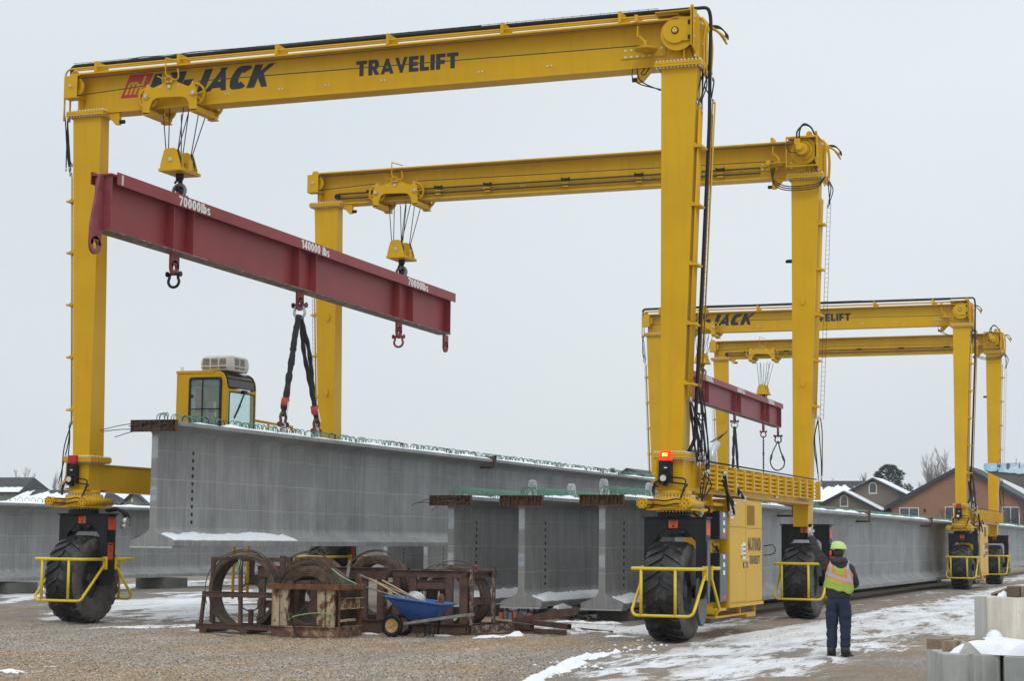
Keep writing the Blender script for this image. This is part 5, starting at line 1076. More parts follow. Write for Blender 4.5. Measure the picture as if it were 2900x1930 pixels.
# ------------------------------------------------------------------ precast concrete girders
def gsec(W, H, tw=.16):
    h = W/2; b = tw/2
    return [(-h, 0), (h, 0), (h, .115), (b+.17, .22), (b+.07, .275), (b+.02, .335), (b, .40), (b, H-.26), (b+.06, H-.19), (b+.16, H-.15), (h, H-.085), (h, H), (-h, H), (-h, H-.085), (-b-.16, H-.15), (-b-.06, H-.19), (-b, H-.26), (-b, .40), (-b-.02, .335), (-b-.07, .275), (-b-.17, .22), (-h, .115)]
def hoopmesh(w, h, name, mat, r=.0085):
    mb = MB(); mb.tube([(-w/2, 0, -.03), (-w/2, 0, h-w/2)]+[(w/2*math.cos(t), 0, h-w/2+w/2*math.sin(t)) for t in np.linspace(math.pi, 0, 7)]+[(w/2, 0, h-w/2), (w/2, 0, -.03)], r, 4); return mesh_from(mb, name, mat)
HOOP = hoopmesh(.17, .20, 'rebar_hoop', GREEN, .011); HOOPD = hoopmesh(.17, .20, 'rebar_hoop', DARKR, .011); HOOPT = hoopmesh(.30, .24, 'rebar_hoop', GREEN, .013)
HOLE = MB(); HOLE.cyl((0, 0, 0), (.004, 0, 0), .034, 12); HOLE.torus((.003, 0, 0), (1, 0, 0), .037, .006, 12, 5); HOLEM = mesh_from(HOLE, 'dark_hole_disc', BLK)  # black disc on the web, painted as the shaded inside of a hole
STUB = MB(); STUB.cyl((0, 0, 0), (0, -.09, 0), .026, 8, .02); STUBM = mesh_from(STUB, 'strand_chuck', RUST)
def strip_snow(name, x0, x1, y0, y1, z, th, par, seed, step=.2, nx=5, slope=0, gaps=0):
    mb = MB(); ys = np.arange(y0, y1+step, step); n = len(ys); vs = []
    for k, yy in enumerate(ys):
        e = min(1, k/3, (n-1-k)/3)
        for q in range(nx+1):
            t = q/nx; ed = 1-abs(2*t-1)**9; w = mnoise.noise(Vector((yy*1.3, seed, t*2)))+.5*mnoise.noise(Vector((yy*5, seed, t*6)))
            xx = x0+(x1-x0)*t+.04*mnoise.noise(Vector((yy*3, seed+5, t))); g = 1 if not gaps else (1 if mnoise.noise(Vector((yy*.35, seed+20, 0))) > gaps-1 else .0)
            vs.append((xx, yy, z+slope*(xx-x0)+th*max(0, ed*(.55+.9*w))*e*g-.01*(1-ed)))
    fs = [(k*(nx+1)+q, k*(nx+1)+q+1, (k+1)*(nx+1)+q+1, (k+1)*(nx+1)+q) for k in range(n-1) for q in range(nx)]
    mb.add(vs, fs, True); return obj(name, mb, SNOW, par)
def girder(label, xc, y0, y1, zb, W, H, hoops='tall', plate='plain', patch=True, marks=None, loops=(), clamps=(), snow_near=True, holes=True, deck=True, group='precast concrete bridge girders', sx=0):
    t = thing('concrete_girder', label, 'bridge girder', (xc, y0, zb), group); zt = zb+H
    mb = MB(); mb.prism([(xc+a, zb+b) for a, b in gsec(W, H)], 'y', y0, y1); mb.sm = [False]*len(mb.sm); obj('girder_body', mb, CONC, t, bevel=.006)
    if holes: rep('dark_hole_disc', HOLEM, t, [(xc+.081, y0+1.45, zb+.52+k*(H-1.05)/9.5) for k in range(10)])
    L = []; L2 = []; rots = []
    if hoops == 'tall':
        ys = np.arange(y0+.15, min(y1, y0+15), .16); L = [(xc+random.uniform(-.02, .02)+(.0 if k % 2 else .12), yy, zt) for k, yy in enumerate(ys)]
        rep('rebar_hoop', HOOPT, t, L, [(random.uniform(-.12, .12), 0, random.uniform(-.2, .2)) for _ in L])
        mb = MB()
        for yy in np.arange(min(y1, y0+15), y1, .33): mb.tube([(xc-.15, yy, zt), (xc-.15, yy+.03, zt+.10), (xc, yy+.03, zt+.17), (xc+.15, yy, zt+.10), (xc+.15, yy, zt)], .009, 3)
        if mb.v: o = obj('rebar_hoops', mb, GREEN, t); o['kind'] = 'stuff'
    elif hoops == 'low':
        ys = np.arange(y0+.1, min(y1, y0+42), .145); L = [(xc+random.choice((-.12, .12, .18, .2, .05)), yy+random.uniform(-.04, .04), zt) for yy in ys]
        o1 = rep('rebar_hoop', HOOP, t, L, [(random.uniform(-.15, .15), 0, random.gauss(.3, .5)) for _ in L])
        for o in o1:
            if random.random() < .25: o.data = HOOPD
    elif hoops == 'far':
        mb = MB()
        for yy in np.arange(y0+.2, y1, .35): mb.tube([(xc-.10, yy, zt), (xc-.10, yy+random.uniform(-.05, .05), zt+.14), (xc, yy, zt+.21), (xc+.10, yy+random.uniform(-.05, .05), zt+.14), (xc+.10, yy, zt)], .010, 3)
        o = obj('rebar_hoops', mb, GREEN, t); o['kind'] = 'stuff'
    if deck:
        strip_snow('snow_cover', xc-W/2+.02, xc+W/2-.01, y0+.3, min(y1, y0+60), zt-.005, .085, t, xc, .22, 8)
    if plate:
        # steel end header with ribs on the top flange
        mb = MB(); mb.box(xc-W/2-.02, xc+W/2+.03, y0-.03, y0-.004, zt-.22, zt+.03); mb.box(xc-W/2-.02, xc+W/2+.03, y0-.13, y0-.031, zt+.015, zt+.03); mb.box(xc-W/2-.02, xc+W/2+.03, y0-.13, y0-.031, zt-.22, zt-.205)
        h = obj('end_header', mb, RUSTO, t, bevel=.003)
        for f in (-.5, -.27, -.07, .17, .36, .53): mb = MB(); mb.box(xc+W*f-.008, xc+W*f+.008, y0-.128, y0-.031, zt-.204, zt+.014); obj('header_rib', mb, RUST, h)
        pos = [(xc+W*f, y0-.035, z) for f in (-.40, -.20, .27, .44) for z in (zt-.03, zt-.165)]; rep('strand_chuck', STUBM, h, pos)
        if plate == 'strands':
            for k, p in enumerate(pos):
                e = Vector(p)+Vector((random.uniform(-.5, -.05), -random.uniform(.35, 1.0), random.uniform(-.12, .08) if k % 3 else -.2)); mb = MB(); mb.tube([p, Vector(p).lerp(e, .5)+Vector((0, 0, .02)), e], .009, 5); obj('strand', mb, CABLE, h)
    mb = MB(); mb.box(xc-W/2-.01, xc+W/2-.03, y0-.02, y0+.5, zb-.045, zb-.004); obj('sole_plate', mb, GALV, t)
    if patch:
        for za, zc in ((zt-.78, zt-.30), (zb+.95, zb+1.25)): mb = MB(); mb.prism(rrect(xc-.07, xc+.075, za, zc, .03, 3), 'y', y0-.003, y0-.0005); obj('patch', mb, PATCH, t)
    if marks: text_obj(marks, xc-.055, xc+.055, zb+1.08, zb+1.18, (0, y0-.0045, 0), (1, 0, 0), (0, 0, 1), simple('blue_marker', (.03, .12, .34), .7), t)
    for k, (yy, xx) in enumerate(loops):
        mb = MB()
        for s in (-.035, .0, .035): mb.tube([(xc+xx+s-.05, yy, zt-.05), (xc+xx+s-.05, yy, zt+.32), (xc+xx+s-.02, yy, zt+.40), (xc+xx+s+.05, yy, zt+.38), (xc+xx+s+.07, yy, zt+.28), (xc+xx+s+.11, yy, zt-.05)], .02, 6)
        obj('lifting_loop', mb, STRAP, t)
    for yy in clamps:
        mb = MB(); mb.box(xc-W/2-.1, xc+W/2+.06, yy, yy+.1, zt+.0, zt+.09); mb.box(xc+W/2+.005, xc+W/2+.06, yy-.02, yy+.14, zt-.28, zt+.12); mb.box(xc+.1, xc+W/2+.05, yy, yy+.1, zt-.28, zt-.22); obj('bed_clamp', mb, RUST, t)
    return t
lifted = girder('long concrete girder lifted in slings under the near crane', TX, 34.2, 91.5, 1.67, 1.06, 2.64, 'low', 'strands', marks='202', clamps=(52.5, 71))
mb = MB()
strip_snow('snow_on_flange', TX+.12, TX+.50, 34.25, 39.9, 1.67+.275, .06, lifted, 3, .07, 8, slope=-.36)
strip_snow('snow_on_flange', TX-.5, TX-.25, 34.22, 34.9, 1.67+.15, .05, lifted, 4, .08, 4, slope=.35)
for yy in (39.95, 41.72):
    mb = MB()
    for s in (-.05, .0, .05): mb.tube([(TX+s-.08, yy+s, 4.2), (TX+s*.6-.03, yy, 4.52), (TX+s*.5, yy, 4.63), (TX+s*.6+.03, yy, 4.52), (TX+s+.08, yy-s, 4.2)], .02, 6)
    obj('lifting_loop', mb, STRAP, lifted)
Gs = [girder('stored concrete girder, leftmost of the row, with strands sticking out of its header', -17.5, 41.7, 98, .30, 1.04, 2.61, 'tall', 'strands'),
      girder('stored concrete girder, second of the row, with blue marks on its web end', -15.67, 41.7, 98, .30, 1.04, 2.61, 'tall', 'plain', marks='202', loops=((42.4, .0), (45.3, .0))),
      girder('stored concrete girder, third of the row, left of the near crane wheel', -13.65, 41.7, 98, .30, 1.04, 2.63, 'tall', 'plain', loops=((42.4, -.2), (45.2, .1))),
      girder('stored concrete girder behind the power cabinet, rightmost of the row', -11.80, 41.7, 98, .38, 1.04, 2.50, 'tall', 'plain', clamps=(51.5, 63.5, 78))]
for g, xc, sd in zip(Gs, (-17.5, -15.67, -13.65, -11.8), (1, 2, 3, 4)):
    if sd < 4: strip_snow('snow_on_flange', xc+.10, xc+.50, 41.9, 49 if sd != 3 else 46, .30+.28, .085, g, sd*7, .12, 6, slope=-.36)
strip_snow('snow_on_flange', -11.7, -11.35, 60, 61.2, .38+.2, .02, Gs[3], 55, .1, 4, slope=-.3)
girder('long concrete girder standing behind the near left leg, snow on its deck', -36.0, 38, 100, .42, 1.05, 2.45, 'far', None, patch=False, holes=False)
girder('concrete girder end seen low under the lifted girder, left one of two', -28.6, 62, 105, .35, 1.0, 2.5, 'far', 'plain')
girder('concrete girder end seen low under the lifted girder, right one of two', -27.0, 62, 105, .35, 1.0, 2.5, None, 'plain')
girder('pale concrete girder far off behind the second crane', -12.9, 112, 170, .50, 1.05, 2.6, 'far', None, patch=False, holes=False)
# girder end at the right edge of the picture, capped with torn pale blue sheet
bl = thing('concrete_girder', 'dark girder flange jutting in at the right edge, wrapped in torn pale blue sheeting', 'bridge girder', (-1.35, 15, 0), 'precast concrete bridge girders')
def K(x, z): k = 15/19; return (x*k, CAMZ+(z-CAMZ)*k)
sec = [K(-2.215, 2.615), K(-2.215, 2.675), (-.90, 2.515), (-.90, 2.44), (-1.22, 2.30), (-1.25, 2.2), (-1.25, .62), (-1.15, .48), (-.90, .40), (-.90, .28), (-1.75, .28), (-1.75, .40), (-1.50, .48), (-1.41, .62), (-1.41, 2.26), K(-1.84, 2.44)]
mb = MB(); mb.prism(sec, 'y', 15.0, 21.4); obj('girder_body', mb, DGREY, bl, bevel=.005)
bot = [(-2.218, 2.62), (-2.15, 2.605), (-2.09, 2.612), (-2.07, 2.60), (-2.02, 2.598), (-1.96, 2.59), (-1.92, 2.592), (-1.89, 2.58), (-1.83, 2.585), (-1.80, 2.60), (-1.79, 2.63), (-1.73, 2.66), (-1.72, 2.69), (-1.74, 2.694), (-1.84, 2.69), (-1.95, 2.692), (-2.05, 2.688), (-2.21, 2.69), (-2.222, 2.66)]
mb = MB(); mb.prism([K(*p) for p in bot], 'y', 14.985, 14.999); obj('blue_sheet', mb, ICE, bl)
mb = MB()
for a, b, c, d in ((-2.08, -2.055, 2.65, 2.672), (-1.995, -1.965, 2.655, 2.685), (-2.09, -2.075, 2.612, 2.624), (-1.998, -1.97, 2.635, 2.648), (-1.875, -1.868, 2.64, 2.695)): (xa, za), (xb, zb_) = K(a, c), K(b, d); mb.box(xa, xb, 14.975, 14.984, za, zb_)
obj('tear', mb, DGREY, bl)
mb = MB()
for P in ([(-2.085, 2.66), (-2.08, 2.70), (-2.09, 2.72)], [(-1.905, 2.67), (-1.90, 2.74)], [(-2.06, 2.68), (-2.055, 2.72), (-2.065, 2.73)]): mb.tube([(K(*p)[0], 14.98, K(*p)[1]) for p in P], .002, 3)
obj('loose_wire', mb, DARKR, bl)
# bearing blocks under the stored girders
def block(name, label, x0, x1, y0, y1, z0, z1, mat, group, bevel=.015):
    t = MB(); t.box(x0, x1, y0, y1, z0, z1); o = obj(name, t, mat, None, bevel=bevel, loc=((x0+x1)/2, (y0+y1)/2, z0)); return tag(o, label, 'concrete block', group)
BG = 'concrete bearing blocks under the girders'
for y in (15.6, 20.2): block('bearing_block', 'block under the %s end of the girder piece at the right edge' % ('near' if y < 18 else 'rear'), -1.8, -.85, y, y+.7, -.05, .275, CONCG, BG)
for xc, zt_, nm in ((-17.5, .25, 'leftmost stored girder'), (-15.67, .25, 'second stored girder'), (-13.65, .25, 'third stored girder'), (-11.8, .33, 'stored girder behind the cabinet')):
    block('bearing_block', 'dark concrete block under the near end of the %s' % nm, xc-.32, xc+.62, 42.3, 44.1, -.05, zt_, CONCD, BG)
    block('bearing_block', 'dark concrete block under the far length of the %s' % nm, xc-.45, xc+.5, 93, 94.2, -.05, zt_+.04, CONCD, BG)
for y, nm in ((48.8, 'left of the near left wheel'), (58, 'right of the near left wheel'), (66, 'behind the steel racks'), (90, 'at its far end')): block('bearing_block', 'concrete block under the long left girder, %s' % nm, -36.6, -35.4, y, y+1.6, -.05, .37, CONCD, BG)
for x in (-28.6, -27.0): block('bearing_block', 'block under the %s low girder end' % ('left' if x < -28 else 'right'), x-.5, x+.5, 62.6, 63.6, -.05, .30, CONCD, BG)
for y in (118, 150): block('bearing_block', 'block under the %s part of the pale far girder' % ('near' if y < 130 else 'far'), -13.4, -12.4, y, y+1.2, -.05, .45, CONCD, BG)
def snowcap(label, x0, x1, y0, y1, z, h, seed, n=18, name='snow_cap'):
    mb = MB(); vs = []
    for i in range(n+1):
        for j in range(n+1):
            a, b = i/n, j/n; e = max(0, 1-abs(2*a-1)**4)*max(0, 1-abs(2*b-1)**4)
            vs.append((x0+(x1-x0)*a+.03*mnoise.noise(Vector((a*4, b*4, seed))), y0+(y1-y0)*b, z+h*e*(.7+.8*mnoise.noise(Vector((a*2.2, b*2.2, seed+2))))-.02*(e < .01)))
    mb.add(vs, [(i*(n+1)+j, (i+1)*(n+1)+j, (i+1)*(n+1)+j+1, i*(n+1)+j+1) for i in range(n) for j in range(n)], True)
    o = obj(name, mb, SNOW, None); tag(o, label, 'snow'); o['kind'] = 'stuff'; return o
snowcap('snow lump on the block under the second stored girder', -15.2, -15.02, 42.5, 43.6, .245, .12, 3)
# icicles under the sole plate of the second girder
ic = thing('icicles', 'row of small icicles under the near end of the second stored girder', 'icicle', (-15.67, 41.72, .25)); rr = random.Random(5)
for k in range(11):
    x = -16.1+rr.random()*.9; h = rr.uniform(.03, .10); mb = MB(); mb.cyl((x, 41.70, .252), (x, 41.70, .252-h), .007, 5, .001); obj('icicle', mb, ICE, ic)
# ------------------------------------------------------------------ steel racks with strand coils
def ibeam(mb, a, b, w=.1, h=.1, t=.012, up=(0, 0, 1)):
    a, b, u = Vector(a), Vector(b), Vector(up); r = (b-a).cross(u).normalized(); n = r.cross((b-a).normalized())*-1
    n = u
    mb.bar(a+n*(h/2), b+n*(h/2), w, t, up); mb.bar(a-n*(h/2), b-n*(h/2), w, t, up); mb.bar(a, b, t, h-t, up); return mb
TURN = simple('highlight_strand', (.16, .105, .07), .6, .2, .35, 7, second=(.06, .035, .02), sthr=(.48, .6), sscale=4)  # lighter brown turns: highlights on the strand edges, put into the colour
def coil(label, c, ax, R, dep, th, loose=0, seed=0, leanx=0):
    """flat-wound ring of steel strand: a thick hoop with visible turns"""
    t = thing('strand_coil', label, 'steel coil', c, 'coils of steel strand in the racks'); r = random.Random(seed); c = Vector(c); ax = Vector(ax).normalized()
    nr = max(3, int(th/.022)); prof = []
    na = max(6, int(dep/.03))
    # wavy profile: turns show as ridges on the faces and the rim
    outer = [(R+(.006 if k % 2 else -.004), -dep/2+dep*k/na) for k in range(na+1)]; back = [(R-th*k/nr+(0), dep/2+(.006 if k % 2 else 0)) for k in range(1, nr+1)]
    inner = [(R-th, dep/2-dep*k/na) for k in range(1, na+1)]; front = [(R-th+th*k/nr, -dep/2-(.008 if k % 2 else 0)) for k in range(1, nr)]
    mb = MB(); mb.lathe(outer+back+inner+front, c, ax, 56, True); o = obj('winding', mb, COIL, t)
    u = Vector((0, 0, 1)); v = ax.cross(u).normalized(); mb = MB()
    for k in range(nr+4):
        q = R-th+th*k/nr+r.uniform(-.004, .01) if k <= nr else R+.008; dd = -dep/2-.01 if k <= nr else -dep/2+dep*(k-nr)/4*.8+.02
        mb.torus(c+ax*dd+Vector((r.uniform(-.008, .008), 0, r.uniform(-.006, .008))), ax, q, .0085, 44, 5)
    o2 = obj('outer_turns', mb, TURN, t); o2['kind'] = 'stuff'
    for k in range(loose):
        q = R+.015+.05*r.random(); off = Vector((r.uniform(-.03, .03), 0, .03+.05*r.random())); mb = MB()
        mb.tube([c+off-ax*(dep/2-.03*k)+u*q*math.cos(a)*(1+.02*math.sin(3*a))+v*q*math.sin(a) for a in np.linspace(-1.9, 1.7, 40)], .009, 5); obj('loose_strand', mb, COIL, t)
    return t
RG = 'steel racks for strand coils'
# rack one: open brown frame on the left
t = thing('coil_rack', 'dark brown open steel rack at the left end, holding one big ring of strand', 'steel rack', (-17.9, 32.3, 0), RG)
def part(nm, f, mat=RUST, bevel=.004): mb = MB(); f(mb); return obj(nm, mb, mat, t, bevel=bevel)
part('base_rail', lambda m: ibeam(m, (-18.80, 32.0, .14), (-16.9, 32.0, .14), .06, .09)); part('base_rail', lambda m: ibeam(m, (-18.85, 32.7, .14), (-16.9, 32.7, .14), .06, .09))
for x in (-18.6, -17.7, -17.0): part('cross_tube', lambda m: (m.box(x-.09, x+.06, 31.95, 32.8, .02, .09)))
part('post', lambda m: m.bar((-18.69, 32.0, .18), (-18.62, 32.0, .80), .07, .06)); part('post', lambda m: m.bar((-17.80, 31.98, .18), (-17.83, 31.98, 1.51), .08, .06)); part('post', lambda m: m.bar((-18.76, 32.6, .18), (-18.76, 32.6, .9), .08, .06))
part('middle_rail', lambda m: ibeam(m, (-18.64, 31.94, .765), (-16.95, 31.94, .765), .05, .095))
part('back_frame', lambda m: (m.box(-18.86, -18.78, 32.62, 32.70, .18, 1.46), m.box(-17.16, -17.08, 32.62, 32.70, .18, 1.50), m.box(-18.86, -17.08, 32.622, 32.698, 1.40, 1.48)))
part('back_post', lambda m: m.box(-17.98, -17.90, 32.60, 32.68, .95, 1.40)); part('back_post', lambda m: m.box(-17.98, -17.90, 32.60, 32.68, .18, .46)); part('post', lambda m: m.box(-17.10, -17.0, 32.2, 32.3, .1, 1.52))
part('hub_ring', lambda m: m.torus((-17.96, 32.64, .70), (0, 1, 0), .27, .016, 28, 6))
coil('large ring of rusty strand standing in the leftmost rack', (-17.86, 32.32, .80), (0, 1, 0), .735, .40, .055, 3, 1)
mb = MB(); mb.tube([(-17.86, 31.95, 1.44), (-17.83, 31.93, 1.36), (-17.9, 31.93, 1.2)], .012, 5); mb.tube([(-17.84, 31.95, 1.44), (-17.78, 31.93, 1.38), (-17.82, 31.93, 1.22)], .006, 4); o = obj('cord_tie', mb, simple('green_cord', (.22, .42, .26), .6)); tag(o, 'pale green cord tied at the top of the leftmost rack', 'cord')
mb = MB(); mb.tube([(-17.6, 32.0, 1.5), (-17.3, 31.98, 1.41), (-17.12, 31.97, 1.35)], .01, 5); o = obj('bent_rod', mb, COIL); tag(o, 'thin bent rod with a red cap beside the leftmost rack', 'steel rod')
mb = MB(); mb.cyl((-17.12, 31.97, 1.35), (-17.03, 31.965, 1.325), .016, 8); obj('red_cap', mb, INKR, o)
# rack two: cream painted rusty crate in front
t = thing('coil_rack', 'squat rack with peeling cream paint and an orange rusty top rim', 'steel rack', (-16.3, 32.0, 0), RG)
CX0, CX1, CY0, CY1 = -16.98, -15.58, 31.7, 32.75
part('base_rail', lambda m: (m.box(CX0, CX1, CY0, CY0+.05, .0, .19), m.box(CX0, CX1, CY0-.05, CY0+.1, .19, .205)), LEDGE); part('base_rail', lambda m: (m.box(CX0, CX1, CY1-.05, CY1, .0, .19)), LEDGE)
part('side_rail', lambda m: (m.box(CX1-.05, CX1, CY0+.051, CY1-.051, .0, .19), m.box(CX1-.1, CX1+.03, CY0+.11, CY1, .19, .205)), LEDGE); part('side_rail', lambda m: m.box(CX0, CX0+.05, CY0+.051, CY1-.051, .0, .19), CREAM)
for x in (CX0+.06, CX0+.24, CX1-.38, CX1-.19): part('channel_post', lambda m: (m.box(x-.06, x+.10, CY0+.02, CY0+.03, .206, .90), m.box(x-.06, x-.05, CY0, CY0+.08, .206, .90), m.box(x+.09, x+.10, CY0-.01, CY0+.08, .206, .90)), CREAM, .004)
for x in (CX0+.06, CX1-.19): part('back_post', lambda m: (m.box(x-.06, x+.1, CY1-.05, CY1-.03, .206, .90)), RUST)
part('corner_post', lambda m: (m.box(CX1-.06, CX1-.0, CY1-.05, CY1, .206, .90)), RUSTO); part('corner_post', lambda m: (m.box(CX1-.04, CX1-.0, CY0+.09, CY0+.12, .206, .90)), RUSTO)
part('side_channel', lambda m: (m.box(CX1-.03, CX1-.015, CY0+.1, CY1-.05, .55, .73), m.box(CX1-.03, CX1+.05, CY0+.1, CY1, .73, .745), m.box(CX1-.03, CX1+.05, CY0+.1, CY1, .535, .55)), CREAM)
part('side_strip', lambda m: m.box(CX1-.03, CX1+.01, CY0+.1, CY1-.3, .30, .35), CREAM)
part('top_rim', lambda m: (m.box(CX0-.09, CX1+.02, CY0-.05, CY0+.05, .90, 1.0), m.box(CX1-.05, CX1+.09, CY0+.051, CY1, .90, .999), m.box(CX0-.09, CX0+.04, CY0+.051, CY1, .90, .999), m.box(CX0, CX1, CY1-.08, CY1-.002, .90, .998)), RUSTO)
part('lifting_ear', lambda m: m.prism([(-15.73, 1.0), (-15.58, 1.0), (-15.60, 1.12), (-15.63, 1.19), (-15.67, 1.19), (-15.70, 1.12)], 'y', CY1-.05, CY1-.02), RUSTO)
part('top_bar', lambda m: (m.box(-16.72, -15.9, CY0+.2, CY0+.3, 1.0, 1.07)), RUST)
for x in (-16.68, -16.3, -15.93): part('hook_plate', lambda m: m.box(x-.06, x+.06, CY0+.15, CY0+.199, .999, 1.06), RUST)
for x in (-16.63, -15.95): part('upright', lambda m: (m.box(x-.05, x+.05, CY0+.32, CY0+.40, .2, 1.50)), RUST)
coil('thick coil of strand standing inside the cream painted rack', (-16.30, 32.25, .70), (0, 1, 0), .62, .75, .17, 3, 2)
mb = MB(); mb.tube([(-16.6, 31.68, .33), (-16.45, 31.66, .40), (-16.1, 31.66, .46), (-15.75, 31.67, .46), (-15.68, 31.68, .42), (-15.66, 31.68, .35)], .012, 6); o = obj('green_hose', mb, simple('green_hose', (.25, .35, .13), .5)); tag(o, 'yellow green hose draped across the front of the cream rack', 'hose')
mb = MB(); mb.tube([(-15.95, 31.95, 1.36), (-15.6, 31.9, 1.15), (-15.3, 31.9, 1.02)], .009, 5); o = obj('tie_cord', mb, simple('mint_cord', (.30, .50, .36), .6)); tag(o, 'pale green cord slanting down from the coil in the cream rack', 'cord')
mb = MB(); mb.bar((-16.55, 31.9, .40), (-16.15, 31.9, .78), .01, .05, (0, 1, 0)); o = obj('flat_bar', mb, GREYP); tag(o, 'grey flat bar leaning inside the cream rack', 'steel bar'); 
mb = MB(); mb.tube([(-16.55, 31.66, .4), (-16.5, 31.64, .28), (-16.42, 31.62, .1), (-16.33, 31.60, .01)], .014, 5); o = obj('black_strap', mb, BLK); tag(o, 'black strap hanging over the base rail of the cream rack', 'strap')
# rack three: long dark rack behind
t = thing('coil_rack', 'long dark brown rack of upright beams behind the cream rack', 'steel rack', (-17, 34.2, 0), RG)
part('top_rail', lambda m: ibeam(m, (-18.5, 33.9, 1.18), (-15.62, 33.9, 1.18), .12, .22)); part('top_rail', lambda m: ibeam(m, (-18.5, 35.1, 1.18), (-15.62, 35.1, 1.18), .12, .2)); part('base_rail', lambda m: ibeam(m, (-18.5, 33.9, .14), (-15.62, 33.9, .14), .12, .24)); part('base_rail', lambda m: ibeam(m, (-18.5, 35.1, .14), (-15.62, 35.1, .14), .12, .24))
part('middle_rail', lambda m: ibeam(m, (-18.5, 33.92, .52), (-16.0, 33.92, .52), .08, .14))
for x in (-18.38, -17.95, -17.2, -16.75, -16.42, -16.08, -15.72): part('upright', lambda m: m.box(x-.07, x+.07, 33.86, 33.94, .26, 1.07))
for x in (-18.3, -17.6, -16.9, -16.2): part('upright', lambda m: m.box(x-.07, x+.07, 35.06, 35.14, .26, 1.07), CREAM if x == -16.2 else RUST)
for x in (-18.45, -15.7): part('side_rail', lambda m: m.box(x-.05, x+.05, 33.97, 35.03, 1.1, 1.25))
coil('rusty orange coil rising above the top rail of the long dark rack', (-16.05, 34.5, .86), (0, 1, 0), .66, .5, .14, 3, 3); coil('dark coil at the left end of the long dark rack', (-17.5, 34.5, .82), (0, 1, 0), .66, .6, .16, 2, 4)
mb = MB(); mb.bar((-16.42, 33.7, .75), (-16.35, 33.75, 1.43), .13, .04); o = obj('timber_plank', mb, WOODG); tag(o, 'grey timber plank standing upright between the racks', 'plank')
# rack four: tall box rack on the right
t = thing('coil_rack', 'tall dark box rack at the right end with scaly edge bars', 'steel rack', (-14.7, 34.6, 0), RG)
a0, a1, b0, b1 = -15.50, -13.93, 34.0, 35.4
part('top_rail', lambda m: ibeam(m, (a0, b0, 1.19), (a1, b0, 1.19), .1, .13)); part('top_rail', lambda m: ibeam(m, (a0, b1, 1.19), (a1+.1, b1, 1.19), .1, .13)); part('top_rail', lambda m: ibeam(m, (a1, b0+.06, 1.18), (a1, b1-.06, 1.18), .1, .12)); part('top_rail', lambda m: ibeam(m, (a0, b0+.06, 1.18), (a0, b1-.06, 1.18), .1, .12))
part('base_rail', lambda m: ibeam(m, (a0, b0, .12), (a1, b0, .12), .12, .18)); part('base_rail', lambda m: ibeam(m, (a1, b0+.07, .12), (a1, b1-.07, .12), .12, .18)); part('base_rail', lambda m: ibeam(m, (a0, b1, .12), (a1, b1, .12), .12, .18))
for x in (-15.42, -15.06, -14.28, -13.98): part('upright', lambda m: m.box(x-.075, x+.075, b0-.04, b0+.04, .22, 1.12))
part('middle_rail', lambda m: ibeam(m, (-14.98, b0, .98), (-14.36, b0, .98), .08, .16))
for x in (-15.0, -14.5): part('upright', lambda m: m.box(x-.07, x+.07, b1-.04, b1+.04, .22, 1.12), CREAM if x > -14.7 else RUST)
for yk, mt in ((b0+.12, SCALY), (b1-.1, SCALY)): part('edge_bar', lambda m: (m.box(a1+.055, a1+.085, yk-.07, yk+.03, .2, 1.28)), mt); part('edge_bar', lambda m: (m.box(a1+.055, a1+.08, yk+.032, yk+.10, .2, 1.34)), RUST)
part('side_rail', lambda m: ibeam(m, (a1+.03, b0+.2, .66), (a1+.03, b1-.2, .66), .06, .14))
coil('rust brown coil showing above the right box rack', (-14.62, 34.42, .68), (0, 1, 0), .60, .30, .05, 1, 5); coil('wider rust brown coil behind in the right box rack', (-14.50, 35.0, .70), (0, 1, 0), .62, .5, .05, 1, 6)
mb = MB(); mb.tube([(-14.5, 34.2, 1.36), (-14.1, 34.0, 1.37), (-13.75, 33.95, 1.355)], .01, 5); o = obj('bent_rod', mb, COIL); tag(o, 'thin rod with a red cap lying on top of the right box rack', 'steel rod')
mb = MB(); mb.cyl((-13.75, 33.95, 1.355), (-13.65, 33.94, 1.352), .016, 8); obj('red_cap', mb, INKR, o)
# scrap on the ground
def scrap(nm, label, f, mat, cat='scrap steel', grp=None):
    mb = MB(); f(mb); o = obj(nm, mb, mat, None, bevel=.004); return tag(o, label, cat, grp)
scrap('steel_angle', 'long rusty angle bar tilted up against the right box rack', lambda m: (m.bar((-13.75, 35.9, .14), (-13.05, 38.0, .30), .16, .012), m.bar((-13.68, 35.9, .20), (-12.98, 38.0, .38), .012, .16)), RUST)
def tubeend(m, a, b, s): m.bar(a, b, s, s)
for a, b, lb in (((-14.2, 36.2, .17), (-12.95, 35.1, .15), 'square rusty tube lying on the scrap pile, shorter one'), ((-13.9, 36.9, .18), (-12.30, 35.5, .16), 'square rusty tube lying on the scrap pile, longer one')):
    mb = MB(); mb.bar(a, b, .11, .11); o = obj('square_tube', mb, RUST, None, bevel=.008); tag(o, lb, 'scrap steel'); d = (Vector(b)-Vector(a)).normalized(); mb = MB(); mb.bar(Vector(b)+d*.001, Vector(b)+d*.003, .08, .08); obj('dark_tube_end', mb, BLK, o)  # black plate on each solid bar paints the shaded hollow of a tube
scrap('steel_channel', 'dark rusty channel lying flat under the square tubes', lambda m: m.bar((-14.1, 35.7, .06), (-12.25, 35.1, .06), .12, .10), RUST)
scrap('steel_angle', 'pale scaly angle bar in front of the scrap pile', lambda m: (m.bar((-13.9, 34.2, .10), (-13.45, 35.5, .13), .012, .16), m.bar((-13.84, 34.2, .03), (-13.38, 35.5, .05), .14, .012)), SCALY)
scrap('steel_flat', 'flat rusty bar lying on the gravel before the scrap pile', lambda m: (m.bar((-13.7, 34.2, .035), (-12.85, 34.9, .05), .09, .03)), RUSTO)
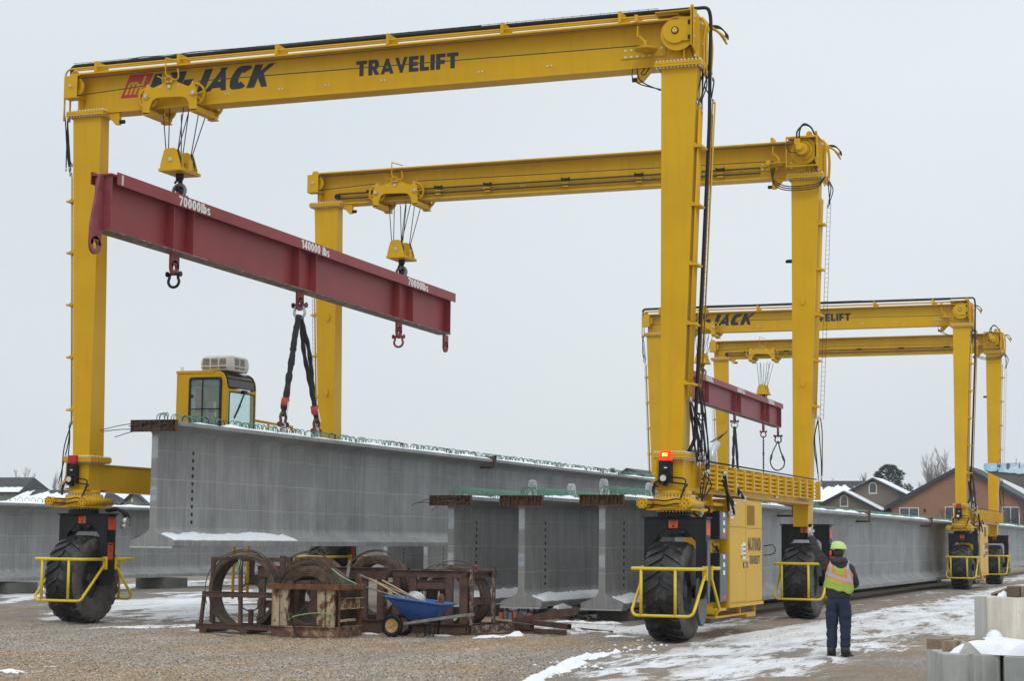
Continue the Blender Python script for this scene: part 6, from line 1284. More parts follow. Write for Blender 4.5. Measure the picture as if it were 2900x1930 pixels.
scrap('steel_flat', 'short rusty plate between the box rack and the tubes', lambda m: m.bar((-13.9, 34.9, .08), (-13.6, 35.3, .10), .16, .09), RUSTO)
scrap('steel_plate', 'triangular grey plate standing beside the right box rack', lambda m: m.prism([(-13.85, .02), (-13.45, .02), (-13.62, .30), (-13.78, .42)], 'y', 36.6, 36.63), GREYP)
scrap('timber_board', 'thin brown board lying under the second girder block', lambda m: m.bar((-15.1, 41.6, .05), (-14.55, 41.9, .06), .12, .04), WOOD, 'board'); scrap('timber_board', 'grey board on the ground in front of the leftmost rack', lambda m: m.bar((-18.05, 31.55, .03), (-17.45, 31.0, .03), .16, .03), WOODG, 'board')
scrap('steel_strip', 'thin rusty strip lying on the snow right of the scrap pile', lambda m: m.bar((-12.9, 37.8, .02), (-11.75, 36.6, .03), .05, .03), RUSTO)
mb = MB(); rr = random.Random(9)
for k in range(14):
    p = Vector((-14.4+rr.random()*.75, 41.3+rr.random()*.5, .05)); mb.tube([p, p+Vector((rr.uniform(-.15, .15), rr.uniform(-.2, .2), rr.uniform(.0, .12))), p+Vector((rr.uniform(-.3, .3), rr.uniform(-.3, .3), rr.uniform(0, .08)))], .02, 5)
o = obj('scrap_heap', mb, HOSE); tag(o, 'tangle of black scrap and cables between the second and third girder blocks', 'scrap heap'); o['kind'] = 'stuff'
mb = MB()
for k in range(7): mb.m = k % 3; x = -16.15+k*.12; mb.box(x, x+.09, 41.5, 41.6, .0, .16+.03*(k % 2))
o = obj('sack_pile', mb, [simple('sack_red', (.35, .10, .08)), simple('sack_brown', (.16, .11, .06)), simple('sack_blue', (.12, .15, .22))]); tag(o, 'row of small red and brown sacks in front of the second girder block', 'sacks')
snowcap('snow drift on the ground right of the long dark rack', -15.9, -15.5, 33.3, 33.6, -.01, .05, 8)
# ------------------------------------------------------------------ wheelbarrow and tools
wb = thing('wheelbarrow', 'blue plastic two-wheeled wheelbarrow loaded with tools', 'wheelbarrow', (-14.7, 33.0, 0))
mb = MB(); n = 20
def loop(xa, xb, ya, yb, za, zb_, r): 
    P = rrect(xa, xb, ya, yb, r, 5); return [(x, y, za+(zb_-za)*(x-xa)/(xb-xa)) for x, y in P]
rim_o = loop(-15.13, -13.85, 32.66, 33.36, .79, .655, .10); rim_i = loop(-15.07, -13.91, 32.71, 33.31, .785, .66, .09); rim_b = loop(-15.13, -13.85, 32.66, 33.36, .755, .62, .10)
mid = loop(-15.0, -13.97, 32.75, 33.27, .66, .56, .09); bot = loop(-14.66, -14.06, 32.84, 33.18, .32, .385, .07); boti = loop(-14.63, -14.08, 32.86, 33.16, .35, .41, .07)
rings = [bot, mid, rim_b, rim_o, rim_i, boti]; k = len(rim_o); vs = [p for r_ in rings for p in r_]
# under the rim tuck in
rings = [bot, [(x, y, z-.10) for x, y, z in loop(-15.04, -13.95, 32.72, 33.30, .80, .67, .09)], [(x, y, z-.03) for x, y, z in loop(-15.08, -13.90, 32.70, 33.32, .79, .655, .1)], rim_b, rim_o, rim_i, boti]; vs = [p for r_ in rings for p in r_]
fs = [(a*k+i, a*k+(i+1) % k, (a+1)*k+(i+1) % k, (a+1)*k+i) for a in range(len(rings)-1) for i in range(k)]+[list(range(k))[::-1], [(len(rings)-1)*k+i for i in range(k)]]
mb.add(vs, fs, True); obj('tray', mb, BLUEP, wb)
for y in (32.72, 33.22):
    mb = MB(); mb.lathe([(.135, -.035), (.20, -.045), (.215, -.03), (.22, 0), (.215, .03), (.20, .045), (.135, .035)], (-14.92, y, .22), (0, 1, 0), 28, True); w = obj('wheel', mb, BLK, wb)
    mb = MB(); mb.lathe([(0, -.01), (.12, -.02), (.14, -.035), (.15, -.03), (.15, .03), (.12, .02), (0, .01)], (-14.92, y, .22), (0, 1, 0), 24); mb.cyl((-14.92, y-.04, .22), (-14.92, y, .22), .022, 10)
    for q in range(4): a = .5+q*math.pi/2; mb.bar((-14.92+.02*math.cos(a), y-.022, .22+.02*math.sin(a)), (-14.92+.125*math.cos(a), y-.022, .22+.125*math.sin(a)), .016, .012, (0, 1, 0))
    obj('wheel_disc', mb, TAN, w)
mb = MB(); mb.cyl((-14.92, 32.7, .22), (-14.92, 33.25, .22), .012, 8); obj('axle', mb, BLK, wb)
for y in (32.80, 33.2): mb = MB(); mb.bar((-14.75, y, .25), (-13.42, y-.02, .455), .04, .055); obj('handle', mb, WOODG, wb, bevel=.008)
for y in (32.78, 33.22): mb = MB(); mb.tube([(-14.22, y, .30), (-14.27, y, .04), (-14.32, y, .01), (-14.42, y, .02), (-14.5, y, .28)], .011, 6); mb.bar((-14.15, y, .32), (-14.18, y, .05), .05, .01, (0, 1, 0)); obj('leg', mb, BLK, wb)
TG = 'long-handled tools in the wheelbarrow'
def tool(label, a, b, r, mat, head=None):
    t = thing('long_tool', label, 'shovel' if head else 'pole', a, TG); mb = MB(); mb.tube([a, b], r, 8); obj('shaft', mb, mat, t)
    if head:
        b = Vector(b); mb = MB(); mb.hexa([b+Vector(p) for p in ((0, -.02, -.01), (.28, -.10, -.05), (.28, .10, -.05), (0, .02, -.01), (0, -.02, .0), (.26, -.10, -.03), (.26, .10, -.03), (0, .02, .0))]); obj('blade', mb, RUST, t, bevel=.004)
tool('grey shovel with the longest shaft sticking out to the left', (-15.75, 32.95, 1.17), (-14.35, 32.95, .66), .018, WOODG, 1); tool('pale wooden tool shaft, lower one of the two tan ones', (-15.45, 32.80, 1.10), (-14.7, 32.80, .74), .017, HANDLE)
tool('pale wooden tool shaft, upper one of the two tan ones', (-15.30, 33.05, 1.07), (-14.6, 33.05, .74), .017, HANDLE); tool('thin green grey pole lowest of the poles in the wheelbarrow', (-15.75, 32.78, 1.0), (-14.6, 32.78, .70), .014, WOODG)
o = thing('white_hose_roll', 'coiled flat white hose lying in the blue wheelbarrow', 'hose', (-14.6, 33.1, .72))
mb = MB(); mb.ell((-14.60, 33.12, .70), .19, .13, .15, 16, 8)
obj('roll', mb, OFFW, o)
mb = MB()
for q in range(5): mb.tube([(-14.60+.185*math.cos(a)*(1-.04*q*q*.3), 33.12-.135*math.sin(a)*.6-.02*q, .70+.145*math.sin(a)-.025*q+.02) for a in np.linspace(.15, 2.9, 12)], .009, 5)
obj('fold', mb, WHITE, o)
mb = MB(); mb.ell((-14.02, 33.0, .74), .06, .06, .10, 9, 6, .12); mb.bar((-14.25, 32.9, .62), (-13.98, 33.0, .70), .10, .05); o = obj('rusty_tool_head', mb, RUSTO); tag(o, 'rusty tool head standing up at the right end of the wheelbarrow', 'tool head')
# ------------------------------------------------------------------ foreground concrete blocks
CB = 'stacked concrete barrier blocks'
def oriented(x0, y0, ang, L, W, z0, z1, mb=None):
    c, s = math.cos(ang), math.sin(ang); mb = mb or MB()
    P = [(0, 0), (L, 0), (L, W), (0, W)]; Q = [(x0+a*c-b*s, y0+a*s+b*c) for a, b in P]
    return mb.hexa([(*q, z0) for q in Q]+[(*q, z1) for q in Q])
def keyblock(label, x0, y0, ang, L, W, z0, z1, mat, key=True):
    t = thing('concrete_block', label, 'concrete block', (x0, y0, z0), CB); c, s = math.cos(ang), math.sin(ang)
    def P(a, b, z): return (x0+a*c-b*s, y0+a*s+b*c, z)
    mb = MB(); h = z1-z0; pr = [(0, 0), (L*.42, 0), (L*.5, .05), (L*.58, 0), (L, 0), (L, W), (0, W), (0, W*.55), (.05, W*.5), (0, W*.45)] if key else [(0, 0), (L, 0), (L, W), (0, W)]
    mb.add([P(a, b, z0) for a, b in pr]+[P(a, b, z1) for a, b in pr], [list(range(len(pr)))[::-1], [len(pr)+i for i in range(len(pr))]]+[(i, (i+1) % len(pr), len(pr)+(i+1) % len(pr), len(pr)+i) for i in range(len(pr))]); obj('block_body', mb, mat, t, bevel=.018)
    if key:
        m = L*.5; mb = MB(); mb.add([P(m-.13, .03, z1-.01), P(m+.13, .03, z1-.01), P(m+.13, W-.05, z1-.01), P(m-.13, W-.05, z1-.01), P(m, .10, z1+.13), P(m, W-.12, z1+.13)], [(0, 1, 4), (1, 2, 5, 4), (2, 3, 5), (3, 0, 4, 5), (3, 2, 1, 0)]); obj('cast_key', mb, mat, t, bevel=.008)
    return t
keyblock('grey block in the near right corner, half cut off by the picture bottom', -3.10, 22.25, .30, .66, 1.25, -.02, .61, CONCG)
keyblock('grey block right of the gap in the near right corner, its right side cut off', -2.40, 22.28, .20, .9, 1.25, -.02, .60, CONCG)
keyblock('tall old tan block with a smooth grey left edge behind the snowy ones', -3.04, 24.85, -.16, 1.6, .9, .58, 1.215, CONCL, False)
mb = MB(); oriented(-3.05, 24.84, -.16, .155, .3, .60, 1.213, mb); mb.v = [(x, y-.004, z) for x, y, z in mb.v]; o = bpy.data.objects[-1] if False else None
e = obj('grey_edge_strip', mb, CONCG, [q for q in bpy.data.objects if q.name.startswith('concrete_block') and 'tall old' in q.get('label', '')][0])
block('concrete_block', 'lower concrete block under the tall tan block, mostly hidden by snow', -3.0, -1.5, 24.95, 25.8, -.02, .57, CONCL, CB)
for x0, y0, lb in ((-3.42, 23.15, 'short timber end on the grey block, left one of the pair'), (-3.18, 22.75, 'short timber end on the grey block, right one of the pair')):
    mb = MB(); oriented(x0, y0, -.3, .15, .9, .611, .735, mb); o = obj('timber_baulk', mb, WOOD, None, bevel=.006); tag(o, lb, 'timber')
for x0, y0, w, lb in ((-2.64, 24.80, .17, 'dark timber end lying on the tall tan block'), (-2.46, 24.78, .3, 'light timber next to the dark one on the tall tan block')):
    mb = MB(); oriented(x0, y0, -.3, w, .9, 1.217, 1.35, mb); o = obj('timber_baulk', mb, simple('dark_timber', (.12, .085, .06), .8) if w < .2 else WOOD, None, bevel=.006); tag(o, lb, 'timber')
mb = MB(); mb.bar((-2.85, 25.3, 1.23), (-2.62, 25.0, 1.31), .10, .03); o = obj('timber_board', mb, WOOD); tag(o, 'thin snowy board leaning beside the timber on the tall tan block', 'board')
def snowheap():
    mb = MB(); n, m = 46, 26; vs = []
    for i in range(n+1):
        for j in range(m+1):
            a, b = i/n, j/m; x = -3.06+1.5*a+.05*b*(1-a); y = 22.42+2.3*b+.06*math.sin(9*a); 
            e = min(1, a/.12)*min(1, b/.08)*min(1, (1-b)/.1); prof = .10+.05*mnoise.noise(Vector((a*2.4, b*2, 3)))+.16*max(0, a-.45)+.012*mnoise.noise(Vector((a*8, b*6, 3)))
            if b < .35 and abs(a-.42) < .07: prof *= .55
            vs.append((x, y, .605+max(-.02, prof*math.sqrt(max(0, e)))))
    mb.add(vs, [(i*(m+1)+j, (i+1)*(m+1)+j, (i+1)*(m+1)+j+1, i*(m+1)+j+1) for i in range(n) for j in range(m)], True); o = obj('snow_heap', mb, SNOW); tag(o, 'smooth white snow heaped on the grey blocks in the near right corner', 'snow'); o['kind'] = 'stuff'
snowheap()
mb = MB(); mb.ell((-2.78, 24.62, .66), .11, .12, .14, 14, 9, .06); o = obj('snow_lump', mb, SNOW); tag(o, 'rounded lump of snow against the foot of the tall tan block', 'snow'); o['kind'] = 'stuff'
snowcap('thin snow beside the timber on the tall tan block', -2.78, -2.62, 24.9, 25.6, 1.213, .13, 5)
# ------------------------------------------------------------------ houses and trees far behind
def SZ(z, y): return CAMZ+(z-CAMZ)*y/170     # sizes given as seen at 170 m
def housepart(name, mb, mat, par, **k): return obj(name, mb, mat, par, **k)
SHING = simple('dark_shingles', (.045, .047, .052), .85, 0, .2, 2); STUCCO = simple('brown_stucco', (.30, .155, .098), .85, 0, .06, .6); TAUPE = simple('taupe_stucco', (.165, .13, .108), .85, 0, .06, .6); PALE = simple('pale_siding', (.42, .41, .38), .8); WARMG = simple('warm_grey_siding', (.24, .21, .175), .8); BRICK = simple('orange_brick', (.30, .12, .07), .85)
FASC = simple('dark_fascia', (.03, .033, .038), .7)
def window(par, x0, x1, z0, z1, y, split=True):
    mb = MB(); t = .07; mb.box(x0-t, x1+t, y-.06, y-.002, z1, z1+t); mb.box(x0-t, x1+t, y-.06, y-.002, z0-t, z0); mb.box(x0-t, x0, y-.06, y-.002, z0, z1); mb.box(x1, x1+t, y-.06, y-.002, z0, z1)
    if split: mb.box((x0+x1)/2-.03, (x0+x1)/2+.03, y-.055, y-.002, z0, z1)
    f = obj('window', mb, WHITE, par); mb = MB(); mb.box(x0, x1, y-.02, y-.004, z0, z1); obj('pane', mb, PANE, f)
    mb = MB(); mb.box(x0+.03, x0+(x1-x0)*.28, y-.023, y-.021, z0, z1-.03); obj('curtain', mb, GREYP, f)
def gable(label, xa, xb, ze, xap, zap, y, dep, wall, ridge='y', ov=.35, zb0=None, snow=False, zer=None, group='houses behind the yard', th=.16):
    k_ = y/170; xa, xb, xap = xa*k_, xb*k_, xap*k_; ze, zap = SZ(ze, y), SZ(zap, y); zer = None if zer is None else SZ(zer, y)
    t = thing('house', label, 'house', ((xa+xb)/2, y, 0), group); zer = ze if zer is None else zer
    mb = MB(); mb.prism([(xa+ov, -.3), (xb-ov, -.3), (xb-ov, zer-.0), (xap, zap-.25), (xa+ov, ze-.0)], 'y', y, y+dep); obj('wall', mb, wall, t)
    mb = MB(); mb.prism([(xa, ze-.10), (xap, zap), (xap, zap-th*1.4), (xa, ze-.10-th*1.4)], 'y', y-.4, y+dep+.3); mb.prism([(xap, zap), (xb, zer-.10), (xb, zer-.10-th*1.4), (xap, zap-th*1.4)], 'y', y-.4, y+dep+.3); r = obj('roof', mb, FASC, t)
    if snow:
        mb = MB(); mb.prism([(xap, zap+.01), (xb, zer-.09), (xb, zer-.02), (xap, zap+.10)], 'y', y+.2, y+dep); obj('roof_snow', mb, SNOW, t); mb = MB(); mb.prism([(xa, ze-.09), (xap, zap+.01), (xap, zap+.10), (xa, ze-.02)], 'y', y+.2, y+dep); obj('roof_snow', mb, SNOW, t)
    return t, r
t, r = gable('broad brown stucco house with a large gable behind the far crane', -28.7, -14.6, 5.35, -21.7, 9.1, 170, 14, STUCCO, ov=.5, zer=5.0, th=.28)
for a, b, c, d in ((-27.3, -25.7, 3.7, 5.1), (-23.25, -22.6, 3.7, 5.2), (-20.9, -20.5, 3.7, 5.2), (-18.3, -16.9, 3.3, 5.2), (-15.6, -15.2, 3.5, 5.1)): window(t, a, b, c, d, 170, b-a > 1)
mb = MB(); mb.box(-25.2, -25.05, 169.85, 169.99, 4.8, 5.05); obj('wall_lamp', mb, BLK, t); mb = MB(); mb.tube([(-28.3, 169.9, 5.1), (-28.1, 169.9, 4.9), (-28.1, 169.9, 2)], .05, 5); obj('downpipe', mb, BLK, t)
mb = MB(); mb.cyl((-19.3, 175, 7.8), (-19.3, 175, 9.0), .12, 8); mb.cyl((-19.3, 175, 9.0), (-19.3, 175, 9.25), .2, 8); obj('flue', mb, GREYP, t)
for x in (-23.9, -22.2, -21.5): mb = MB(); mb.box(x-.12, x+.12, 169.4, 169.7, 2.5, 4.0-.2*abs(x+22)); obj('vent_post', mb, WHITE, t)
def hiproof(label, xa, xb, y, dep, zr, ze, wall, snowf=(.3, 1), sides=(2, 2), seed=1, lim=None):
    xa, xb = xa*y/170, xb*y/170; zr, ze = SZ(zr, y), SZ(ze, y)
    t = thing('house', label, 'house', ((xa+xb)/2, y, 0), 'houses behind the yard'); mb = MB(); mb.box(xa+.3, xb-.3, y+.4, y+dep, -.3, ze); obj('wall', mb, wall, t)
    a, b = sides; mb = MB(); q = [(xa, y, ze), (xb, y, ze), (xb-b, y+dep/2, zr), (xa+a, y+dep/2, zr), (xa, y+dep, ze), (xb, y+dep, ze)]; mb.add(q, [(0, 1, 2, 3), (1, 5, 2), (0, 3, 4), (4, 3, 2, 5), (0, 4, 5, 1)]); obj('roof', mb, SHING, t)
    # ragged snow lying on the lower part of the front slope
    mb = MB(); n = 60; vs = []
    for k in range(n+1):
        s = k/n; top = snowf[1]*(1+.35*mnoise.noise(Vector((s*9, seed, 0)))+.2*mnoise.noise(Vector((s*31, seed, 0)))); lo = snowf[0]
        for f in (lo, max(lo, min(.97, top))):
            x = (xa+a*f)+(xb-b*f-xa-a*f)*s; vs.append((x, y+dep/2*f-.05, ze+(zr-ze)*f+.10))
    mb.add(vs, [(2*k, 2*k+2, 2*k+3, 2*k+1) for k in range(n)]); obj('roof_snow', mb, SNOW, t); return t
hiproof('dark shingled roof with ragged snow, left part, behind the long left girder', -126, -112, 168, 9, 6.85, 4.6, WARMG, (.0, .78), seed=1)
hiproof('dark shingled roof with deep snow between the crane leg and the lifted girder', -119.5, -104, 176, 10, 7.0, 4.6, WARMG, (.0, .82), seed=2)
t, r = gable('small warm grey gable with snow-lined eaves left of the lifted girder end', -110.0, -105.2, 4.8, -107.7, 6.6, 165, 6, WARMG, th=.14, snow=True); mb = MB(); mb.box(-104.9, -104.65, 164.9, 164.99, 5.3, 5.7); obj('gable_vent', mb, OFFW, t)
t, r = gable('orange brick gable right of the warm grey one, by the lifted girder end', -106.6, -102.5, 4.8, -104.6, 6.1, 172, 6, BRICK)
hiproof('dark roofed house at the far left edge, its gable facing right', -136, -122.3, 175, 7, 8.2, 6.4, WARMG, (.0, .30), sides=(.6, .6), seed=9)
t, r = gable('pale gabled house with a small vent just left of the near right leg', -54.6, -50.3, 8.0, -53.1, 8.85, 171, 8, PALE, th=.12, zer=7.9); mb = MB(); mb.box(-53.5, -53.3, 170.9, 170.99, 8.25, 8.47); obj('gable_vent', mb, BLK, t)
mb = MB(); mb.cyl((-51.3, 174, 8.1), (-51.3, 174, 8.75), .05, 6); mb.cyl((-51.3, 174, 8.75), (-51.3, 174, 8.85), .1, 6); obj('flue', mb, GREYP, t)
hiproof('long taupe house with snowy roof right of the near rear leg', -36.5, -27.5, 176, 10, 7.75, 5.6, TAUPE, (.0, .68), (1, 4), seed=3)
def archwin(t, x, z, y):
    P = [(x-.28, z-.5), (x+.28, z-.5), (x+.28, z+.1)]+[(x+.28*math.cos(a), z+.1+.28*math.sin(a)) for a in np.linspace(.3, 2.84, 6)]+[(x-.28, z+.1)]; mb = MB(); mb.prism([(x+(a-x)*1.35, z+(b-z)*1.25) for a, b in P], 'y', y-.06, y-.002); f = obj('arched_window', mb, OFFW, t); mb = MB(); mb.prism(P, 'y', y-.08, y-.062); obj('pane', mb, PANE, f)
t, r = gable('taupe gable with an arched vent, right and higher one of two', -32.6, -26.7, 6.45, -29.74, 7.85, 173, 6, TAUPE, snow=True, th=.12); archwin(t, -30.27, 7.1, 173)
t, r = gable('taupe gable with an arched vent, left and lower one of two', -35.0, -29.0, 5.4, -32.4, 6.65, 169, 4, TAUPE, snow=True, zer=5.0, th=.12); archwin(t, -32.2, 5.8, 169)
BARK = simple('pale_bark', (.36, .33, .32), .9); BARKD = simple('dark_bark', (.10, .085, .08), .9)
def baretree(label, x, y, h, seed, z0=0, spread=.45, mat=BARK, depth=5, r0=None):
    t = thing('bare_tree', label, 'tree', (x, y, 0), 'bare winter trees'); r = random.Random(seed); tr = MB(); cr = MB()
    def grow(p, d, L, rad, lv):
        q = p+d*L; m = (p+q)/2+Vector((r.uniform(-.05, .05), r.uniform(-.05, .05), 0))*L; (tr if lv == 0 else cr).tube([p, m, q], rad, 5 if lv < 2 else 3, rs=[rad, rad*.85, rad*.7])
        if lv >= depth: return
        for k in range(3 if lv else 5):
            s = r.uniform(.35, 1) if lv == 0 else r.uniform(.45, 1); b = p.lerp(q, s); nd = (d+Vector((r.uniform(-1, 1), r.uniform(-1, 1), r.uniform(-.1, .5)))*spread*(1.2 if lv else 1.5)).normalized(); grow(b, nd, L*r.uniform(.48, .68), rad*.55, lv+1)
        grow(q, (d+Vector((r.uniform(-.3, .3), r.uniform(-.3, .3), .2))).normalized(), L*.62, rad*.62, lv+1)
    grow(Vector((x, y, z0)), Vector((0, 0, 1)), h*.42, r0 or h*.016, 0); obj('trunk', tr, mat, t); obj('crown', cr, mat, t)
baretree('bare pale tree beyond the far left roofs, left one of two', -130, 182, 9.4, 1); baretree('bare pale tree beyond the far left roofs, right one of two', -127, 184, 9.2, 2)
baretree('bare pale tree right of the dark pine, tallest and nearest to it', -29.0, 195, 11.3, 3, depth=5); baretree('bare pale tree just left of the far crane leg', -26.6, 198, 12.0, 4, depth=5); baretree('thin bare tree between the bare pair by the far crane leg', -28.0, 200, 11.2, 14, depth=4)
baretree('small bare bush tree over the ridge of the snowy taupe house', -35.9, 190, 8.7, 5, depth=5, mat=BARKD, spread=.6); baretree('small bare tree over the taupe house nearer the pine', -33.0, 190, 9.2, 6, depth=5, mat=BARKD, spread=.6)
baretree('leafless shrub in front of the brown house, right of the far crane', -16.6, 168, 6.2, 7, depth=5, mat=BARKD, spread=.4, r0=.05); baretree('leafless shrub in front of the brown house, left of the far crane', -22.6, 168, 5.4, 8, depth=5, mat=BARKD, spread=.4, r0=.05)
baretree('small bare tree between the pale house and the lifted girder', -40.5, 185, 8.6, 21, depth=4, mat=BARK)
NEED = simple('pine_needles', (.085, .105, .09), .85, 0, .4, 1.5)
def pine(label, x, y, h, w, seed, z0=0, n=900, cs=.5, mat=NEED, shape='round'):
    t = thing('pine_tree', label, 'tree', (x, y, 0), 'evergreen trees behind the houses'); r = random.Random(seed); mb = MB(); mb.cyl((x, y, z0), (x, y, z0+h*.95), h*.02, 7, h*.006); tk = obj('trunk', mb, BARKD, t)
    mb = MB()
    for k in range(n):
        s = r.random()**.8; zc = z0+h*(.12+.86*s); rad = w*(math.sqrt(max(0, 1-(abs(s-.35)/.66)**2.2)) if shape == 'round' else (1-s)**.8)*(.72+.38*mnoise.noise(Vector((s*6, 0, seed))))
        a = r.uniform(0, 6.283); q = rad*r.uniform(.35, 1)**.6*(1+.35*mnoise.noise(Vector((math.cos(a)*2.2, math.sin(a)*2.2, s*5+seed)))); c = Vector((x+q*math.cos(a), y+q*math.sin(a), zc))
        for j in range(6):
            d = Vector((math.cos(a)+r.uniform(-1, 1), math.sin(a)+r.uniform(-1, 1), r.uniform(-.1, 1.0))).normalized()*cs*r.uniform(.5, 1); e = d.orthogonal().normalized()*cs*.13; mb.add([c-e, c+e, c+d], [(0, 1, 2)])
    obj('crown', mb, mat, t)
pine('dark round-topped pine beyond the taupe gables', -31.6, 190, 10.0, 2.5, 1, n=2600, cs=.36); pine('low dark pine right of the big round pine', -29.0, 185, 7.9, 1.1, 2, n=400, cs=.35)
pine('small thin conifer left of the pale gabled house', -55.6, 173, 9.05, .9, 3, n=260, cs=.4, shape='cone')
pine('low row of dark pine tops showing above the lifted girder deck', -62.5, 172, 9.35, 1.6, 4, n=500, cs=.3)
# ------------------------------------------------------------------ people
import bmesh
SKIN = simple('skin', (.42, .24, .17), .6); DENIM = simple('blue_denim', (.010, .020, .050), .85, 0, .25, 5, second=(.022, .037, .075), sthr=(.55, .8), sscale=8, bumps=.5, bscale=18)
HOOD = simple('black_hoodie', (.034, .032, .032), .9, 0, .3, 8, bumps=.6, bscale=14); BOOT = simple('black_boots', (.016, .014, .013), .6); GLOVE = simple('pale_work_glove', (.50, .43, .36), .85, 0, .1, 20); HAT = simple('lime_hard_hat', (.46, .66, .20), .35, 0, .05, 6, second=(.16, .25, .07), sthr=(.66, .72), sscale=14)
EAR = simple('red_ear_cup', (.62, .04, .02), .4)
def vestmat():
    m, nt, b = nmat('hi_vis_vest'); L = nt.links; t = nt.nodes.new('ShaderNodeTexCoord'); sp = nt.nodes.new('ShaderNodeSeparateXYZ'); L.new(t.outputs['Object'], sp.inputs[0])
    def M(op, a, b_=None, c_=None):
        n = nt.nodes.new('ShaderNodeMath'); n.operation = op
        for i, q in enumerate((a, b_, c_)):
            if q is None: continue
            if isinstance(q, (int, float)): n.inputs[i].default_value = q
            else: L.new(q, n.inputs[i])
        return n.outputs[0]
    X_, Z_ = sp.outputs[0], sp.outputs[2]
    v = coords(nt); lime = ramp(nt, noise(nt, 7, v, 6), [(.3, (.27, .36, .05)), (.7, (.40, .50, .08))])
    # belt band drops to the right as the vest is pulled by the raised arm
    hz = M('ABSOLUTE', M('ADD', M('MULTIPLY_ADD', X_, .33, Z_), -1.315+.0))
    def lt(a, k): return M('LESS_THAN', a, k)
    vl = M('ABSOLUTE', M('ADD', M('MULTIPLY_ADD', Z_, -.10, X_), .085+.15)); vr = M('ABSOLUTE', M('ADD', M('MULTIPLY_ADD', Z_, .10, X_), -.165-.15))
    up = M('GREATER_THAN', M('MULTIPLY_ADD', X_, .33, Z_), 1.315)
    og = M('MAXIMUM', lt(hz, .056), M('MULTIPLY', up, M('MAXIMUM', lt(vl, .048), lt(vr, .048)))); gr = M('MAXIMUM', lt(hz, .030), M('MULTIPLY', up, M('MAXIMUM', lt(vl, .024), lt(vr, .024))))
    c = mix(nt, og, lime, (.80, .17, .04)); c = mix(nt, gr, c, (.36, .38, .40)); L.new(c, b.inputs['Base Color']); b.inputs['Roughness'].default_value = .75
    bump(nt, b, noise(nt, 12, v, 5), .8, .02); return m
VEST = vestmat()
def skinned(name, joints, edges, sub=2):
    """continuous body surface grown over a joint skeleton (local coordinates)"""
    me = bpy.data.meshes.new(name); ks = list(joints); me.from_pydata([joints[k][0] for k in ks], [(ks.index(a), ks.index(b)) for a, b in edges], []); o = bpy.data.objects.new(name, me); TMP.objects.link(o)
    md = o.modifiers.new('skin', 'SKIN'); md.use_smooth_shade = True; md.branch_smoothing = .4
    if not me.skin_vertices: me.skin_vertices.new() if hasattr(me.skin_vertices, 'new') else None
    for i, k in enumerate(ks):
        r = joints[k][1]; sv = me.skin_vertices[0].data[i]; sv.radius = r if isinstance(r, tuple) else (r, r); sv.use_root = (i == 0)
    s = o.modifiers.new('sub', 'SUBSURF'); s.levels = s.render_levels = sub
    dg = bpy.context.evaluated_depsgraph_get(); dg.update(); m2 = bpy.data.meshes.new_from_object(o.evaluated_get(dg)); bpy.data.objects.remove(o); m2.name = name; return m2
def wrinkle(me, amp, fn=lambda p: 1, sx=7, sz=16):
    for v in me.vertices:
        p = v.co; n = v.normal; k = mnoise.noise(Vector((p.x*sx, p.y*sx, p.z*sz)))+.5*mnoise.noise(Vector((p.x*sx*2.3, p.y*sx*2, p.z*sz*2))); v.co = p+n*amp*k*fn(p)
J = {'pelvis': ((.0, .0, .98), (.165, .125)), 'waist': ((-.01, .0, 1.12), (.165, .115)), 'chest': ((-.0, .0, 1.34), (.20, .135)), 'top': ((.0, .01, 1.50), (.165, .11)), 'neck': ((-.01, .03, 1.60), .065), 'head0': ((.0, .05, 1.68), (.075, .085)), 'head1': ((.005, .05, 1.77), (.082, .10)), 'head2': ((.005, .045, 1.84), (.06, .075)),
     'shL': ((-.17, .0, 1.49), .085), 'elL': ((-.34, .06, 1.74), .062), 'wrL': ((-.435, .14, 1.98), .040), 'haL': ((-.45, .15, 2.03), .04),
     'shR': ((.16, .03, 1.45), .08), 'elR': ((.235, .13, 1.20), .06), 'wrR': ((.13, .28, 1.14), .04), 'haR': ((.08, .31, 1.14), .038),
     'hipL': ((-.095, .0, .93), (.112, .11)), 'knL': ((-.105, .02, .50), .078), 'anL': ((-.105, .0, .12), .058), 'heL': ((-.11, .02, .055), .052), 'toL': ((-.165, .16, .04), .040),
     'hipR': ((.095, .0, .93), (.112, .11)), 'knR': ((.10, .015, .50), .078), 'anR': ((.105, -.03, .12), .058), 'heR': ((.105, -.01, .055), .052), 'toR': ((.14, .14, .04), .040)}
E_ = [('pelvis', 'waist'), ('waist', 'chest'), ('chest', 'top'), ('top', 'neck'), ('neck', 'head0'), ('head0', 'head1'), ('head1', 'head2'), ('top', 'shL'), ('shL', 'elL'), ('elL', 'wrL'), ('wrL', 'haL'), ('top', 'shR'), ('shR', 'elR'), ('elR', 'wrR'), ('wrR', 'haR'), ('pelvis', 'hipL'), ('hipL', 'knL'), ('knL', 'anL'), ('anL', 'heL'), ('heL', 'toL'), ('pelvis', 'hipR'), ('hipR', 'knR'), ('knR', 'anR'), ('anR', 'heR'), ('heR', 'toR')]
def finish_body(me, cuff=.0):
    for m in (DENIM, HOOD, SKIN, BOOT, GLOVE): me.materials.append(m)
def addlocal(name, mb, mats, par, mod=None):
    me = mesh_from(mb, name, mats) if isinstance(mb, MB) else mb; o = bpy.data.objects.new(name, me); COL.objects.link(o); o.parent = par; return o
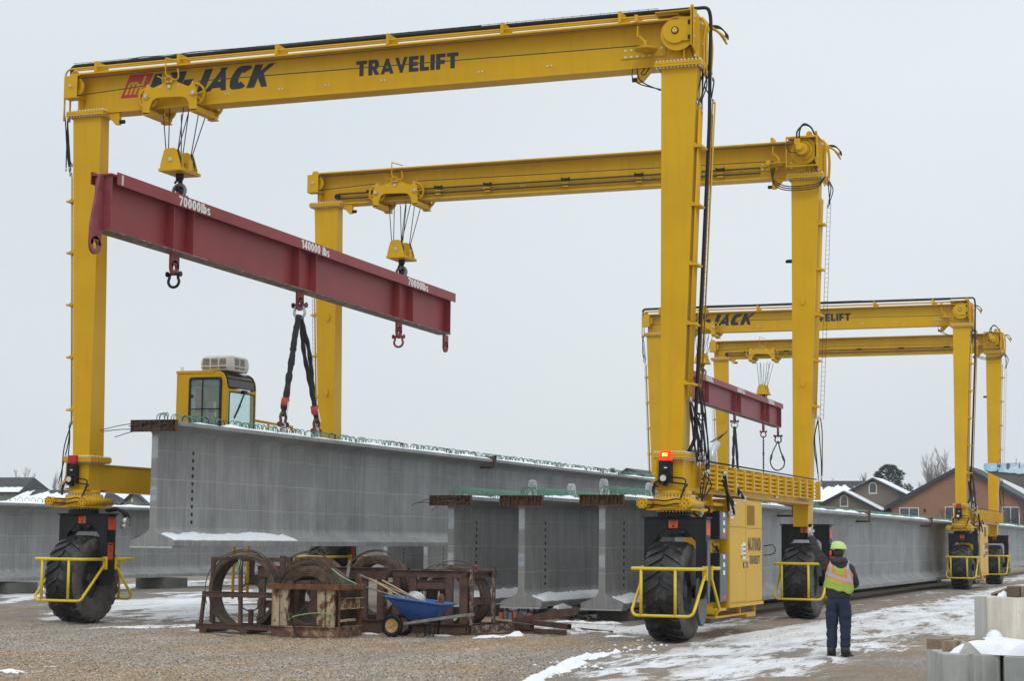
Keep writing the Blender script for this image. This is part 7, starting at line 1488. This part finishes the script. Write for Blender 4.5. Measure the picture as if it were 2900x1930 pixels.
def worker():
    t = thing('person', 'worker with lime hard hat and hi-vis vest, back turned, left arm raised to signal', 'person', (-6.04, 31.13, gz(-6.04, 31.13)+.005))
    me = skinned('body', J, E_); finish_body(me)
    for p in me.polygons:
        c = p.center; m = 1
        if c.z < 1.02: m = 0
        if c.z < .115: m = 3
        if c.z > 1.60 and abs(c.x) < .13: m = 2
        if c.x < -.40 and c.z > 1.965: m = 4
        if c.z < 1.2 and c.y > .18 and c.z > 1.0 and c.x < .14: m = 4
        p.material_index = m
    wrinkle(me, .012, lambda p: 1 if p.z < 1.6 and p.z > .12 else 0, 6, 13); t.scale = (1.10, 1.05, 1)
    for v in me.vertices:
        if 1.1 < v.co.z < 1.53 and abs(v.co.x) < .23: v.co.y *= .72; v.co.x *= .92
    b = addlocal('body', me, None, t)
    # baggy jeans legs bunch over the boots
    me = skinned('jeans', {'waist': ((0, .0, 1.07), (.17, .13)), 'pelvis': ((0, 0, .96), (.18, .14)), **{k: J[k] for k in ('hipL', 'knL', 'anL', 'hipR', 'knR', 'anR')}}, [('waist', 'pelvis'), ('pelvis', 'hipL'), ('hipL', 'knL'), ('knL', 'anL'), ('pelvis', 'hipR'), ('hipR', 'knR'), ('knR', 'anR')]); me.materials.append(DENIM)
    for v in me.vertices: v.co += v.normal*(.016+.02*max(0, (.28-v.co.z)/.28))
    wrinkle(me, .020, lambda p: 1 if p.z < .95 else .3, 5, 15); addlocal('jeans', me, None, t)
    # vest: shell over the torso, hem slanting down to the right
    VJ = {'a': ((.01, .0, .93), (.21, .17)), 'b': ((.01, -.005, 1.18), (.24, .18)), 'c': ((.02, -.005, 1.38), (.262, .19)), 'd': ((.02, .0, 1.53), (.215, .15)), 'l': ((-.12, .0, 1.54), .09), 'r': ((.16, .0, 1.51), .09)}
    me = skinned('vest', VJ, [('a', 'b'), ('b', 'c'), ('c', 'd'), ('d', 'l'), ('d', 'r')], 3); me.materials.append(VEST)
    bm = bmesh.new(); bm.from_mesh(me)
    bmesh.ops.bisect_plane(bm, geom=bm.verts[:]+bm.edges[:]+bm.faces[:], plane_co=(0, 0, 1.09), plane_no=(.28, 0, 1), clear_inner=True); bmesh.ops.bisect_plane(bm, geom=bm.verts[:]+bm.edges[:]+bm.faces[:], plane_co=(0, 0, 1.585), plane_no=(0, 0, 1), clear_outer=True)
    kill = [f for f in bm.faces if abs(f.calc_center_median().x+.0) > .235 and f.calc_center_median().z > 1.42]
    bmesh.ops.delete(bm, geom=kill, context='FACES')
    for v in bm.verts:
        k = max(0, (1.30-v.co.z)); v.co.x *= 1+(.85 if v.co.x < 0 else .15)*k; v.co.y *= 1+.35*k; v.co += Vector((0, 0, .03*mnoise.noise(Vector((v.co.x*9, v.co.y*9, 0)))*min(1, k*6)))
    bm.to_mesh(me); bm.free(); wrinkle(me, .012, sx=6, sz=8); o = addlocal('vest', me, None, t); o.modifiers.new('thick', 'SOLIDIFY').thickness = .008
    # sleeves thicker than the arms
    for a, b_ in (('L', 1), ('R', 1)):
        S_, E2, W2 = Vector(J['sh'+a][0]), Vector(J['el'+a][0]), Vector(J['wr'+a][0]); P = []; R_ = []
        for q in range(15):
            f = q/14; p = S_.lerp(E2, f*2) if f < .5 else E2.lerp(W2, f*2-1); p = p+Vector((mnoise.noise(Vector((f*9, b_, 0))), 0, 0))*.008; P.append(p); R_.append((.088-.038*f)*(1+.10*mnoise.noise(Vector((f*17, b_, 4)))+.05*math.sin(q*2.6)))
        mb = MB(); mb.tube(P, .08, 14, rs=R_); mb.ell(S_, .088, .085, .088, 12, 8); addlocal('sleeve', mb, HOOD, t)
    mb = MB(); mb.lathe([(.17, -.10), (.19, -.07), (.195, .0), (.19, .12), (.16, .16)], (0, 0, 1.07), (0, 0, 1), 24); mb.v = [(x, y*.80, z+.012*math.sin(7*x*9)) for x, y, z in mb.v]; addlocal('hoodie_hem', mb, HOOD, t)
    mb = MB(); mb.ell((.03, -.07, 1.565), .135, .10, .085, 18, 10); mb.torus((.0, .01, 1.60), (0, 0, 1), .095, .035, 18, 8); mb.ell((.06, -.10, 1.50), .10, .05, .075, 12, 8); me = mesh_from(mb, 'hood', HOOD); wrinkle(me, .01, sx=12, sz=20); addlocal('hood', me, None, t)
    # head parts: nape, ears, face turned away to the left
    mb = MB(); mb.ell((.01, -.005, 1.70), .078, .06, .085, 14, 8); addlocal('hair', mb, HOOD, t)
    mb = MB(); mb.ell((-.035, .145, 1.735), .02, .028, .022, 8, 6); mb.ell((-.02, .135, 1.675), .03, .015, .012, 8, 5); mb.ell((.09, .05, 1.74), .012, .022, .032, 8, 6); addlocal('face', mb, SKIN, t)
    # hard hat
    mb = MB(); c = (.0, .045, 1.775)
    mb.lathe([(.128, -.004), (.128, .010), (.122, .03), (.112, .072), (.085, .108), (.045, .126), (0, .131)], c, (-.10, .06, 1), 28); mb.lathe([(.128, -.004), (.118, -.006), (.116, .03)], c, (-.10, .06, 1), 28)
    mb.add([(c[0]-.12-.02, c[1]+.03, 1.785), (c[0]-.08, c[1]+.16, 1.79), (c[0]+.05, c[1]+.19, 1.785), (c[0]+.10, c[1]+.10, 1.775), (c[0]-.10, c[1]+.03, 1.80), (c[0]+.06, c[1]+.12, 1.80)], [(0, 1, 4), (1, 5, 4), (1, 2, 5), (2, 3, 5)]); hat = addlocal('hard_hat', mb, HAT, t)
    for q in (-.03, 0, .03): mb = MB(); mb.tube([(q, c[1]+.10, 1.86), (q*.9, c[1], 1.905), (q, c[1]-.10, 1.845)], .006, 5); addlocal('hat_ridge', mb, HAT, hat)
    # ear defender on the left side
    mb = MB(); mb.ell((-.105, .02, 1.70), .034, .052, .065, 14, 8); addlocal('ear_cup', mb, EAR, t)
    mb = MB(); mb.tube([(-.115, .02, 1.745), (-.128, .01, 1.80), (-.105, -.0, 1.845), (-.06, 0, 1.83)], .014, 6); mb.ell((-.085, .02, 1.70), .02, .05, .06, 12, 7); addlocal('ear_cup_arm', mb, BLK, t)
    # gloved hand: palm, pointing index, three curled fingers, thumb
    hnd = Vector((-.45, .15, 2.03)); mb = MB(); mb.ell(hnd+Vector((-.005, 0, .03)), .042, .026, .055, 12, 8)
    mb.tube([hnd+Vector((.018, .0, .06)), hnd+Vector((.026, .005, .105)), hnd+Vector((.034, .01, .145))], .013, 7, rs=[.015, .013, .010])
    for k, (dx, ln) in enumerate(((.0, .052), (-.018, .048), (-.034, .04))): p = hnd+Vector((dx, .0, .065)); mb.tube([p, p+Vector((-.002, .012, ln*.55)), p+Vector((-.004, .036, ln*.55)), p+Vector((-.004, .042, ln*.1))], .012, 6)
    mb.tube([hnd+Vector((.03, .01, .01)), hnd+Vector((.045, .03, .04)), hnd+Vector((.035, .045, .065))], .013, 6); addlocal('glove', mb, GLOVE, t)
    mb = MB(); mb.cyl(hnd+Vector((.008, -.006, -.055)), hnd+Vector((-.002, 0, -.005)), .046, 12, .040); addlocal('glove_cuff', mb, simple('mauve_cuff', (.24, .19, .24), .9), t)
    for a in ('L', 'R'):
        h, to = Vector(J['he'+a][0]), Vector(J['to'+a][0]); mb = MB(); d = (to-h).normalized(); s = Vector((-d.y, d.x, 0))*.052
        mb.hexa([h-d*.07-s+Vector((0, 0, -.055)), h-d*.07+s+Vector((0, 0, -.055)), to+d*.05+s*.8+Vector((0, 0, -.04)), to+d*.05-s*.8+Vector((0, 0, -.04)), h-d*.07-s+Vector((0, 0, -.03)), h-d*.07+s+Vector((0, 0, -.03)), to+d*.05+s*.8+Vector((0, 0, -.015)), to+d*.05-s*.8+Vector((0, 0, -.015))]); addlocal('boot_sole', mb, BLK, t)
        mb = MB(); mb.cyl(h+Vector((0, -.02, -.02)), h+Vector((0, -.02, .10)), .066, 12, .068); mb.ell(h+d*.09+Vector((0, 0, .0)), .055, .10, .05, 12, 7); addlocal('boot', mb, BOOT, t)
    mb = MB(); mb.box(-.13, -.03, -.150, -.146, .82, .95); mb.box(.03, .13, -.150, -.146, .82, .95)
    return t
worker()
def operator():
    z0 = 4.2-.92+.05; t = thing('person', 'crane operator in dark jacket sitting behind the cab window', 'person', (-23.80, 40.85, z0))
    S = {'pelvis': ((.0, .0, .95), (.16, .12)), 'waist': ((-.0, .0, 1.08), .13), 'chest': ((.03, .0, 1.28), (.17, .12)), 'top': ((.05, .0, 1.42), (.13, .09)), 'neck': ((.08, .0, 1.50), .055), 'h0': ((.10, .0, 1.57), (.07, .08)), 'h1': ((.10, .0, 1.67), (.075, .09)),
         'hL': ((.1, .1, .93), .1), 'kL': ((.42, .12, .92), .075), 'fL': ((.45, .12, .5), .055), 'hR': ((.1, -.1, .93), .1), 'kR': ((.42, -.12, .92), .075), 'fR': ((.45, -.12, .5), .055), 'sL': ((.05, .17, 1.38), .07), 'eL': ((.1, .24, 1.14), .055), 'wL': ((.32, .18, 1.12), .038), 'sR': ((.05, -.17, 1.38), .07), 'eR': ((.1, -.24, 1.14), .055), 'wR': ((.32, -.18, 1.12), .038)}
    me = skinned('body', S, [('pelvis', 'waist'), ('waist', 'chest'), ('chest', 'top'), ('top', 'neck'), ('neck', 'h0'), ('h0', 'h1'), ('pelvis', 'hL'), ('hL', 'kL'), ('kL', 'fL'), ('pelvis', 'hR'), ('hR', 'kR'), ('kR', 'fR'), ('top', 'sL'), ('sL', 'eL'), ('eL', 'wL'), ('top', 'sR'), ('sR', 'eR'), ('eR', 'wR')], 2); finish_body(me)
    for p in me.polygons: p.material_index = 2 if p.center.z > 1.5 or (p.center.x > .30 and p.center.z > 1.05) else (0 if p.center.z < 1.02 else 1)
    addlocal('body', me, None, t)
    mb = MB(); mb.ell((.095, 0, 1.70), .085, .085, .055, 14, 8); mb.box(.14, .22, -.06, .06, 1.675, 1.69); addlocal('cap', mb, HOOD, t)
    mb = MB()
    for k, f in enumerate((-.5, -.25, 0, .25, .5)):
        for s in (-1, 1): mb.tube([(.33, s*.18+f*.05, 1.12), (.38, s*.18+f*.06, 1.12-.01*abs(k-2)), (.40, s*.18+f*.06, 1.09)], .009, 5)
    addlocal('hands', mb, SKIN, t)
    mb = MB(); mb.tube([(.02, -.135, 1.42), (.03, -.15, 1.3), (.03, -.14, 1.12)], .022, 6); o = addlocal('reflective_strap', mb, simple('lime_strap', (.5, .6, .1), .6), t); mb = MB(); mb.tube([(.045, -.135, 1.42), (.055, -.15, 1.3), (.055, -.14, 1.12)], .014, 6); addlocal('orange_strap', mb, simple('orange_strap', (.8, .2, .05), .6), t)
operator()


# ------------------------------------------------------------------ thin winter haze
mb = MB(); mb.box(-260, 120, -8, 330, -1.2, 26)
hm = bpy.data.materials.new('haze'); hm.use_nodes = True; ht = hm.node_tree; ht.nodes.remove(ht.nodes['Principled BSDF'])
pv = ht.nodes.new('ShaderNodeVolumePrincipled'); pv.inputs['Color'].default_value = (.95, .975, 1, 1); pv.inputs['Density'].default_value = .00035; pv.inputs['Anisotropy'].default_value = .2
ht.links.new(pv.outputs[0], ht.nodes['Material Output'].inputs['Volume'])
hz = obj('haze', mb, hm); hz['kind'] = 'stuff'
TMP.children.link(COL)
